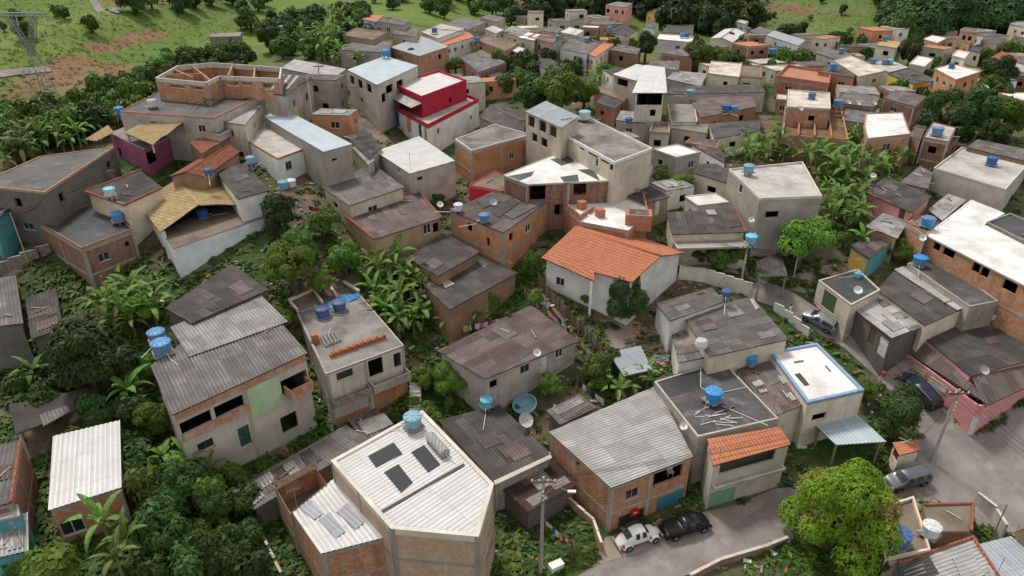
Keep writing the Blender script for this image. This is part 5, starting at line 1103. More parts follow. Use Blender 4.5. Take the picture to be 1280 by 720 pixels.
# ---- hillside behind: outline, height, wall, roof, colour words
bgn = [
 ('b1', 'pink two storey house with balconies at the foot of the hill', [(757, 6), (771, 2), (791, 4), (782, 9)], 6, 'pink_wall', FL('slab_grey'), .35),
 ('b2', 'small pale yellow house with grey roof below the wooded hill', [(808, 16), (815, 12), (828, 14), (820, 19)], 3, 'yellow_wall', GA('fibro_mid', .8), .2),
 ('b3', 'green grey cottage with hipped roof behind the pale yellow house', [(804, 32), (812, 27), (824, 30), (818, 36)], 3, 'green_wall', HI('fibro_mid', .8), .2),
 ('b4', 'wide house with dark brown roof on the far edge of the village', [(827, 40), (836, 29), (868, 31), (864, 43)], 3, 'cream_wall', SH('fibro_dark'), .2),
 ('b5', 'long building with white roof edge and stained white wall', [(821, 49), (824, 43), (868, 46), (864, 53)], 4.5, 'white_wall', FL('slab_white', .1), .05),
 ('b6', 'bright white gabled roof among trees below the hill', [(888, 48), (906, 36), (932, 41), (916, 53)], 3.4, 'cream_wall', GA('metal_white', .7), .15),
 ('b7', 'tiny raw concrete hut beside a red earth gully', [(909, 23), (913, 20), (936, 27), (931, 30)], 3, 'cream_wall', FL('slab_pale'), .3),
 ('b8', 'pale house with grey sheet roof near the red earth gully', [(936, 39), (950, 33), (975, 41), (960, 48)], 3.2, 'cream_wall', SH('fibro_mid'), .15),
 ('b9', 'small house with dark hipped roof and blue tank at the back', [(759, 41), (771, 32), (797, 38), (786, 45)], 3, 'cream_wall', HI('fibro_dark', 1.0), .1),
 ('b10', 'grey block house with pale slab beside a white canopy', [(647, 47), (656, 40), (676, 43), (668, 51)], 4, 'pale_concrete', FL('slab_white', .1), .1),
 ('b11', 'grey house with reddish brick rimmed terrace and blue tank', [(660, 47), (673, 41), (703, 46), (691, 55)], 4.2, 'grey_wall', FL('slab_brown', .3, parmat='brick_red'), .1),
 ('b12', 'white walled house under a weathered dark corrugated roof', [(700, 61), (716, 44), (751, 52), (733, 67)], 3.6, 'white_wall', SH('fibro_mid'), .1),
 ('b13', 'house with narrow orange tile roof and blue windows', [(731, 66), (755, 53), (768, 55), (744, 71)], 3.6, 'cream_wall', SH('clay'), .3),
 ('b14', 'dark low roof above the mass of trees', [(660, 73), (676, 66), (706, 84), (692, 92)], 3, 'grey_wall', SH('fibro_dark'), .1),
 ('b15', 'small white metal canopy roof above dark roofs', [(640, 63), (647, 58), (662, 63), (654, 69)], 3.5, 'wood_grey', SH('metal_white'), 0),
 ('b17', 'very long dark corrugated roof behind the weathered sheet roof', [(834, 118), (838, 108), (951, 105), (957, 115)], 3.6, 'grey_wall', SH('fibro_dark'), .1),
 ('b18', 'weathered pale corrugated roof with two blue tanks', [(862, 124), (940, 118), (946, 133), (876, 147)], 3.4, 'rust_wall', SH('fibro_rust'), .1),
 ('b19', 'dark corrugated roof between alley and banana grove', [(886, 154), (951, 150), (950, 163), (893, 174)], 3.2, 'cream_wall', SH('fibro_dark'), .1),
 ('b20', 'flat cream roof house with dark stain in the middle', [(885, 92), (889, 77), (927, 80), (924, 97)], 4, 'cream_wall', FL('slab_cream', .15), .15),
 ('b21', 'brick rimmed flat terrace beside the cream roof', [(925, 96), (927, 82), (952, 83), (951, 98)], 4, 'pale_concrete', FL('slab_brown', .2, parmat='brick_red'), .1),
 ('b22', 'junk strewn low sheds with pale scraps of roofing', [(832, 98), (845, 88), (884, 92), (876, 108)], 3, 'grey_wall', SH('fibro_light'), .1),
 ('b23', 'grey roof behind the tall white canopies', [(806, 84), (815, 76), (850, 76), (848, 88)], 3, 'grey_wall', SH('fibro_mid'), .1),
 ('b24', 'small brown topped concrete cube below the tall white canopy', [(812, 166), (816, 154), (836, 155), (837, 168)], 4, 'pale_concrete', FL('slab_brown', .3, parmat='concrete'), .25),
 ('b25', 'low house with stained pale roof behind the long concrete block', [(770, 150), (776, 138), (812, 141), (808, 154)], 4, 'grey_wall', SH('fibro_light'), .1),
 ('b26', 'grey slab roof with one dark tank beside the concrete cube', [(838, 152), (834, 130), (868, 131), (872, 152)], 3.4, 'cream_wall', FL('slab_grey', .05), .15),
 ('b27', 'low clutter of dark roofs and red bricks beside the trees', [(745, 128), (757, 113), (782, 124), (768, 136)], 3, 'brick_red', SH('fibro_dark'), .1),
 ('b28', 'raw brick wing stepping down below the tall white canopies', [(742, 112), (755, 105), (790, 116), (780, 126)], 3, 'brick_red', FL('slab_brown'), .1),
 ('b29', 'low grey slab and wall below the long dark roof', [(840, 160), (846, 154), (886, 155), (884, 166)], 3, 'pale_concrete', FL('slab_grey'), .2),
 ('b30', 'house with red painted slab rim at the alley', [(856, 178), (862, 174), (900, 176), (896, 186)], 3, 'rust_wall', FL('slab_dark', .1, parmat='clay'), .1),
 ('b31', 'dark roof with a white ridge line below the alley trees', [(866, 216), (872, 205), (912, 204), (912, 230)], 3, 'cream_wall', SH('fibro_dark'), .1),
 ('b32', 'narrow dark roof with red side trims', [(864, 180), (872, 176), (902, 178), (906, 204)], 3, 'white_wall', SH('fibro_rust'), .1),
 ('c1', 'tall pale grey gabled building at the foot of the green slope', [(958, 44), (968, 38), (1007, 50), (998, 57)], 4.5, 'pale_concrete', SH('metal_grey'), .1),
 ('c2', 'low dark roofs crowded with blue tanks by the pale gabled building', [(960, 66), (968, 56), (1000, 62), (994, 72)], 3, 'grey_wall', SH('fibro_dark'), .1),
 ('c3', 'cream two storey house with straw coloured roof under the wooded hill', [(1095, 56), (1105, 50), (1130, 53), (1120, 60)], 5, 'cream_wall', SH('clay_yellow'), .3),
 ('c4', 'brick house with a small white roof near the hill', [(1153, 49), (1165, 44), (1184, 48), (1172, 54)], 4, 'brick', FL('slab_white', .1), .2),
 ('c5', 'small square brick tower house on the hillside', [(1200, 38), (1206, 35), (1224, 37), (1222, 41)], 6, 'brick_pale', FL('slab_brown', .2), .3),
 ('c6', 'low brown brick house with dark roof beside the brick tower', [(1192, 48), (1200, 44), (1218, 50), (1212, 56)], 3.5, 'brick', SH('clay_dark'), .2),
 ('c7', 'small cube house with pale flat roof and porch', [(1136, 80), (1147, 70), (1167, 74), (1156, 84)], 4, 'pale_concrete', FL('slab_white', .15), .2),
 ('c8', 'three storey pinkish house with white roof and terracotta end', [(1168, 86), (1190, 80), (1226, 90), (1195, 100)], 7, 'orange_wall', FL('slab_white', .1), .28),
 ('c9', 'wide cream coloured triangular slab with dark stain', [(1043, 76), (1063, 70), (1106, 89), (1074, 96)], 4.5, 'cream_wall', FL('slab_cream', .12), .1),
 ('c9b', 'grey roofs behind the cream triangular slab', [(1020, 66), (1035, 60), (1070, 68), (1052, 76)], 4, 'grey_wall', SH('fibro_mid'), .1),
 ('c10', 'pale yellow gabled house with dark roof beyond the cream slab', [(1110, 92), (1135, 84), (1172, 100), (1142, 105)], 3.6, 'yellow_wall', SH('fibro_dark'), .1),
 ('c10b', 'blue tank crowded pale roof behind the yellow gabled house', [(1085, 80), (1110, 74), (1136, 84), (1112, 90)], 3.6, 'grey_wall', FL('slab_pale'), .1),
 ('c11', 'brick and plaster house with dark grey roof and blue tank', [(1022, 90), (1036, 80), (1074, 86), (1068, 97)], 4.6, 'orange_wall', SH('fibro_dark'), .15),
 ('c12', 'roofless brick shell house behind the red and white terrace house', [(970, 98), (984, 84), (1038, 92), (1036, 108)], 4, 'brick_red', FL('brick_red', .6, parmat='brick_red'), .15),
 ('c15', 'stained grey corrugated roof house with brick rim', [(1046, 128), (1060, 112), (1100, 122), (1092, 134)], 4, 'brick_dark', SH('fibro_mid'), .1),
 ('c15b', 'grey concrete yard roofs between the two white slab houses', [(1052, 150), (1060, 130), (1100, 136), (1094, 156)], 3.4, 'grey_wall', SH('fibro_mid'), .1),
 ('c18', 'long brown brick house with weathered roof above the round trees', [(1105, 122), (1120, 112), (1158, 120), (1144, 134)], 4, 'brick_dark', SH('fibro_rust'), .1),
 ('c19', 'low white roof half hidden by the round trees', [(1202, 122), (1210, 117), (1223, 121), (1214, 127)], 3, 'white_wall', FL('slab_white'), .1),
 ('c20', 'small grey house with dark sheet roof above the pink building', [(1210, 62), (1222, 55), (1236, 58), (1226, 66)], 3, 'grey_wall', SH('fibro_dark'), .15),
 ('c21', 'long brick wall house sloping down the right hillside', [(1226, 50), (1236, 44), (1258, 48), (1246, 56)], 3.4, 'brick', FL('slab_dark'), .2),
 ('c22', 'white and rust coloured house with dark roof by the right edge', [(1238, 72), (1252, 64), (1274, 70), (1266, 78)], 3.6, 'white_wall', SH('clay_dark'), .2),
 ('c23', 'white house with brown roof cut by the right edge', [(1266, 76), (1278, 70), (1320, 78), (1308, 88)], 4, 'white_wall', SH('fibro_rust'), .2),
 ('c24', 'pale stepped house with terrace above the round trees', [(1190, 70), (1196, 63), (1212, 66), (1206, 74)], 4, 'cream_wall', FL('slab_white', .2), .2),
 ('c25', 'far house with pale roof high on the right hill', [(1262, 30), (1272, 24), (1300, 28), (1290, 36)], 3.5, 'cream_wall', SH('fibro_light'), .2),
 ('c26', 'far house with dark roof at the right frame edge', [(1228, 12), (1238, 8), (1254, 11), (1246, 16)], 3.5, 'white_wall', SH('fibro_mid'), .2),
 ('c26b', 'dark weathered house under trees at the right frame edge', [(1258, 52), (1270, 46), (1300, 52), (1290, 60)], 3.5, 'cream_wall', SH('fibro_dark'), .2),
 ('c27', 'dark corrugated roof below the round trees at the right', [(1150, 164), (1165, 156), (1200, 172), (1186, 180)], 3, 'rust_wall', SH('fibro_dark'), .1),
 ('c28', 'grey black roofs under the round trees at the right edge', [(1208, 184), (1222, 174), (1300, 190), (1285, 202)], 3, 'rust_wall', SH('fibro_mid'), .1),
 ('d1', 'brick house with smooth blue grey metal roof beyond the red house', [(488, 59), (527, 45), (561, 58), (524, 70)], 4.0, 'brick', SH('metal_grey'), .08),
 ('d2', 'white walled house with orange tile slope and dark windows', [(547, 52), (582, 37), (593, 46), (556, 57)], 3.6, 'white_wall', SH('clay'), .3),
 ('d3', 'long pale flat roof with blue tank beside the orange tile slope', [(527, 40), (552, 30), (580, 36), (547, 48)], 3.6, 'white_wall', FL('slab_pale', .05), .1),
 ('d4', 'dark patched roof house with brick walls above the trees', [(575, 72), (602, 62), (633, 78), (598, 90)], 3.4, 'brick_dark', SH('fibro_mid'), .15),
 ('d5', 'low grey roof between two white roofs at the village top', [(556, 30), (580, 21), (608, 28), (586, 37)], 3.2, 'grey_wall', SH('fibro_mid'), .1),
 ('d6', 'tan house with junk covered flat roof and small red shed roof', [(428, 44), (445, 35), (484, 40), (466, 50)], 3.4, 'tan_wall', FL('slab_brown', .1), .1),
 ('d7', 'small orange tile roof at the top of the village', [(452, 24), (460, 19), (480, 19), (470, 27)], 3.2, 'cream_wall', SH('clay'), .1),
 ('d8', 'grey sheet roof beside the small orange tile roof', [(474, 27), (484, 20), (514, 26), (505, 32)], 3.2, 'grey_wall', SH('fibro_mid'), .1),
 ('d9', 'broad grey roof among banana plants at the village top', [(424, 62), (450, 48), (490, 52), (484, 66)], 3, 'grey_wall', SH('fibro_mid'), .1),
 ('d10', 'grey sheet roof house below the broad grey roof at the top', [(490, 42), (500, 30), (524, 36), (520, 46)], 3, 'grey_wall', SH('fibro_mid'), .1),
 ('d11', 'low grey roof at the end of the dirt path', [(343, 38), (348, 32), (362, 30), (358, 38)], 2.8, 'grey_wall', SH('fibro_light'), 0),
 ('d12', 'open dark shed with long grey slab beside the bamboo', [(261, 46), (266, 42), (302, 40), (300, 45)], 3.2, 'wood_grey', FL('slab_grey'), .3),
 ('d13', 'grey roof block with brick terrace by the upper trees', [(594, 50), (612, 43), (648, 54), (632, 64)], 3.4, 'brick', FL('slab_brown', .2), .15),
 ('d14', 'pale roofed house near the upper electric pole', [(628, 40), (640, 32), (664, 38), (650, 46)], 3.4, 'cream_wall', SH('fibro_light'), .15),
 ('d15', 'small house with pale flat roof at the top of the lane', [(606, 36), (616, 32), (630, 37), (620, 42)], 3.4, 'cream_wall', FL('slab_pale'), .15),
 ('d16', 'grey roof tucked between trees and the grey metal house', [(600, 22), (612, 18), (632, 22), (622, 28)], 3.4, 'grey_wall', SH('fibro_mid'), .15),
 ('d17', 'house with dull orange roof behind the upper pole', [(700, 40), (712, 34), (730, 38), (720, 44)], 3.2, 'cream_wall', SH('metal_white'), .15),
 ('d18', 'long low roof in a row at the upper village edge', [(676, 38), (686, 33), (704, 36), (696, 41)], 3.2, 'cream_wall', SH('fibro_mid'), .15),
 ('d19', 'brown walled house under the dark conical tree', [(762, 62), (772, 55), (802, 60), (796, 68)], 3.2, 'rust_wall', SH('fibro_mid'), .1),
 ('d20', 'red brick yard house behind the dark conical tree', [(826, 66), (836, 60), (868, 62), (866, 72)], 3.2, 'brick_red', SH('fibro_mid'), .1),
 ('d21', 'grey roof and wall at the bend of the lane by the red house', [(604, 92), (616, 88), (640, 96), (628, 102)], 3, 'grey_wall', SH('fibro_dark'), .1),
 ('e1', 'dark roof low between the grey house and the red house', [(432, 170), (455, 160), (478, 184), (462, 198)], 2.8, 'grey_wall', SH('fibro_dark'), .05),
 ('e2', 'narrow white sheet roof between two houses', [(440, 184), (450, 180), (468, 200), (460, 206)], 3, 'grey_wall', SH('fibro_pale'), 0),
 ('e3', 'maroon tiled lean-to roof beside the yellow tiled pink house', [(236, 178), (272, 162), (288, 172), (252, 192)], 3.6, 'rust_wall', SH('clay_dark'), .1),
 ('e4', 'dark flat roof behind the maroon lean-to', [(232, 160), (262, 150), (296, 158), (274, 170)], 4, 'grey_wall', FL('slab_dark', .1), .1),
 ('e5', 'white and straw coloured sheet roof beside the brick storey', [(276, 152), (300, 132), (330, 128), (306, 156)], 4.6, 'cream_wall', SH('fibro_pale'), .1),
]
for key, lab, px, h, wl, rf, au in bgn:
    H(key, 'house', lab, 'house', px, h, wl, rf, short='the '+' '.join(lab.split()[:7]), auto=au, over=.08)
# tall white canopies over an open terrace
a = H('canopyhouse', 'open_terrace_house', 'open terrace house under a tall bright white sheet canopy', 'house', [(790, 116), (806, 81), (831, 84), (834, 116)], 8.4, 'pale_concrete', SH('metal_white', d=0), short='the tall white canopy', floor=9.0, over=.5, ops=[('o', 3, 812, 122, 4.6, 2.3), ('o', 2, 833, 110, 5.0, 2.0), ('o', 3, 816, 141, .9, 1.0), ('d', 3, 826, 144, .9, 2.2, 'frame_dark')])
a = H('canopyback', 'open_terrace_house', 'lower cream canopy wing behind the tall white canopy', 'house', [(766, 93), (796, 80), (812, 83), (796, 101)], 6.4, 'cream_wall', SH('metal_white', d=0), short='the lower cream canopy', over=.2, ops=[('o', 3, 778, 103, 3, 1.2)])
# red and white terrace houses, grey white tank roof
a = H('redterrace', 'terrace_house', 'half built brick house with white top slab and red lower terraces', 'house', [(977, 172), (982, 139), (1052, 143), (1060, 178)], 3.2, 'brick', FL('red_soil', .5, parmat='brick'), short='the red lower terraces', over=0, auto=.15)
mb = MB()
for t in (.25, .5, .75):
    A, B = onz(977+83*t, 174+4*t, a.z+.003), onz(982+70*t, 140+3*t, a.z+.003); d = B-A; L = np.linalg.norm(d); d /= L; mb.box(A+d*.3, d*(L-.6), np.array([-d[1], d[0], 0])*.18, (0, 0, .8), 'brick_red')
mb.build('half_wall', a.root)
a = H('redtop', 'terrace_house', 'white stained top slab with dark tank above red brick terraces', 'house', [(984, 134), (985, 113), (1037, 117), (1038, 137)], 6.0, 'brick', FL('slab_cream', .2, parmat='pale_concrete'), short='the stained white top slab', over=0, auto=.15)
a = H('whiteslab', 'brick_house', 'brick house with wide white flat slab and red brick piles', 'house', [(1080, 158), (1082, 143), (1128, 141), (1138, 168), (1084, 174)], 4.6, 'brick', FL('slab_white', .12, parmat='brick'), short='the wide white slab', over=0, auto=.15)
a = H('whitetank', 'brick_house', 'small pale flat roof house with blue tank below round trees', 'house', [(1154, 172), (1166, 153), (1195, 160), (1186, 178)], 4.2, 'brick_dark', FL('slab_pale', .12), short='the small pale flat roof', over=0, auto=.1)
a = H('ribside', 'house', 'red brick side wing between white slab and small pale roof', 'house', [(1136, 170), (1145, 156), (1158, 158), (1150, 176)], 3.6, 'brick', SH('fibro_rust'), short='the red brick wing', over=0)

# small back houses and lean-tos squeezed between the others
KEEP = [[(425, 120), (560, 110), (610, 130), (600, 190), (540, 215), (440, 210)], [(920, 165), (1145, 160), (1145, 290), (1030, 300), (1010, 200), (920, 205)], [(655, 75), (770, 70), (770, 135), (640, 150), (600, 120)], [(1140, 110), (1285, 100), (1285, 180), (1150, 180)], [(790, 25), (830, 25), (830, 75), (790, 75)]]
FILLW = [('cream_wall', 'cream walled'), ('brick', 'brick walled'), ('grey_wall', 'grey walled'), ('brick_dark', 'dark brick'), ('white_wall', 'white walled'), ('orange_wall', 'orange brick'), ('pale_concrete', 'raw concrete')]
FILLR = [(lambda: SH('fibro_dark'), 'dark roofed'), (lambda: SH('fibro_mid'), 'grey roofed'), (lambda: FL('slab_white', .1), 'white topped'), (lambda: SH('fibro_rust'), 'rusty roofed'), (lambda: FL('slab_grey', .1), 'grey slab'), (lambda: SH('fibro_light'), 'pale roofed'), (lambda: SH('clay'), 'orange tiled'), (lambda: FL('slab_cream', .1), 'cream slab')]
used_l = set(); made = 0; rf_ = random.Random(21); tries = 0
ZONES = [((640, 45), (1010, 200), 26), ((1000, 55), (1285, 175), 24), ((1090, 36), (1290, 130), 20), ((400, 95), (700, 240), 14), ((560, 22), (760, 80), 12), ((830, 200), (930, 260), 4)]
for (x0, y0), (x1, y1), cnt in ZONES:
    k = tries = 0
    while k < cnt and tries < 900:
        tries += 1; px, py = rf_.uniform(x0, x1), rf_.uniform(y0, y1)
        if any(inside(q, px, py) for q in KEEP): continue
        g = at(px, py, 2.6); far_ = g[1] > 115; w, l, a_ = rf_.uniform(3.2, 5.2+2*far_), rf_.uniform(4.2, 6.5+2*far_), rf_.choice((.15, .3, -.2, .5))+rf_.uniform(-.15, .15)
        ca, sa = math.cos(a_), math.sin(a_); R4 = [g[:2]+np.array([ca*x*l/2-sa*y*w/2, sa*x*l/2+ca*y*w/2]) for x, y in ((-1, -1), (-1, 1), (1, 1), (1, -1))]
        pts_ = R4+[(R4[i]+R4[(i+1) % 4])/2 for i in range(4)]+[g[:2]]
        if any(in_house(q[0]+(q[0]-g[0])*.12, q[1]+(q[1]-g[1])*.12) for q in pts_) or any(inside(np.array(R4), *f.mean(0)) for f in FOOT): continue
        hh = rf_.choice((2.6, 2.8, 3.0, 3.4, 5.2 if far_ else 3.0)); z = float(terrain(g[0], g[1]))+hh
        if in_house(*at(px, py+6, 0)[:2]) and not far_: continue
        near = min(HOUSES.values(), key=lambda s: float(np.hypot(*(s.P[:, :2].mean(0)-g[:2]))) if not s.key.startswith('fill') else 1e9)
        (wm, wl_), (rm, rl) = rf_.choice(FILLW), rf_.choice(FILLR); lab = f"small {rl} {wl_} house next to {near.short}"; lab = ' '.join(lab.split()[:16])
        if lab in used_l: continue
        used_l.add(lab); px4 = [topx((q[0], q[1], z)) for q in R4]
        H('fill%d' % len(used_l), 'house', lab, 'house', px4, hh, wm, rm(), short='that house', auto=.2, over=.05, zref=z); k += 1

# replaced sheets, boards and aerials on the roofs
rp = random.Random(77)
def near_mat(m):
    o = ['fibro_dark', 'fibro_rust', 'fibro_mid', 'fibro_light', 'fibro_pale']; k = o.index(m) if m in o else 2
    return o[min(4, max(0, k+rp.choice((-1, 1, 1))))]
for s in list(HOUSES.values()):
    if not s.roofspec or len(s.px) != 4: continue
    A, B, Cc, D = s.P; near_ = ppm(s.P.mean(0)) > 7.5; bil = lambda u, v: A*(1-u)*(1-v)+B*u*(1-v)+Cc*u*v+D*(1-u)*v
    if s.roofspec[0] == 'shed' and s.roofspec[1].startswith('fibro') and not s.open_ and s.key not in ('ribbed', 'annex'):
        L1, L2 = np.linalg.norm(B-A), np.linalg.norm(D-A); d_ = s.roofspec[2].get('d')
        for k in range(rp.choice((1, 2, 3, 4)) if near_ else rp.choice((0, 1, 2))):
            w, l = (1.0*rp.choice((1, 1, 2)))/L1, 1.8/L2
            if d_ in (0, 2): w, l = 1.8/L1, (1.0*rp.choice((1, 1, 2)))/L2
            u, v = rp.uniform(.04, max(.05, .95-w)), rp.uniform(.04, max(.05, .95-l))
            Q = [bil(u, v), bil(min(u+w, .97), v), bil(min(u+w, .97), min(v+l, .97)), bil(u, min(v+l, .97))]; mb = MB()
            dv = None if d_ is None else s.P[(d_+1) % 4]-s.P[d_]
            if d_ is None:
                a_, b_, _ = fit_plane(s.P); dv = (a_, b_) if math.hypot(a_, b_) > .02 else (s.P[1]-s.P[0])
            sheet(mb, Q, near_mat(s.roofspec[1]), dv, .055, .01); mb.build('roof_sheet', s.root)
    if s.key.startswith('fill'): continue
    if near_ and rp.random() < .45 and s.roofspec[0] in ('flat', 'shed') and not s.open_:
        for k in range(rp.choice((1, 2))):
            p_ = bil(rp.uniform(.15, .85), rp.uniform(.15, .85)); an = rp.uniform(0, 3.1); L = rp.uniform(.8, 2.2); a_, b_, c_ = fit_plane(s.P); e_ = np.array([math.cos(an), math.sin(an), a_*math.cos(an)+b_*math.sin(an)])
            m_, nm, ct = rp.choice((('wood', 'board', 'weathered board'), ('pvc', 'pipe', 'white plastic pipe'), ('wood_grey', 'board', 'grey board'))); mb = MB(); off = np.array([0, 0, .09])
            if nm == 'pipe': mb.tube([p_+off, p_+off+e_*L], .04, m_, 5)
            else: mb.box(p_+off, e_*L, np.array([-e_[1], e_[0], 0])*.18, (0, 0, .04), m_)
            o = mb.build(nm); tag(o, f'loose {ct} lying on {s.short}', nm, f'loose pieces lying on {s.short}')
    if near_ and rp.random() < .4 and s.roofspec[0] != 'gable' and not s.open_:
        p_ = bil(rp.choice((.08, .92)), rp.choice((.08, .92))); root = empty('antenna', p_); hh = rp.uniform(1.4, 2.6); tag(root, f'thin aerial mast rising from {s.short}', 'antenna'); mb = MB(); mb.tube([p_-(0, 0, .2), p_+(0, 0, hh)], .022, 'steel', 5); mb.build('mast', root)
        mb = MB(); an = rp.uniform(0, 3.1); e_ = np.array([math.cos(an), math.sin(an), 0]); n_e = np.array([-e_[1], e_[0], 0]); t_ = p_+(0, 0, hh-.1); mb.tube([t_-e_*.5, t_+e_*.5], .014, 'steel', 4)
        for k in range(5): q_ = t_+e_*(-.45+.22*k); mb.tube([q_-n_e*(.34-.04*k), q_+n_e*(.34-.04*k)], .009, 'steel', 4)
        mb.build('aerial', root)
# ------------------------------------------------------------ trees and bananas
def inpoly_px(poly): 
    xs, ys = [p[0] for p in poly], [p[1] for p in poly]
    while True:
        x, y = random.uniform(min(xs), max(xs)), random.uniform(min(ys), max(ys))
        if inside(poly, x, y): return x, y
def scatter(poly, n, gap, tries=30, hh=0.0, pad=True):
    out = []
    for _ in range(n*tries):
        if len(out) >= n: break
        x, y = inpoly_px(poly); p = at(x, y, hh)
        if in_house(p[0], p[1]) or any(inside(r_, p[0], p[1]) for r_ in ROADW) or any(a <= x <= b and c <= y <= d_ for a, b, c, d_ in VISTA): continue
        if all((p[0]-q[0])**2+(p[1]-q[1])**2 > gap*gap for q in out): out.append(p)
    return out
VISTA = [(748, 800, 4, 40), (800, 834, 14, 52), (905, 942, 22, 48), (1090, 1135, 50, 90), (1195, 1230, 36, 60), (1240, 1280, 68, 100), (1160, 1210, 44, 70)]     # houses kept in sight
ROADW = [[at(*p)[:2] for p in STREETS[0]]]
def grove(poly, n, label, group, sc=(.8, 1.3), gap=1.3):
    for p in scatter(poly, n, gap, hh=1.2): banana(0, 0, label, group, random.uniform(*sc), world=(p[0], p[1]))
def wood(poly, n, r, kinds, label, group, gap=3.5, cat='tree', name='tree'):
    for p in scatter(poly, n, gap, hh=3.0):
        rr = random.uniform(*r); far_tree(p[0], p[1], rr, random.choice(kinds), label, group, cat, name)

tree(1049, 637, 77, 'mango', 'big yellow green mango tree with reddish new leaves beside the street', lift=.82, sz=1.1)
tree(1075, 700, 34, 'mid', 'darker green tree under the big mango tree')
tree(1126, 516, 37, 'darkbush', 'big rounded dark green bush beside the parked dark car', 'bush', sz=1.05)
tree(1085, 488, 17, 'bright', 'small bright green shrub behind the blue edged white roof', 'bush', 'bush')
tree(786, 375, 31, 'darkbush', 'tall dense dark bush in front of the orange tile roof', 'bush', sz=1.25)
tree(788, 385, 16, 'bright', 'pale leafy shrub growing against the dense dark bush', 'bush', 'bush')
tree(1003, 296, 40, 'bright', 'round glossy green tree below the raw concrete house')
tree(1055, 300, 12, 'bush', 'small green bush beside the round glossy green tree', 'bush')
tree(362, 328, 42, 'olive', 'broad yellow green mango tree in the middle left garden')
tree(402, 276, 24, 'bright', 'fresh green tree behind the broad yellow green mango')
tree(345, 266, 30, 'dark', 'very dark shade tree beside the white two storey house')
tree(402, 352, 20, 'olive', 'small yellowish tree above the bare concrete house')
tree(375, 300, 22, 'mid', 'mid green tree between dark shade tree and mango')
tree(430, 322, 24, 'mid', 'leafy tree between the mango and the banana clump')
tree(666, 330, 17, 'bush', 'tall green bush beside the orange brick house', 'bush', sz=1.5)
tree(690, 478, 19, 'bush', 'round green bush in the laundry house yard', 'bush')
tree(566, 474, 25, 'fluffy', 'fluffy light green bush left of the laundry garden house', 'bush', 'bush')
tree(532, 470, 20, 'mid', 'dark green shrub between the bare house and fluffy bush', 'bush', 'bush')
tree(745, 455, 24, 'mid', 'loose green tree above the bright metal yard sheet')
tree(768, 446, 15, 'darkbush', 'dark bush touching the bright metal yard sheet', 'bush')
tree(748, 478, 14, 'bright', 'small leafy tree beside the yard banana', 'bush', 'bush')
tree(612, 372, 15, 'bush', 'slender green bush at the garden wall below the dark roof', 'bush', sz=1.5)
tree(668, 372, 12, 'fluffy', 'tufted green plant at the top of the garden fence', 'bush', 'bush')
tree(735, 372, 10, 'broad', 'pale papaya like plant against the white garden wall', 'bush', 'bush')
tree(118, 432, 58, 'dark', 'large dark spreading tree in the lower left garden')
tree(80, 455, 30, 'dark', 'dark tree under the sagging black shed')
tree(185, 455, 22, 'mid', 'green tree close to the two tone grey roof')
tree(180, 380, 26, 'bright', 'bright bush behind the banana clump on the left', 'bush', 'bush')
tree(190, 520, 26, 'mid', 'green shrub against the big two storey house', 'bush', 'bush')
tree(66, 706, 42, 'broad', 'broad leaved bright bush in the bottom left corner', 'bush', 'bush')
tree(20, 700, 26, 'mid', 'dark shrub at the bottom left edge', 'bush', 'bush')
tree(225, 600, 40, 'dark', 'dark tree below the big two storey house')
tree(200, 640, 30, 'dark', 'feathery green tree beside the small white corrugated roof')
tree(265, 625, 30, 'dark', 'dark shrub in the lower left garden shade', 'bush', 'bush')
tree(250, 690, 26, 'fluffy', 'tall grassy clump in the lower garden', 'bush', 'bush')
tree(300, 685, 20, 'mid', 'low green shrub beside the lawn in the lower garden', 'bush', 'bush')
tree(395, 515, 14, 'bush', 'green climbing bush under the brick balcony', 'bush')
tree(350, 398, 18, 'mid', 'green shrub between the two tone roof and bare house', 'bush', 'bush')
tree(808, 55, 17, 'dark', 'dark conical tree standing in the upper village', lift=1.2)
tree(876, 66, 22, 'mid', 'large leafy tree beside the cream stained roof')
tree(912, 50, 11, 'dark', 'small dark tree in front of the white gabled roof')
tree(900, 72, 16, 'mid', 'green tree right of the large leafy tree')
tree(757, 87, 15, 'bright', 'round bright green tree near the white canopies')
tree(700, 112, 34, 'mid', 'wide green tree in the middle mass of trees')
tree(668, 118, 26, 'dark', 'dark tree at the left of the middle mass of trees')
tree(730, 116, 20, 'mid', 'green tree at the right of the middle mass of trees')
tree(652, 98, 16, 'mid', 'small tree above the middle mass of trees')
tree(690, 92, 14, 'bright', 'bright tree at the top of the middle mass of trees')
tree(648, 82, 12, 'dark', 'small dark tree beside the dark low roof')
tree(1182, 142, 34, 'darkbush', 'large round dark tree right of the small pale roof', 'tree', 'tree')
tree(1226, 138, 32, 'dark', 'dark spreading tree between two round trees at the right')
tree(1262, 140, 30, 'mid', 'large green tree at the right edge above grey roofs')
tree(1240, 168, 24, 'dark', 'dark tree over the roofs at the right edge')
tree(1200, 165, 20, 'dark', 'dark tree beside the blue tank below round trees')
tree(828, 217, 15, 'bush', 'leafy bush beside the blue tarp annex', 'bush')
tree(852, 226, 16, 'bright', 'bright bush at the alley below the tarp annex', 'bush', 'bush')
tree(846, 196, 13, 'mid', 'green tree behind the tarp annex')
tree(836, 206, 10, 'dark', 'dark shrub tucked behind the tarp annex', 'bush', 'bush')
tree(513, 71, 13, 'dark', 'dark tree beside the blue grey metal roof')
tree(569, 80, 13, 'olive', 'olive tree in front of the brick walled roof')
tree(600, 113, 15, 'bright', 'bright green tree beside the red house')
tree(628, 105, 15, 'mid', 'green tree behind the dark two sided roof')
tree(536, 84, 8, 'mid', 'small shrub behind the white roof of the red house', 'bush', 'bush')
tree(549, 251, 12, 'darkbush', 'small dark bush beside the white metal roof house', 'bush')
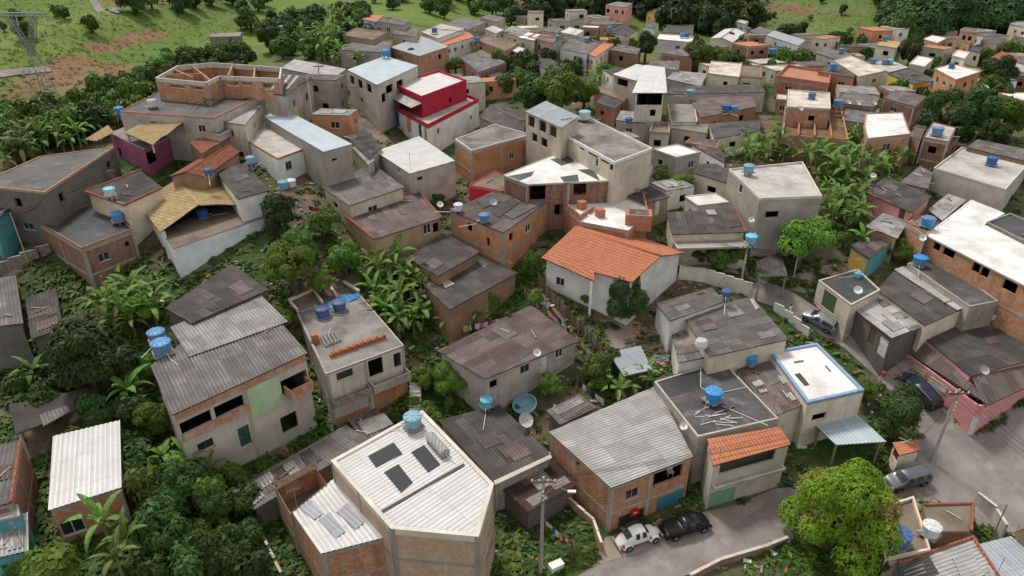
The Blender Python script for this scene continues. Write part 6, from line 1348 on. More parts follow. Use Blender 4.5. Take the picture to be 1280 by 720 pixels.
tree(1126, 314, 17, 'fluffy', 'light green rounded shrub below the orange shed', 'bush', 'bush')
tree(1132, 296, 8, 'bush', 'small bush on the brick annex wall', 'bush')
tree(990, 352, 8, 'bush', 'weedy bush on the street verge', 'bush')
tree(895, 322, 17, 'mid', 'leafy flowering shrub below the dark ribbed porch', 'bush', 'bush')
tree(918, 318, 14, 'bright', 'green creeper bush on the porch slab', 'bush', 'bush')
tree(873, 318, 12, 'mid', 'green bush left of the porch shrub', 'bush', 'bush')
tree(1140, 105, 12, 'mid', 'green tree in front of the dark striped roof', )
tree(1140, 62, 20, 'dark', 'dark tree between the cream house and the cube house')
tree(1065, 110, 10, 'mid', 'small tree in front of the brick and plaster house')
tree(1000, 75, 14, 'dark', 'dark tree among blue tanks near the gabled building')
tree(1045, 58, 12, 'mid', 'green tree above grey roofs in the upper right')
tree(1180, 75, 12, 'mid', 'tree behind the three storey pinkish house')
tree(1250, 90, 24, 'dark', 'dark tree right of the three storey pinkish house')
tree(1235, 105, 18, 'mid', 'green tree below the terracotta end of the pinkish house')
tree(305, 66, 19, 'dark', 'dark dense tree behind the brick storey')
tree(335, 44, 19, 'dark', 'dark tree at the end of the dirt path')
tree(352, 56, 16, 'mid', 'mid green tree beside the dirt path')
tree(238, 66, 19, 'mid', 'bushy bamboo like green tree near the dark shed', sz=.8)
tree(200, 78, 18, 'bright', 'tall green cane thicket on the slope', 'bush', 'bush')
tree(175, 94, 17, 'mid', 'green shrub thicket below the red earth', 'bush', 'bush')
tree(425, 52, 12, 'dark', 'dark shrub between two upper roofs', 'bush', 'bush')
tree(395, 108, 10, 'mid', 'weedy shrub at the fallen wooden frame', 'bush', 'bush')
tree(555, 12, 10, 'wood', 'dark tree on the upper slope beside the roofs')

grove([(925, 178), (1010, 165), (1140, 175), (1135, 200), (1085, 235), (1075, 275), (1035, 290), (1025, 240), (1005, 200), (925, 200)], 60, 'banana plant with torn bright leaves in the grove behind the raw concrete house', 'banana plants behind the raw concrete house', (.75, 1.6), 1.5)
grove([(5, 185), (30, 160), (125, 150), (118, 176), (60, 192), (10, 210)], 26, 'banana plant in the grove above the long dark slab', 'banana plants above the long dark slab', (1.0, 1.4), 1.5)
grove([(462, 330), (500, 318), (528, 350), (530, 400), (505, 420), (470, 390)], 22, 'banana plant in the clump beside the bare concrete house', 'banana plants beside the bare house', (1.0, 1.4), 1.2)
grove([(122, 392), (150, 362), (205, 372), (205, 400), (150, 415)], 14, 'banana plant in the clump above the large dark tree', 'banana plants above the dark tree', (1.0, 1.35), 1.1)
for x, y, sc, lb in ((160, 492, 1.25, 'single banana plant with upright leaves below two blue tanks'), (132, 662, 1.35, 'tall banana plant with bright leaves before the small white corrugated roof'), (160, 682, 1.2, 'banana plant drooping to the bottom of the lower garden'), (148, 705, 1.1, 'low banana plant at the very bottom of the garden'), (205, 572, 1.1, 'banana plant below the green rendered wall'), (238, 578, 1.2, 'banana plant in front of the big two storey house'), (262, 592, 1.0, 'small banana plant beside the narrow row roof'), (60, 430, 1.1, 'banana plant left of the large dark tree'), (45, 470, 1.0, 'banana plant at the dark open shed'), (792, 480, 1.1, 'banana plant with broad leaves above the ribbed grey roof'), (774, 488, 1.1, 'banana plant in the yard beside the ribbed grey roof'), (808, 472, .9, 'small banana plant beside the stained flat roof'), (846, 242, 1.1, 'banana plant behind the tan walled house'), (860, 236, .9, 'small banana plant at the alley wall'), (903, 196, 1.2, 'banana plant beside the red trimmed dark roof'), (598, 398, 1.0, 'young banana plant in the laundry garden'), (560, 402, .9, 'banana plant at the broad dark stepped roof'), (955, 262, .9, 'palm like plant in the alley by the raw concrete house'), (1078, 300, 1.1, 'banana plant left of the orange and teal shed')):
    banana(x, y, lb, None, sc)
grove([(370, 55), (400, 20), (440, 18), (445, 60), (425, 72), (440, 85), (400, 75)], 34, 'banana plant on the slope at the top of the village', 'banana plants at the top of the village', (1.2, 1.7), 1.8)
grove([(440, 72), (476, 58), (484, 66), (450, 82)], 7, 'banana plant behind the pale blue metal roof', 'banana plants behind the pale blue roof', (1.0, 1.4), 1.6)
grove([(735, 95), (755, 95), (752, 108), (738, 108)], 5, 'banana plant at the edge of the middle trees', 'banana plants by the middle trees', (1.0, 1.4), 1.4)
grove([(930, 60), (965, 62), (960, 80), (925, 76)], 10, 'banana plant right of the cream stained roof', 'banana plants by the cream stained roof', (1.0, 1.5), 1.8)
for x, y, r_, kd, lb in ((975, 190, 14, 'mid', 'leafy shrub inside the banana grove near its left end'), (1048, 214, 15, 'fluffy', 'tall feathery shrub in the middle of the banana grove'), (1100, 186, 14, 'olive', 'yellowish shrub at the upper right of the banana grove'), (1058, 262, 14, 'dark', 'dark shrub at the bottom of the banana grove'), (1015, 176, 13, 'mid', 'green shrub under the red lower terraces')): tree(x, y, r_, kd, lb, 'bush', 'bush')
# woods
def forest(poly, n, r, kinds, label, group, gap):
    V_, F_, M_ = [], [], []; off = 0; src = []
    for kd in ('wood', 'woodmid'):
        me = join_tree(kd, 0); co = np.empty(len(me.vertices)*3, np.float32); me.vertices.foreach_get('co', co)
        src.append((co.reshape(-1, 3), [tuple(p.vertices) for p in me.polygons], [p.material_index for p in me.polygons], kd))
    for p in scatter(poly, n, gap, hh=3.0):
        k = 0 if random.random() < (.66 if len(kinds) > 2 else .5) else 1; co, fs, mi, kd = src[k]; rr = random.uniform(*r); a = random.random()*6.28; c_, s_ = math.cos(a), math.sin(a)
        q = co*np.array([rr, rr*random.uniform(.85, 1.15), rr*random.uniform(.85, 1.25)], np.float32)
        q = np.stack([q[:, 0]*c_-q[:, 1]*s_+p[0], q[:, 0]*s_+q[:, 1]*c_+p[1], q[:, 2]+float(terrain(p[0], p[1]))-.2], 1)
        V_.append(q); F_ += [tuple(i+off for i in f) for f in fs]; M_ += [m+2*k for m in mi]; off += len(q)
    me = bpy.data.meshes.new('forest'); me.from_pydata(np.concatenate(V_).tolist(), [], F_); me.polygons.foreach_set('material_index', M_)
    for m in ('leaf_forest_dark', 'bark', 'leaf_forest', 'bark'): me.materials.append(MATS[m])
    o = bpy.data.objects.new('forest', me); C.objects.link(o); o['kind'] = 'stuff'
forest([(455, -30), (660, -30), (660, 26), (600, 6), (540, 4), (470, 0)], 34, (2.0, 3.8), ['wood', 'woodmid'], 'green tree on the slope above the upper roofs', 'trees on the slope above the upper roofs', 5)
forest([(648, -25), (945, -25), (950, 30), (905, 36), (870, 28), (800, 22), (740, 14), (670, 20)], 110, (3.2, 5.6), ['wood', 'wood', 'woodmid'], 'dark tree in the wood on the far hillside', 'trees of the far hillside wood', 4)
forest([(1100, -25), (1290, -25), (1290, 18), (1240, 30), (1190, 32), (1140, 44), (1115, 46)], 125, (3.2, 5.8), ['wood', 'wood', 'woodmid'], 'dark tree in the wood on the right hill', 'trees of the right hill wood', 4)
wood([(950, -20), (1085, -20), (1090, 30), (1060, 52), (1000, 40), (955, 36)], 12, (.9, 1.8), ['woodmid', 'wood'], 'scattered bush on the open green slope', 'bushes on the open green slope', 6, 'bush', 'bush')
wood([(1060, 35), (1110, 42), (1095, 66), (1040, 56), (1010, 46)], 8, (1.2, 2.2), ['wood', 'woodmid'], 'shrubby tree at the foot of the green slope', 'shrubby trees at the foot of the green slope', 4)
wood([(0, 150), (60, 132), (120, 118), (190, 96), (200, 125), (150, 145), (90, 152), (0, 185)], 60, (1.6, 3.0), ['wood', 'woodmid', 'woodmid'], 'dark tree in the thicket left of the brick storey', 'trees in the thicket left of the brick storey', 2.4)
wood([(120, 118), (200, 70), (260, 52), (300, 50), (300, 78), (220, 82), (190, 100)], 34, (1.3, 2.5), ['woodmid', 'wood'], 'green tree on the slope behind the brick storey', 'trees behind the brick storey', 2.8)
wood([(300, 20), (360, 14), (470, 6), (460, 40), (400, 60), (320, 52)], 40, (1.8, 3.3), ['wood', 'woodmid'], 'dark green tree behind the upper banana plants', 'trees behind the upper banana plants', 3.4)
wood([(600, 66), (760, 40), (800, 46), (760, 62), (700, 84), (650, 92)], 18, (1.4, 2.6), ['wood', 'woodmid'], 'small tree between the upper village roofs', 'small trees between the upper roofs', 3.5)
wood([(840, 50), (1000, 30), (1010, 72), (960, 86), (880, 80)], 20, (1.6, 3.0), ['wood', 'woodmid'], 'tree among the roofs below the red earth gully', 'trees below the red earth gully', 3.5)
wood([(1120, 70), (1280, 56), (1290, 130), (1230, 112), (1170, 130), (1120, 100)], 16, (1.4, 2.8), ['wood', 'woodmid'], 'tree among the houses of the right hillside', 'trees among the right hillside houses', 3.2)
wood([(150, -14), (330, -14), (330, 2), (240, 6), (160, 2)], 16, (2.0, 3.5), ['wood', 'woodmid'], 'far bush beyond the pasture ridge', 'bushes beyond the pasture ridge', 6, 'bush', 'bush')
wood([(0, 0), (130, 6), (130, 20), (60, 34), (0, 40)], 12, (1.0, 2.2), ['wood', 'woodmid'], 'lone bush on the far pasture', 'bushes on the far pasture', 8, 'bush', 'bush')
wood([(30, 455), (180, 480), (185, 560), (60, 525), (10, 480)], 14, (1.0, 1.9), ['wood'], 'shrub under the large dark tree', 'shrubs under the large dark tree', 1.6, 'bush', 'bush')
wood([(165, 560), (300, 560), (310, 690), (180, 700)], 20, (1.0, 2.0), ['wood', 'wood', 'woodmid'], 'shrub in the shady lower garden', 'shrubs in the shady lower garden', 1.6, 'bush', 'bush')
wood([(510, 430), (560, 460), (600, 520), (545, 515), (512, 480)], 12, (.7, 1.3), ['woodmid', 'wood'], 'low shrub in the central garden', 'low shrubs in the central garden', 1.4, 'bush', 'bush')

# weeds that nobody could count
pts = []
g = np.random.default_rng(3); allow = np.array([f.mean(0) for f in FOOT])
while len(pts) < 5000:
    px, py = g.uniform(-20, 1300), 95+625*g.random()**0.75; p = at(px, py)
    if in_house(p[0], p[1]) or any(inside(r_, p[0], p[1]) for r_ in ROADW): continue
    nz = math.sin(p[0]*.21+1.3)*math.sin(p[1]*.19+.4)+.6*math.sin(p[0]*.5-p[1]*.43)
    left = 1.0 if p[0] < -8 else 0.0
    if nz+left*.9 < -0.15 and g.random() < .85: continue
    pts.append((p[0], p[1], p[2]+g.uniform(.0, .35)))
pts = np.array(pts)
for k, (mt, nm) in enumerate((('leaf_mid', 'weeds'), ('leaf_dark', 'undergrowth'))):
    q = pts[k::2]; nr = np.tile([0, 0, 1.0], (len(q), 1)); me = leaf_mesh(nm, q, nr, .75, mt, 13, .38, .25)
    o = bpy.data.objects.new(nm, me); C.objects.link(o); o['kind'] = 'stuff'
gp = []
for poly, n_g in (([(320, 690), (345, 640), (318, 640), (300, 720), (345, 725)], 500), ([(690, 700), (735, 680), (752, 702), (700, 722)], 420), ([(520, 505), (560, 500), (600, 520), (548, 522)], 300), ([(1020, 345), (1050, 350), (1010, 365)], 120), ([(590, 380), (640, 378), (600, 400), (566, 404)], 300)):
    for _ in range(n_g):
        x, y = inpoly_px(poly); p = at(x, y)
        if not in_house(p[0], p[1]): gp.append(p)
gp = np.array(gp); me = leaf_mesh('grass', gp, np.tile([0, 0, 1.0], (len(gp), 1))+g.normal(size=(len(gp), 3))*.3, .45, 'leaf_grass', 12, .12, -.5)
o = bpy.data.objects.new('grass', me); C.objects.link(o); o['kind'] = 'stuff'
hp = []
for _ in range(1500):
    x, y = inpoly_px([(-20, -10), (340, -10), (330, 40), (200, 70), (150, 110), (-20, 140)]); p = at(x, y); hp.append(p)
for _ in range(500):
    x, y = inpoly_px([(955, -10), (1090, -10), (1090, 50), (955, 45)]); hp.append(at(x, y))
hp = np.array(hp); me = leaf_mesh('tall_grass', hp, np.tile([0, 0, 1.0], (len(hp), 1))+g.normal(size=(len(hp), 3))*.3, 0.6, 'leaf_grass', 9, .22, -.2); o = bpy.data.objects.new('tall_grass', me); C.objects.link(o); o['kind'] = 'stuff'
# loose rubble and scraps in the yards
mb = MB(); n_ok = 0
while n_ok < 1500:
    px, py = g.uniform(200, 1270), g.uniform(130, 715); p = at(px, py)
    if in_house(p[0], p[1]) or any(inside(r_, p[0], p[1]) for r_ in ROADW): continue
    if px < 350 and py > 380 and g.random() < .8: continue
    m_ = ('rock', 'brick_clay', 'wood', 'plastic_white', 'wood_grey', 'rock', 'steel', 'wood')[g.integers(8)]; s = g.uniform(.12, .5)
    mb.cbox((p[0], p[1], p[2]+.01), s*g.uniform(.6, 2.2), s*g.uniform(.3, .8), s*g.uniform(.15, .5), m_, g.uniform(0, 3)); n_ok += 1
for _ in range(420):
    x, y = inpoly_px([(792, 410), (835, 412), (838, 445), (825, 468), (800, 460), (790, 435)]); p = at(x, y); s = g.uniform(.12, .35)
    mb.cbox((p[0], p[1], p[2]+.01), s*1.4, s, s*.6, ('rock', 'wood_grey', 'rock', 'brick_clay')[g.integers(4)], g.uniform(0, 3))
o = mb.build('rubble'); o['kind'] = 'stuff'
# ------------------------------------------------------------ cars
CARS = {  # x, z low, z belt, half width, z roof, half roof width
 'hatch': ([(-1.93, .34, .72, .66, .76, .50), (-1.86, .24, .95, .79, 1.02, .64), (-1.60, .22, .97, .82, 1.36, .60), (-1.15, .22, .97, .83, 1.45, .62), (-.28, .22, .96, .83, 1.48, .63), (-.16, .22, .96, .83, 1.48, .63),
            (.45, .22, .95, .82, 1.42, .60), (1.06, .22, .93, .81, .99, .66), (1.68, .24, .80, .78, .86, .60), (1.93, .33, .60, .66, .68, .50)], (1, 2), (6, 7), [2, 3, 5], (-1.18, 1.22), 3.9),
 'wagon': ([(-2.0, .36, .8, .68, .9, .60), (-1.94, .26, 1.0, .80, 1.1, .66), (-1.80, .24, 1.02, .82, 1.50, .64), (-1.1, .24, 1.02, .83, 1.60, .66), (-1.0, .24, 1.02, .83, 1.60, .66), (-.05, .24, 1.0, .83, 1.58, .66), (.05, .24, 1.0, .83, 1.58, .66),
            (.6, .24, .98, .82, 1.50, .62), (1.12, .24, .96, .81, 1.02, .66), (1.8, .26, .86, .78, .92, .60), (2.02, .35, .64, .66, .72, .5)], (1, 2), (7, 8), [2, 4, 6], (-1.25, 1.3), 4.05),
 'pickup': ([(-2.1, .36, .8, .72, .84, .66), (-2.05, .28, .94, .80, .97, .68), (-.62, .26, .96, .82, .98, .68), (-.55, .26, .96, .82, 1.10, .66), (-.38, .24, .96, .82, 1.40, .62), (-.05, .24, .96, .82, 1.44, .62),
             (.5, .24, .95, .82, 1.40, .60), (1.1, .24, .93, .81, .99, .66), (1.75, .25, .82, .78, .88, .60), (2.05, .34, .62, .66, .70, .5)], (3, 4), (6, 7), [5], (-1.3, 1.32), 4.2),
 'beetle': ([(-2.0, .34, .44, .30, .48, .22), (-1.82, .27, .60, .50, .72, .36), (-1.34, .25, .80, .60, 1.12, .46), (-.80, .25, .86, .66, 1.47, .50), (-.62, .25, .88, .66, 1.53, .51), (-.15, .25, .88, .67, 1.60, .53), (-.05, .25, .88, .67, 1.60, .53),
             (.44, .25, .87, .66, 1.50, .52), (.72, .25, .85, .62, 1.00, .48), (1.30, .26, .76, .44, .93, .30), (1.78, .30, .58, .36, .64, .24), (1.98, .34, .42, .28, .46, .18)], (2, 3), (7, 8), [4, 6], (-1.2, 1.2), 4.0)}
def car_meshes(style, paint):
    st, rear, front, side, axles, L = CARS[style]; bm = bmesh.new(); rings = []
    for x, zl, zb, w, zr, wr in st:
        half = [(0, zl), (w*.86, zl), (w*1.0, zl+(zb-zl)*.45), (w*.97, zb), (wr, zr-.02), (0, zr+.03)]
        pts = [(x, y, z) for y, z in half]+[(x, -y, z) for y, z in half[-2:0:-1]]
        rings.append([bm.verts.new(p) for p in pts])
    n = len(rings[0])                      # 0 low mid,1,2,3 belt,4 roof edge,5 top,6,7 belt,8,9
    for i in range(len(rings)-1):
        for k in range(n):
            f = bm.faces.new((rings[i][k], rings[i+1][k], rings[i+1][(k+1) % n], rings[i][(k+1) % n])); f.smooth = True
            if i == rear[0] and k in (4, 5): f.material_index = 1
            elif i == front[0] and k in (4, 5): f.material_index = 2
            elif i in side and k == 3: f.material_index = 3
            elif i in side and k == 6: f.material_index = 4
    bm.faces.new(rings[0][::-1]); bm.faces.new(rings[-1])
    bmesh.ops.recalc_face_normals(bm, faces=bm.faces[:])
    me = bpy.data.meshes.new('tmp'); bm.to_mesh(me); bm.free()
    for _ in range(5): me.materials.append(None)
    o = bpy.data.objects.new('tmp', me); C.objects.link(o); m = o.modifiers.new('s', 'SUBSURF'); m.levels = 2; m.render_levels = 2
    dg = bpy.context.evaluated_depsgraph_get(); ev = o.evaluated_get(dg); full = bpy.data.meshes.new_from_object(ev)
    bpy.data.objects.remove(o); out = []
    for idx, nm in ((0, 'body'), (1, 'rear_window'), (2, 'windscreen'), (3, 'side_window'), (4, 'side_window')):
        b = bmesh.new(); b.from_mesh(full); bmesh.ops.delete(b, geom=[f for f in b.faces if f.material_index != idx], context='FACES')
        for f in b.faces: f.material_index = 0
        mm = bpy.data.meshes.new(nm); b.to_mesh(mm); b.free(); mm.materials.clear(); mm.materials.append(MATS[paint if idx == 0 else 'glass']); out.append((nm, mm))
    return out
def car(px, py, hx, hy, style, paint, name, label, cat='car'):
    p = at(px, py); q = at(hx, hy); rz = math.atan2(q[1]-p[1], q[0]-p[0]); root = empty(name, (0, 0, 0)); tag(root, label, cat)
    st, rear, front, side, ax, L = CARS[style]; b = MB
    for nm, me in car_meshes(style, paint):
        o = bpy.data.objects.new(nm, me); C.objects.link(o); o.parent = root
    wy = .72 if style != 'beetle' else .73
    for x in ax:
        for s in (-1, 1):
            ty = MB(); c = (x, s*wy, .31); n = 18; w = .10
            ring = lambda r, y: [(c[0]+r*math.cos(2*math.pi*k/n), y, c[2]+r*math.sin(2*math.pi*k/n)) for k in range(n)]
            A = [ring(.20, c[1]-w), ring(.30, c[1]-w), ring(.315, c[1]-w*.6), ring(.315, c[1]+w*.6), ring(.30, c[1]+w), ring(.20, c[1]+w), ring(.20, c[1]-w)]
            for u, v in zip(A, A[1:]):
                for k in range(n): ty.poly((u[k], v[k], v[(k+1) % n], u[(k+1) % n]), 'rubber')
            t = ty.build('wheel', root); rm = MB(); y = c[1]+s*w*.7
            for k in range(n): rm.poly((ring(.205, y)[k], ring(.205, y)[(k+1) % n], ring(.06, y+s*.03)[(k+1) % n], ring(.06, y+s*.03)[k]), 'steel')
            rm.poly(ring(.06, y+s*.03), 'steel'); rm.build('rim', t)
            fd = MB()                                  # arches: dark lip, or the full wings of the rounded car
            rr = [.36, .40]
            if style == 'beetle':
                for i in range(8):
                    for k in range(10):
                        f_ = lambda i, k: (x+.50*math.cos(math.pi*k/10)*math.cos(math.pi/2*i/8), s*(.44+.38*math.sin(math.pi/2*i/8)**.8*1.0), .24+.48*math.sin(math.pi*k/10)*math.cos(math.pi/2*i/8)**.7)
                        fd.poly((f_(i, k), f_(i, k+1), f_(i+1, k+1), f_(i+1, k)), paint)
                fd.build('wing', root, smooth=True)
            else:
                y = s*.835
                for k in range(9):
                    a0, a1 = math.pi*(k-.3)/8.4, math.pi*(k+.7)/8.4
                    fd.poly([(x+r_*math.cos(a), y, .31+r_*math.sin(a)) for r_, a in ((.30, a0), (.37, a0), (.37, a1), (.30, a1))], 'rubber')
                fd.build('wheel_arch', root)
    fx = st[-1][0]; rx = st[0][0]; zl = .66 if style != 'beetle' else .62
    for s in (-1, 1):
        h = MB(); h.rev((0, 0, 0), [(0.02, 0), (.11, .02), (.09, .05)], 'lamp_clear', 12); o = h.build('headlight', root)
        o.location = (fx-(.20 if style == 'beetle' else .10), s*(.60 if style == 'beetle' else .55), zl); o.rotation_euler = (0, math.pi/2-.2, 0)
        h = MB(); h.cbox((rx+(.02 if style != 'beetle' else .34), s*.58, .74 if style != 'beetle' else .52), .10, .20, .20, 'lamp_red'); h.build('tail_light', root)
    for x in (fx-.03, rx+.03):
        h = MB(); h.cbox((x, 0, .34), .14, 1.5 if style != 'beetle' else 1.36, .15, 'steel' if style == 'beetle' else paint); h.build('bumper', root)
    if style == 'wagon':
        for s in (-1, 1): h = MB(); h.tube([(-1.6, s*.6, 1.64), (.4, s*.6, 1.62)], .025, 'steel', 5); h.build('roof_rack', root)
    for s in (-1, 1):
        h = MB(); h.cbox((.62, s*.86, .98), .1, .16, .12, 'rubber'); h.build('mirror', root)
    if style == 'pickup':
        h = MB(); h.cbox((-1.32, 0, .985), 1.32, 1.28, .02, 'rubber'); h.build('cargo_cover', root)
    # rest on the slope
    z = float(terrain(p[0], p[1])); g = terrain(np.array([p[0]+math.cos(rz), p[0]-math.cos(rz), p[0]-math.sin(rz), p[0]+math.sin(rz)]), np.array([p[1]+math.sin(rz), p[1]-math.sin(rz), p[1]+math.cos(rz), p[1]-math.cos(rz)]))
    root.location = (p[0], p[1], z+.06); root.rotation_euler = (math.atan2(g[2]-g[3], 2), -math.atan2(g[0]-g[1], 2), rz)
    return root
car(797, 676, 812, 671, 'beetle', 'car_white', 'parked_car', 'rounded white vintage small car parked below the brick house')
car(856, 663, 880, 656, 'pickup', 'car_black', 'parked_pickup', 'black pickup parked behind the white vintage car', 'pickup')
car(1023, 405, 1003, 394, 'hatch', 'car_grey', 'parked_car', 'grey hatchback parked in front of the olive garage door')
car(1131, 604, 1108, 610, 'wagon', 'car_silver', 'parked_car', 'silver grey station wagon beside the big mango tree')
car(1150, 494, 1135, 478, 'wagon', 'car_navy', 'parked_car', 'dark navy car half hidden by the rounded bush at the pink house')

# ------------------------------------------------------------ people
def person(px, py, hx, hy, label, top, bottom, lean=0.0, stride=.25):
    p = at(px, py); q = at(hx, hy); rz = math.atan2(q[1]-p[1], q[0]-p[0])-math.pi/2
    J = dict(pel=(0, 0, .95), sp=(0, .02+lean*.2, 1.2), ch=(0, lean*.45, 1.40), nk=(0, .02+lean*.6, 1.52), hd=(0, .04+lean*.66, 1.60), tp=(0, .04+lean*.7, 1.74))
    for s, n in ((-1, 'l'), (1, 'r')):
        k = stride*s
        J.update({'hip'+n: (s*.10, 0, .90), 'kn'+n: (s*.11, k*.5+.03, .50), 'an'+n: (s*.11, k*.9-.04, .09), 'to'+n: (s*.12, k*.9+.14, .04),
                  'sh'+n: (s*.19, lean*.45, 1.42), 'el'+n: (s*.25, -k*.4+lean*.4, 1.14), 'wr'+n: (s*.25, -k*.5+.12+lean*.5, .92), 'ha'+n: (s*.25, -k*.5+.16+lean*.5, .83)})
    E = [('pel', 'sp'), ('sp', 'ch'), ('ch', 'nk'), ('nk', 'hd'), ('hd', 'tp')]+[e for n in 'lr' for e in (('pel', 'hip'+n), ('hip'+n, 'kn'+n), ('kn'+n, 'an'+n), ('an'+n, 'to'+n), ('ch', 'sh'+n), ('sh'+n, 'el'+n), ('el'+n, 'wr'+n), ('wr'+n, 'ha'+n))]
    rad = dict(pel=.145, sp=.135, ch=.15, nk=.06, hd=.095, tp=.085, hip=.095, kn=.06, an=.042, to=.04, sh=.062, el=.045, wr=.032, ha=.038)
    K = list(J); me = bpy.data.meshes.new('tmp'); me.from_pydata([J[k] for k in K], [(K.index(a), K.index(b)) for a, b in E], [])
    o = bpy.data.objects.new('tmp', me); C.objects.link(o); o.modifiers.new('k', 'SKIN'); m = o.modifiers.new('s', 'SUBSURF'); m.levels = 1; m.render_levels = 1
    for k, v in zip(K, me.skin_vertices[0].data): r = rad.get(k, rad.get(k[:-1], .05)); v.radius = (r, r*.85) if k in ('pel', 'sp', 'ch') else (r, r)
    me.skin_vertices[0].data[0].use_root = True
    b = bpy.data.meshes.new_from_object(o.evaluated_get(bpy.context.evaluated_depsgraph_get())); bpy.data.objects.remove(o); b.name = 'body'
    for mt in ('skin', top, bottom, 'hair'): b.materials.append(MATS[mt])
    for f in b.polygons:
        x, y, z = f.center; f.use_smooth = True
        f.material_index = 3 if z > 1.66 or (z > 1.58 and y < J['hd'][1]-.02) else 1 if (.97 < z < 1.49 and not (abs(x) > .215 and z < 1.2)) else 2 if (.1 < z <= .97 and abs(x) < .21) else 0
    root = empty('person', (p[0], p[1], float(terrain(p[0], p[1]))+.06)); root.rotation_euler.z = rz; tag(root, label, 'person')
    ob = bpy.data.objects.new('body', b); C.objects.link(ob); ob.parent = root
    return root
person(986, 398, 976, 393, 'person in a white shirt standing in the street by the grey hatchback', 'cloth_white', 'cloth_dark')
person(1099, 481, 1110, 474, 'person in a red shirt bending beside the street', 'cloth_red', 'cloth_white', .35, .1)
person(942, 259, 938, 280, 'person in a pale shirt walking down the alley', 'cloth_white', 'cloth_dark')
person(10, 330, 2, 336, 'person in dark clothes on the lane at the left edge', 'cloth_dark', 'cloth_blue')
person(52, 325, 40, 330, 'person in red crouching beside the lane wall', 'cloth_red', 'cloth_dark', .3, .1)

# ------------------------------------------------------------ poles and cables
POLETOP = {}
def pole(key, bx, by, ty, label, r=.14, mat='pole_concrete', arm=True, lamp=None, lean=0.0, name='utility_pole'):
    b = at(bx, by); d = ray(bx, ty); t = math.hypot(b[0], b[1])/math.hypot(d[0], d[1]); z = CAMH+d[2]*t; h = z-b[2]
    root = empty(name, b); tag(root, label, 'utility pole' if 'utility' in name else 'pole'); top = b+np.array([lean*h, 0, h])
    mb = MB(); mb.tube([b-(0, 0, .4), (b+top)/2, top], r, mat, 8, r*.62); mb.build('post', root); POLETOP[key] = top
    if arm:
        a = MB(); c = top-(0, 0, .35); a.box(c+(-.9, -.17, -.06), (1.8, 0, 0), (0, .1, 0), (0, 0, .12), 'wood'); cr = a.build('crossarm', root)
        for x in (-.8, -.3, .3, .8): i = MB(); i.rev(c+(x, -.12, .065), [(.05, 0), (.07, .05), (.04, .1), (.05, .14)], 'dish_white', 8); i.build('insulator', cr)
        for k, zz in enumerate((1.3, 1.7, 2.1)): i = MB(); i.cbox(top+(0, -.2, -zz), .1, .12, .12, 'dish_white'); i.build('bracket', root)
    if lamp:
        l = MB(); e = top+(lamp[0], lamp[1], -1.2); l.tube([top-(0, 0, 1.9), (top+e)/2-(0, 0, .1), e], .035, 'steel', 6); la = l.build('lamp_arm', root)
        g_ = MB(); g_.cbox(e+(np.sign(lamp[0])*.25, 0, -.06), .6, .22, .12, 'dish_white'); g_.build('lamp_head', la)
    return root
pole('p1', 676, 716, 596, 'tall concrete street lamp pole rising beside the white waste box', .16, lamp=(1.8, -.2))
pole('p2', 1163, 578, 476, 'tall leaning concrete utility pole in front of the pink corner house', .17, lean=.02)
pole('p3', 1240, 672, 622, 'thin grey lamp pole at the tile capped courtyard', .07, 'steel', False)
pole('p4', 992, 346, 306, 'thin white pole at the edge of the glossy green tree', .06, 'dish_white', False, name='pole')
pole('p5', 926, 356, 305, 'concrete utility pole beside the porch of the dark ribbed roof', .15)
pole('p8', 36, 330, 262, 'slim grey pole by the lane at the left edge', .09, 'pole_concrete', False)
pole('p9', 268, 182, 120, 'dark wooden pole in front of the roofless brick storey', .10, 'wood', False)
pole('p10', 392, 156, 96, 'white painted pole beside the white striped grey roof', .12, 'dish_white', False)
pole('p11', 404, 132, 80, 'grey pole at the long low white roof', .10, 'pole_concrete', True)
pole('p12', 728, 40, 22, 'small far utility pole on the hillside near the wood', .12)
pole('p13', 709, 72, 42, 'utility pole before the weathered white walled house', .12)
pole('p14', 487, 52, 20, 'utility pole beside the tan flat roof house at the top', .13)
pole('p15', 634, 70, 38, 'pale utility pole near the dark patched roof house', .12)
pole('p16', 780, 76, 50, 'utility pole in the gap left of the dark conical tree', .12)
pole('p17', 776, 34, 20, 'far utility pole beside the dark hipped roof', .11)
pole('p18', 646, 34, 19, 'far utility pole at the edge of the upper slope', .11)
pole('p19', 1188, 158, 148, 'short post on the small pale flat roof', .08, 'pole_concrete', False, name='pole')
def cable(A, B, sag, label, group, r=.022):
    A, B = np.array(A), np.array(B); mb = MB(); n = 14
    mb.tube([A+(B-A)*k/n-np.array([0, 0, sag*4*(k/n)*(1-k/n)]) for k in range(n+1)], r, 'wire_black', 4)
    o = mb.build('cable'); tag(o, label, 'cable', group)
far_r = at(1400, 640, 7.0); far_b = at(500, 800, 7.5)
for dx in (-.8, -.3, .3, .8):
    v = np.array([dx, 0, -.2])
    cable(POLETOP['p2']+v, POLETOP['p1']+v, 1.0, 'overhead cable between the concrete lamp pole and the leaning pole', 'cables over the lower street', .014)
    cable(POLETOP['p2']+v, far_r+v, .6, 'overhead cable crossing the street corner to the right', 'cables over the street corner', .018)
    cable(POLETOP['p2']+v, POLETOP['p5']+v, 1.2, 'overhead cable running up the street to the porch pole', 'cables up the street', .016)
    cable(POLETOP['p12']+v, POLETOP['p18']+v, 1.5, 'thin cable strung along the upper slope', 'cables along the upper slope', .02)
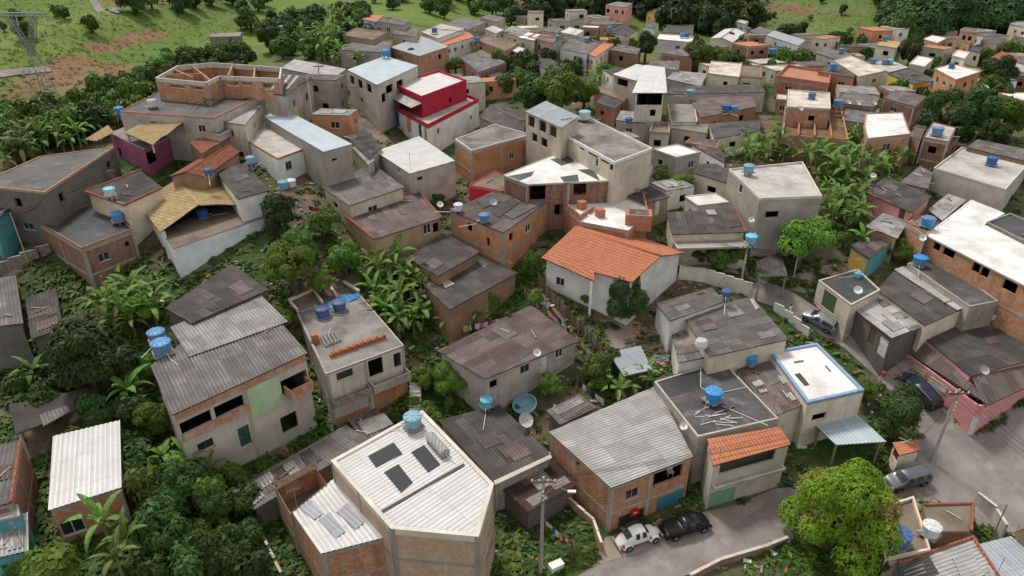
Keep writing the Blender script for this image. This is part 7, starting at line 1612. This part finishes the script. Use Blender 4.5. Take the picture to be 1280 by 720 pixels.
for k in range(3):
    cable(POLETOP['p1']+(0, -.2, -1.3-.4*k), at(652+6*k, 690, 1.0), .2, 'service cable dropping from the lamp pole into the yard', 'service cables at the lamp pole', .016)
    cable(POLETOP['p1']+(0, -.2, -1.3-.4*k), HOUSES['ribbed'].P[3]-(0, 0, 1+.3*k), .3, 'service cable from the lamp pole to the brick house corner', 'service cables to the brick house', .016)
for q0, q1, sg, lb in (('p8', 'p9', 1.5, 'cable over the lane at the left'), ('p9', 'p10', 1.2, 'cable over the yellow tiled roofs'), ('p10', 'p11', .6, 'cable between white pole and grey pole'), ('p11', 'p14', 1.0, 'cable toward the top of the village'), ('p14', 'p15', 1.2, 'cable over the orange tile slope'), ('p15', 'p13', .8, 'cable over the upper lane'), ('p13', 'p16', .8, 'cable beside the dark conical tree'), ('p16', 'p17', .8, 'cable up to the dark hipped roof'), ('p5', 'p4', .4, 'cable at the glossy green tree'), ('p13', 'p12', .8, 'cable up to the far hillside pole')):
    for k in range(3): cable(POLETOP[q0]+(.4*k-.4, 0, -.25-.25*(k == 1)), POLETOP[q1]+(.4*k-.4, 0, -.25-.25*(k == 1)), sg, 'overhead '+lb, lb+'s', .026)
for pk, ks in (('p8', ('leftlong', 'blackflat2', 'leftblue')), ('p9', ('claysmall', 'cornerribs', 'pinktall', 'brickbase', 'whitetile')), ('p10', ('bluemetal', 'greystripes', 'greyblue', 'whitemetal')), ('p5', ('darkribs', 'greytower', 'terracotta', 'greyfive', 'greysix', 'unfinished')), ('p2', ('bluetrim', 'pinkhouse', 'patchwork', 'kiosk')), ('p16', ('b19', 'canopyhouse', 'b17')), ('p13', ('b12', 'b14', 'longblock')), ('p15', ('d4', 'd2', 'darkhip'))):
    for k_ in ks:
        hq = HOUSES[k_]; c_ = min(hq.P, key=lambda q: float(np.linalg.norm(q-POLETOP[pk]))); cable(POLETOP[pk]-(0, 0, .5), c_-(0, 0, .25), .5, 'service cable to '+hq.short, None, .022)
# pylon
b = at(57, 122); d_ = ray(38, 27); hgt = CAMH+d_[2]*math.hypot(b[0], b[1])/math.hypot(d_[0], d_[1])-b[2]; hgt = max(14.0, hgt)/.955; root = empty('pylon', b); tag(root, 'steel lattice power pylon with wide arms on the pasture slope', 'pylon')
def lattice(rings, name):
    mb = MB()
    for A, B in zip(rings, rings[1:]):
        for k in range(4):
            mb.tube([A[k], B[k]], .06, 'steel', 4); mb.tube([A[k], B[(k+1) % 4]], .03, 'steel', 4); mb.tube([B[k], A[(k+1) % 4]], .03, 'steel', 4); mb.tube([B[k], B[(k+1) % 4]], .03, 'steel', 4)
    mb.build(name, root)
sq = lambda c, w, d, z: [b+np.array([c+x*w, y*d, z]) for x, y in ((-1, -1), (1, -1), (1, 1), (-1, 1))]
H_ = hgt
lattice([sq(0, H_*.105*(1-t)+.028*H_*t, H_*.105*(1-t)+.028*H_*t, H_*.52*t) for t in (0, .3, .55, .78, 1)], 'lattice_body')
for s in (-1, 1): lattice([sq(s*H_*.15*t, H_*.028, H_*.028, H_*(.52+.40*t)) for t in (0, .25, .5, .75, 1)], 'lattice_arm')
lattice([[b+np.array([x, y*H_*.028, H_*.92+z]) for y, z in ((-1, -.0), (1, 0), (1, H_*.035), (-1, H_*.035))] for x in np.linspace(-.30*H_, .30*H_, 9)], 'crossbeam')
for s in (-.27, -.05, .27):
    i = MB(); i.tube([b+(s*H_, 0, H_*.92), b+(s*H_, 0, H_*.82)], .08, 'dish_white', 5); i.build('insulator', root)

# ------------------------------------------------------------ tanks
T = lambda px, py, D, col, key, lab, **k: tank(px, py, D, col, lab, hs=HOUSES[key], **k)
T(516, 526, 1.5, 'sky', 'bigwhite', 'light blue water tank on the top corner of the broad white roof', stand=.5)
T(892, 494, 1.55, 'blue', 'terrace', 'blue water tank on the stained flat concrete roof', stand=.6)
T(938, 449, 1.35, 'blue', 'brownsheets', 'blue water tank beside the large mesh dish', stand=.3)
T(196, 420, 1.5, 'blue', 'biggrey', 'farther of two blue water tanks in the corner of the two tone roof', stand=.2)
T(202, 434, 1.65, 'blue', 'biggrey', 'nearer of two blue water tanks in the corner of the two tone roof', stand=.2)
T(403, 390, 1.45, 'navy', 'bare', 'dark blue water tank nearer the roof edge of the bare concrete house', stand=.15)
T(424, 382, 1.45, 'navy', 'bare', 'dark blue water tank wrapped by the blue tarp on the bare house', stand=.15)
T(608, 503, 1.2, 'sky', 'darkpair', 'light blue water tank above the dark ribbed roof', stand=.6)
T(147, 271, 1.4, 'blue', 'blackflat2', 'blue water tank on the glossy black flat roof', stand=.5)
T(137, 240, 1.2, 'white', 'darkrim', 'white and blue water tank on the dark roof with red edge', stand=.9, open_=True)
T(253, 267, 1.3, 'navy', 'whitetile', 'dark blue water tank under the yellow tile gable', stand=.2)
T(260, 215, 1.05, 'navy', 'claysmall', 'navy water tank on the red tiled roof', stand=.6)
T(313, 200, 1.1, 'sky', 'cornerribs', 'light blue water tank above the dark ribbed roof with cables', stand=1.2)
T(354, 231, 1.25, 'sky', 'greyfour', 'light blue water tank on a stand below the white two storey house', stand=.8)
T(364, 229, 1.2, 'white', 'greyfour', 'white topped water tank beside the light blue tank on the stand', stand=.8)
T(371, 165, 1.25, 'blue', 'bluegrey', 'blue water tank on the patchy grey roof', stand=.5)
T(573, 259, 1.1, 'white', 'orangeblock', 'white water tank at the left end of the cluttered orange house roof', stand=.5)
T(605, 272, 1.2, 'blue', 'orangeblock', 'blue water tank in the middle of the cluttered orange house roof', stand=.4)
T(650, 66, 1.5, 'blue', 'd13', 'blue water tank at the far upper lane') if False else T(482, 66, 1.5, 'blue', 'greyblue', 'blue water tank above the pale blue metal roof', stand=.8)
T(149, 138, 1.3, 'blue', 'pinktall', 'blue water tank beside the magenta pink house', stand=1.6)
T(190, 129, 1.3, 'white', 'brickbase', 'white and blue water tank on the wide dark slab', stand=.5, open_=True)
T(731, 144, 1.7, 'white', 'longblock', 'large white and blue water tank at the head of the long concrete block', stand=.6, open_=True)
T(786, 151, 1.2, 'navy', 'b25', 'navy water tank on the stained pale roof', stand=.4)
T(863, 116, 1.35, 'sky', 'b17', 'light blue water tank on the very long dark roof', stand=.6)
T(908, 135, 1.5, 'navy', 'b18', 'navy water tank on the weathered sheet roof', stand=.3)
T(918, 136, 1.4, 'blue', 'b18', 'bright blue water tank on the weathered sheet roof', stand=.3)
T(936, 211, 1.35, 'sky', 'greytower', 'light blue water tank on the raw concrete house', stand=.7)
T(939, 299, 1.3, 'sky', 'darkribs', 'light blue water tank at the end of the dark ribbed porch', stand=.1)
T(1240, 201, 1.4, 'navy', 'greyhall', 'navy water tank on the windowless grey building', stand=.4)
T(1160, 277, 1.5, 'blue', 'tankstub', 'blue water tank on the low brick annex', stand=.5)
T(1150, 326, 1.5, 'blue', 'blackflat', 'blue water tank at the corner of the black flat roof', stand=.3)
T(1072, 344, .75, 'sky', 'patchfront', 'small light blue barrel on the garage roof', stand=0.03)
T(908, 367, 1.0, 'navy', 'greysix', 'small navy tank behind the wide grey corrugated roof', stand=.9)
T(1123, 672, 1.75, 'navy', 'cornerterrace', 'large navy water tank on the brown corner terrace', stand=.4)
T(1164, 662, 1.35, 'white', 'cornerterrace', 'pale crumpled water tank beside the large navy tank', stand=.5)
T(1048, 129, 1.5, 'blue', 'c15', 'blue water tank between the brick terraces', stand=.8)
T(1015, 120, 1.2, 'navy', 'redtop', 'navy water tank on the stained white top slab', stand=.3)
T(1042, 83, 1.5, 'blue', 'c11', 'blue water tank on the brick and plaster house', stand=.6)
T(1166, 103, 1.2, 'blue', 'c10', 'blue water tank at the end of the yellow gabled house', stand=.4)
T(1172, 164, 1.6, 'blue', 'whitetank', 'blue water tank on the small pale flat roof', stand=.4)
T(1092, 76, 1.2, 'blue', 'c10b', 'leftmost blue water tank on the crowded pale roof', stand=.4)
T(1106, 77, 1.2, 'blue', 'c10b', 'middle blue water tank on the crowded pale roof', stand=.4)
T(1113, 77, 1.2, 'sky', 'c10b', 'light blue water tank at the right of the crowded pale roof', stand=.4)
T(1052, 63, 1.2, 'blue', 'c9b', 'blue water tank on the grey roofs behind the cream slab', stand=.5)
T(966, 64, 1.6, 'blue', 'c2', 'blue water tank at the left of the crowded dark roofs', stand=.5)
T(976, 60, 1.5, 'blue', 'c2', 'blue water tank in the middle of the crowded dark roofs', stand=.5)
T(984, 61, 1.2, 'sky', 'c2', 'light blue water tank at the right of the crowded dark roofs', stand=.5)
T(853, 44, 1.2, 'blue', 'b5', 'left of two blue water tanks on the long white roofed building', stand=.5)
T(859, 44, 1.2, 'navy', 'b5', 'right of two dark tanks on the long white roofed building', stand=.5)
T(762, 36, 1.3, 'blue', 'b9', 'blue water tank on the dark hipped roof', stand=1.0)
T(733, 49, 1.2, 'sky', 'b12', 'light blue water tank on the weathered white walled house', stand=.5)
T(738, 48, 1.1, 'navy', 'b12', 'navy water tank on the weathered white walled house', stand=.5)
T(697, 47, 1.2, 'blue', 'b11', 'blue water tank on the brick rimmed terrace', stand=.5)
T(543, 38, 1.3, 'navy', 'd3', 'navy water tank on the long pale flat roof', stand=.7)
T(597, 49, 1.2, 'blue', 'd13', 'blue water tank on the grey roof block at the lane', stand=.4)
T(458, 30, 1.2, 'blue', 'd7', 'left blue water tank below the small orange tile roof', stand=.2)
T(470, 29, 1.2, 'blue', 'd8', 'right blue water tank beside the small orange tile roof', stand=.2)
T(936, 37, 1.2, 'blue', 'b8', 'blue water tank near the red earth gully', stand=.4)
T(1107, 48, 1.2, 'blue', 'c3', 'blue water tank on the cream two storey house', stand=.5)
T(1190, 82, 1.1, 'navy', 'c8', 'navy water tank on the three storey pinkish house', stand=.3)
T(1103, 399, .0001, 'white', 'stripe', 'x') if False else None
# ------------------------------------------------------------ dishes
dish(1120//1, 449, 1.6, '', h=3.6) if False else None
dish(920, 451, 1.7, 'large round mesh satellite dish beside a blue tank', hs=HOUSES['brownsheets'], az=-.3, pole=.5)
dish(656, 526, 1.4, 'grey mesh satellite dish beside the dark ribbed roof', hs=HOUSES['darkpair'], az=.6)
dish(671, 441, .8, 'white satellite dish on the roof edge of the laundry garden house', hs=HOUSES['central'], az=.3, mesh_='dish_white', pole=.4)
dish(550, 256, .8, 'white satellite dish at the corner of the red rimmed roof', hs=HOUSES['brownrim'], az=.3, mesh_='dish_white', pole=1.0)
dish(1072, 363, .9, 'white satellite dish on the patchwork roof house', hs=HOUSES['patchfront'], az=-.2, mesh_='dish_white', pole=1.1)
dish(1153, 298, .8, 'white satellite dish on the wall top of the low brick annex', hs=HOUSES['tankstub'], az=-.4, mesh_='dish_white', pole=.6)
dish(1229, 463, .9, 'small satellite dish on a mast above the pink porch corner', hs=HOUSES['pinkhouse'], az=.2, pole=1.2)
dish(1091, 220, .8, 'white satellite dish behind the small pink cottage', hs=HOUSES['pinkcottage'], az=-.2, mesh_='dish_white', pole=1.2)
dish(855, 533, .7, 'small white satellite dish beside the ribbed grey roof', hs=HOUSES['terrace'], az=-.6, mesh_='dish_white', pole=.8)
dish(939, 275, .7, 'small white satellite dish on the raw concrete house wall', hs=HOUSES['darkribs'], az=-.2, mesh_='dish_white', pole=1.0)
for x, y, k in ((1060, 128, 'c15'), (1072, 129, 'c15'), (1092, 129, 'c15')): dish(x, y, 1.0, 'white satellite dish on the long grey strip roof at the %s' % {1060: 'tank end', 1072: 'middle', 1092: 'far end'}[x], hs=HOUSES[k], mesh_='dish_white', pole=.6)
dish(1227, 113, 2.2, 'large pale satellite dish below the three storey pinkish house', h=3, mesh_='dish_white', az=-.4)
dish(616, 253, 1.0, 'grey satellite dish lying among the cluttered sheets', hs=HOUSES['orangeblock'], az=.5, pole=.4)
dish(1000, 136, .9, 'small satellite dish on the edge of the stained top slab', hs=HOUSES['redtop'], mesh_='dish_white', pole=.6)

# ------------------------------------------------------------ small things on roofs and in yards
hs = HOUSES['bare']
for row, ((x0, y0), (x1, y1)) in enumerate((((414, 447), (446, 435)), ((449, 434), (481, 423)))):
    A, B = onz(x0, y0, hs.z), onz(x1, y1, hs.z); d = (B-A)/np.linalg.norm(B-A); a = math.atan2(d[1], d[0]); n = 12
    for k in range(n):
        mb = MB(); p = A+(B-A)*k/(n-1); mb.cbox((0, 0, 0), .13, .5, .42+.05*(k*7 % 3), 'brick_clay', 0); mb.cbox((0, 0, .003), .16, .28, .36, 'brick_clay', 0)
        o = mb.build('hollow_brick'); o.location = (p[0], p[1], hs.z+.003); o.rotation_euler.z = a+random.uniform(-.12, .12)
        tag(o, 'hollow orange brick in the %s row on the bare concrete roof' % ('nearer', 'farther')[row], 'brick', 'hollow bricks in the %s row on the bare roof' % ('nearer', 'farther')[row])
for k in range(5):
    A, B = onz(401+k*4.2, 421-k*1.7, hs.z+.12), onz(408+k*4.2, 433-k*1.7, hs.z+.12); mb = MB(); mb.tube([A, B], .12, 'fibro_light', 7); o = mb.build('gutter_sheet'); tag(o, 'grey rounded sheet in the small pile on the bare roof', 'roof sheet', 'grey sheets piled on the bare roof')
p = onz(394, 427, hs.z); mb = MB()
for k in range(3): mb.cbox((p[0], p[1], hs.z+.003+k*.29), .75-.1*k, .6, .28, 'brick_clay', .3+.1*k)
o = mb.build('brick_stack'); tag(o, 'short stack of red bricks beside the grey sheets on the bare roof', 'bricks')
mb = MB(); n = 10
Pt = [onz(405+44*t, 377-13*t+2*math.sin(t*9), hs.z+.25+.2*math.sin(t*7)) for t in np.linspace(0, 1, n)]; Pb = [onz(412+42*t, 386-16*t, hs.z+.06+.06*math.sin(t*11)) for t in np.linspace(0, 1, n)]
for k in range(n-1): mb.poly((Pt[k], Pt[k+1], Pb[k+1], Pb[k]), 'tarp_blue'); mb.poly((Pb[k]-(0, 0, .03), Pb[k+1]-(0, 0, .03), Pt[k+1]-(0, 0, .03), Pt[k]-(0, 0, .03)), 'tarp_blue')
o = mb.build('tarpaulin'); tag(o, 'crumpled blue tarpaulin along the back edge of the bare roof', 'tarp')
hs = HOUSES['terrace']
for k in range(16):
    x, y = random.uniform(868, 925), random.uniform(505, 535); A = onz(x, y, hs.z+.06); an = random.uniform(-.6, .6); L = random.uniform(.5, 1.6); mb = MB(); mb.tube([A, A+np.array([math.cos(an), math.sin(an), 0])*L], .05, 'pvc', 5)
    o = mb.build('pipe'); tag(o, 'loose white pipe scattered on the stained flat concrete roof', 'pipe', 'white pipes scattered on the stained flat roof')
for (x0, y0, x1, y1) in ((876, 461, 876, 484), (876, 484, 886, 490), (905, 490, 933, 484), (902, 507, 960, 532)):
    mb = MB(); mb.tube([onz(x0, y0, hs.z+.08), onz(x1, y1, hs.z+.08)], .04, 'pvc', 5); o = mb.build('pipe'); tag(o, 'white plumbing pipe laid to the blue tank on the stained roof', 'pipe', 'plumbing pipes of the stained roof')
hs = HOUSES['bigwhite']; A, B = hs.planez(538, 546, .45), hs.planez(556, 566, .45); mb = MB(); mb.tube([A-(B-A)*.04, A, B, B+(B-A)*.04], .42, 'fibro_pale', 14); root = empty('boiler', (A+B)/2); tag(root, 'silver cylindrical boiler lying on the broad white roof', 'boiler'); mb.build('cylinder', root, smooth=False)
for q in (A, B): s_ = MB(); s_.cbox(q-(0, 0, .5), .7, .12, .14, 'steel', .6); s_.build('cradle', root)
s_ = MB(); s_.tube([B, B+(.3, -.2, -.3), B+(.9, -.8, -.38)], .04, 'pvc', 5); s_.build('pipe', root)
hs = HOUSES['greyfive']; p = hs.planez(876, 434, .0); root = empty('water_box', p); tag(root, 'squat grey cement water box on the wide grey corrugated roof', 'water box'); mb = MB(); mb.rev(p+(0, 0, .05), [(.55, 0), (.62, .35), (.55, .7)], 'dish_white', 9); mb.build('tank_body', root); mb = MB(); mb.rev(p+(0, 0, .755), [(.6, 0), (.5, .1), (.1, .14)], 'dish', 9); mb.build('lid', root)
hs = HOUSES['pinkhouse']; p = hs.planez(1236, 403, 0); root = empty('water_box', p); tag(root, 'pale water box on a metal frame above the pink house', 'water box'); mb = MB(); mb.rev(p+(0, 0, .6), [(.5, 0), (.6, .4), (.6, .55)], 'dish_white', 12); mb.build('tank_body', root)
mb = MB()
for k in range(4):
    c_ = np.array([math.cos(k*1.571+.5), math.sin(k*1.571+.5), 0])*.7; mb.tube([p+c_, p+c_*.8+(0, 0, 1.1)], .03, 'dish_white', 5); c2_ = np.array([math.cos(k*1.571+2.07), math.sin(k*1.571+2.07), 0])*.7; mb.tube([p+c_*.9+(0, 0, .58), p+c2_*.9+(0, 0, .58)], .03, 'dish_white', 5)
mb.build('stand', root)
p = at(657, 512, 0); root = empty('plastic_pool', p); tag(root, 'round bright blue plastic pool tipped in the cluttered yard', 'pool'); mb = MB(); mb.rev((0, 0, 0), [(1.05, 0), (1.15, .55), (1.22, .58), (1.1, .60), (1.0, .12), (.02, .1)], 'tank_sky', 20, False); o = mb.build('shell', None); o.parent = root; root.rotation_euler = (.25, -.2, 0); root.location.z += .3
p = at(695, 713, 0); mb = MB(); mb.cbox((0, 0, .02), 1.1, .6, .7, 'plastic_white', .5); mb.cbox((0, 0, .723), 1.14, .64, .05, 'plastic_white', .5); o = mb.build('waste_box'); o.location = tuple(p); tag(o, 'white discarded box on the grass beside the lamp pole', 'box')
hs = HOUSES['ribbed']; a_, b_ = hs.edge(2); u, z = hs.hit(2, 792, 639); e = (b_-a_)/np.linalg.norm(b_-a_); nn = hs.outward(2); c = np.array([*(a_+e*u+nn*.1), z]); root = empty('shop_sign', c); tag(root, 'red rounded sign with white mark hanging on the brick house', 'sign')
E3, N3 = np.array([*e, 0]), np.array([*nn, 0]); mb = MB(); n = 16
F_ = [c+N3*.12+E3*.42*math.copysign(abs(math.cos(t))**.6, math.cos(t))+np.array([0, 0, .36*math.copysign(abs(math.sin(t))**.6, math.sin(t))]) for t in np.linspace(0, 2*math.pi, n, endpoint=False)]; Bk = [q-N3*.2 for q in F_]
mb.poly(F_, 'sign_red'); mb.poly(Bk[::-1], 'sign_red')
for k in range(n): mb.poly((Bk[k], Bk[(k+1) % n], F_[(k+1) % n], F_[k]), 'sign_red')
mb.build('panel', root); mb = MB(); mb.box(c+N3*.123-E3*.2-(0, 0, .05), E3*.4, N3*.015, (0, 0, .12), 'plastic_white'); mb.build('emblem', root)
# clothes lines
def clothes(x0, y0, x1, y1, h, n, where):
    A, B = at(x0, y0, h), at(x1, y1, h); root = empty('clothes_line', (A[0], A[1], A[2]-h)); tag(root, 'clothes line strung '+where, 'clothes line'); mb = MB(); mb.tube([A, (A+B)/2-(0, 0, .12), B], .012, 'wire_black', 4); mb.build('line', root)
    for q in (A, B): mb = MB(); mb.tube([q-(0, 0, h+.3), q+(0, 0, .1)], .05, 'wood', 6); mb.build('post', root)
    cols = ['cloth_white', 'cloth_dark', 'cloth_red', 'cloth_blue', 'cloth_white', 'cloth_pink', 'cloth_yellow', 'cloth_white']
    d = (B-A)/np.linalg.norm(B-A); m = np.array([-d[1], d[0], 0])
    for k in range(n):
        t = (k+.6)/(n+.2); p = A+(B-A)*t-(0, 0, .12*(1-abs(2*t-1))); w, l = random.uniform(.35, .6), random.uniform(.45, .85); mb = MB(); cl = random.choice(cols); g_ = 4
        for i in range(g_):
            f0, f1 = -.5+i/g_, -.5+(i+1)/g_; o0, o1 = .04*math.sin(f0*9+k), .04*math.sin(f1*9+k)
            q = [p+d*w*f0, p+d*w*f1, p+d*w*f1*1.08+m*o1-(0, 0, l*(.9+.1*math.sin(f1*7))), p+d*w*f0*1.08+m*o0-(0, 0, l*(.9+.1*math.sin(f0*7)))]
            mb.poly([x+m*.012 for x in q], cl); mb.poly([x-m*.012 for x in q[::-1]], cl)
        if k % 2 == 0:
            for s in (-1, 1): mb.poly([p+d*w*.5*s+m*.012, p+d*w*.85*s+m*.012-(0, 0, .22), p+d*w*.75*s+m*.012-(0, 0, .32), p+d*w*.5*s+m*.012-(0, 0, .2)], cl)
        o = mb.build('garment'); tag(o, 'garment drying on the clothes line '+where, 'clothing', 'laundry '+where)
clothes(578, 408, 640, 394, 1.8, 12, 'behind the laundry garden house')
clothes(683, 376, 712, 412, 1.6, 9, 'along the upper garden fence')
clothes(716, 414, 745, 446, 1.6, 8, 'along the lower garden fence')
clothes(722, 474, 756, 500, 1.8, 6, 'beside the small grey yard roof')
clothes(682, 650, 716, 678, 1.8, 8, 'in the dark yard by the lamp pole')
clothes(366, 250, 404, 262, 1.8, 6, 'below the plain grey sheet roof')
# fences and walls
def wallrun(px, h, th, mat, name, label, cat, lift=0.0, boards=False):
    P = [at(x, y, 0) for x, y in px]; root = empty(name, P[0]); tag(root, label, cat)
    if boards:
        mb = MB()
        for A, B in zip(P, P[1:]):
            L = np.linalg.norm((B-A)[:2]); n = max(1, int(L/.32)); d = (B-A)/L
            for k in range(n):
                q = A+(B-A)*(k+.5)/n; hh = h*random.uniform(.8, 1.1); mb.cbox((q[0], q[1], float(terrain(q[0], q[1]))-.2), .24, .04, hh+.2, random.choice(mat), math.atan2(d[1], d[0])+random.uniform(-.1, .1))
        mb.build('board_panel', root); return
    mb = MB(); cp_ = MB()
    for A, B in zip(P, P[1:]):
        L = np.linalg.norm((B-A)[:2]); n = max(1, int(L/1.0))
        for k in range(n):
            a_, b_ = A+(B-A)*k/n, A+(B-A)*(k+1)/n; z0 = min(float(terrain(a_[0], a_[1])), float(terrain(b_[0], b_[1]))); zt = max(float(terrain(a_[0], a_[1])), float(terrain(b_[0], b_[1])))+h
            d = np.array([b_[0]-a_[0], b_[1]-a_[1], 0]); nn = np.array([-d[1], d[0], 0])/np.linalg.norm(d)
            mb.box((a_[0], a_[1], z0-.5), d, nn*th, (0, 0, zt-z0+.5), mat); cp_.box(np.array([a_[0], a_[1], zt+.002])-nn*.03, d, nn*(th+.06), (0, 0, .06), 'pale_concrete')
    mb.build('wall', root); cp_.build('coping', root)
wallrun([(672, 358), (700, 390), (725, 418), (752, 448)], 1.7, .05, ['wood', 'wood_grey', 'wood', 'rust_wall'], 'board_fence', 'uneven weathered board fence running down the garden', 'fence', boards=True)
wallrun([(655, 372), (676, 400), (700, 420)], 1.3, .05, ['wood', 'wood_grey'], 'board_fence', 'low second board fence beside the laundry', 'fence', boards=True)
wallrun([(848, 349), (880, 353), (938, 372)], 1.6, .2, 'pale_concrete', 'retaining_wall', 'pale concrete wall along the lane below the porch', 'wall')
wallrun([(870, 330), (905, 333), (930, 340)], 1.2, .2, 'pale_concrete', 'retaining_wall', 'low cracked concrete wall under the flowering shrub', 'wall')
wallrun([(966, 388), (988, 404), (1008, 424)], .9, .18, 'white_wall', 'garden_wall', 'white wall along the street opposite the grey hatchback', 'wall')
wallrun([(862, 728), (900, 708), (960, 690), (984, 680)], .7, .2, 'rust_wall', 'street_wall', 'dark mossy wall along the lower side of the street', 'wall')
wallrun([(1062, 408), (1104, 444)], .12, .3, 'pale_concrete', 'kerb', 'worn concrete kerb in front of the patchwork roof house', 'kerb')
wallrun([(0, 300), (60, 268), (110, 240), (148, 232)], 2.0, .2, 'dark_wall', 'lane_wall', 'dark stained wall along the lane at the left', 'wall')
wallrun([(0, 345), (30, 332), (65, 318)], 1.2, .15, 'wood_grey', 'lane_parapet', 'low pale parapet on the outer side of the left lane', 'wall')
wallrun([(310, 640), (335, 690), (352, 725)], .5, .15, 'dark_wall', 'lawn_edge', 'low dark edge between lawn and brick lean-to', 'wall')
wallrun([(1216, 630), (1238, 650), (1250, 672)], 1.3, .2, 'grey_wall', 'corner_wall', 'mossy grey wall at the bottom right street corner', 'wall')
wallrun([(752, 690), (742, 660), (700, 622)], 1.0, .15, 'brick', 'yard_wall', 'low brick wall behind the lamp pole yard', 'wall')
# stairs at the bare concrete house
p = at(521, 512, 0); root = empty('stairs', p); tag(root, 'narrow concrete steps beside the bare concrete house', 'stairs'); mb = MB()
for k in range(9): mb.cbox((p[0]-.03*k, p[1]+.42*k-1.5, p[2]-1.0), 1.1, .42, 1.1+.24*k, 'pale_concrete')
mb.build('flight', root)
# plastic chair on the small balcony
hs = HOUSES['ribbed']; a_, b_ = hs.edge(2); u, z = hs.hit(2, 846, 597); c = np.array([*(a_+e*u-nn*.9), z-.45]); root = empty('plastic_chair', c); tag(root, 'white plastic chair on the small brick balcony', 'chair')
mb = MB(); mb.cbox(c+(0, 0, .42), .5, .5, .05, 'plastic_white', .3); mb.build('seat', root); mb = MB(); mb.cbox(c+(.05, .24, .47), .5, .05, .5, 'plastic_white', .3); mb.build('backrest', root)
for x, y in ((-.2, -.2), (.2, -.2), (.2, .2), (-.2, .2)): mb = MB(); mb.cbox(c+(x, y, 0), .05, .05, .419, 'plastic_white', .3); mb.build('leg', root)
# green net and rubble cloth in the stony yard
mb = MB(); P = [at(x, y, .12) for x, y in ((814, 440), (835, 440), (836, 450), (814, 450))]; mb.poly(P, 'gate_green' if False else 'teal_wall'); mb.poly([q-(0, 0, .06) for q in P[::-1]], 'teal_wall'); o = mb.build('net'); tag(o, 'teal net spread on the stony yard', 'net')
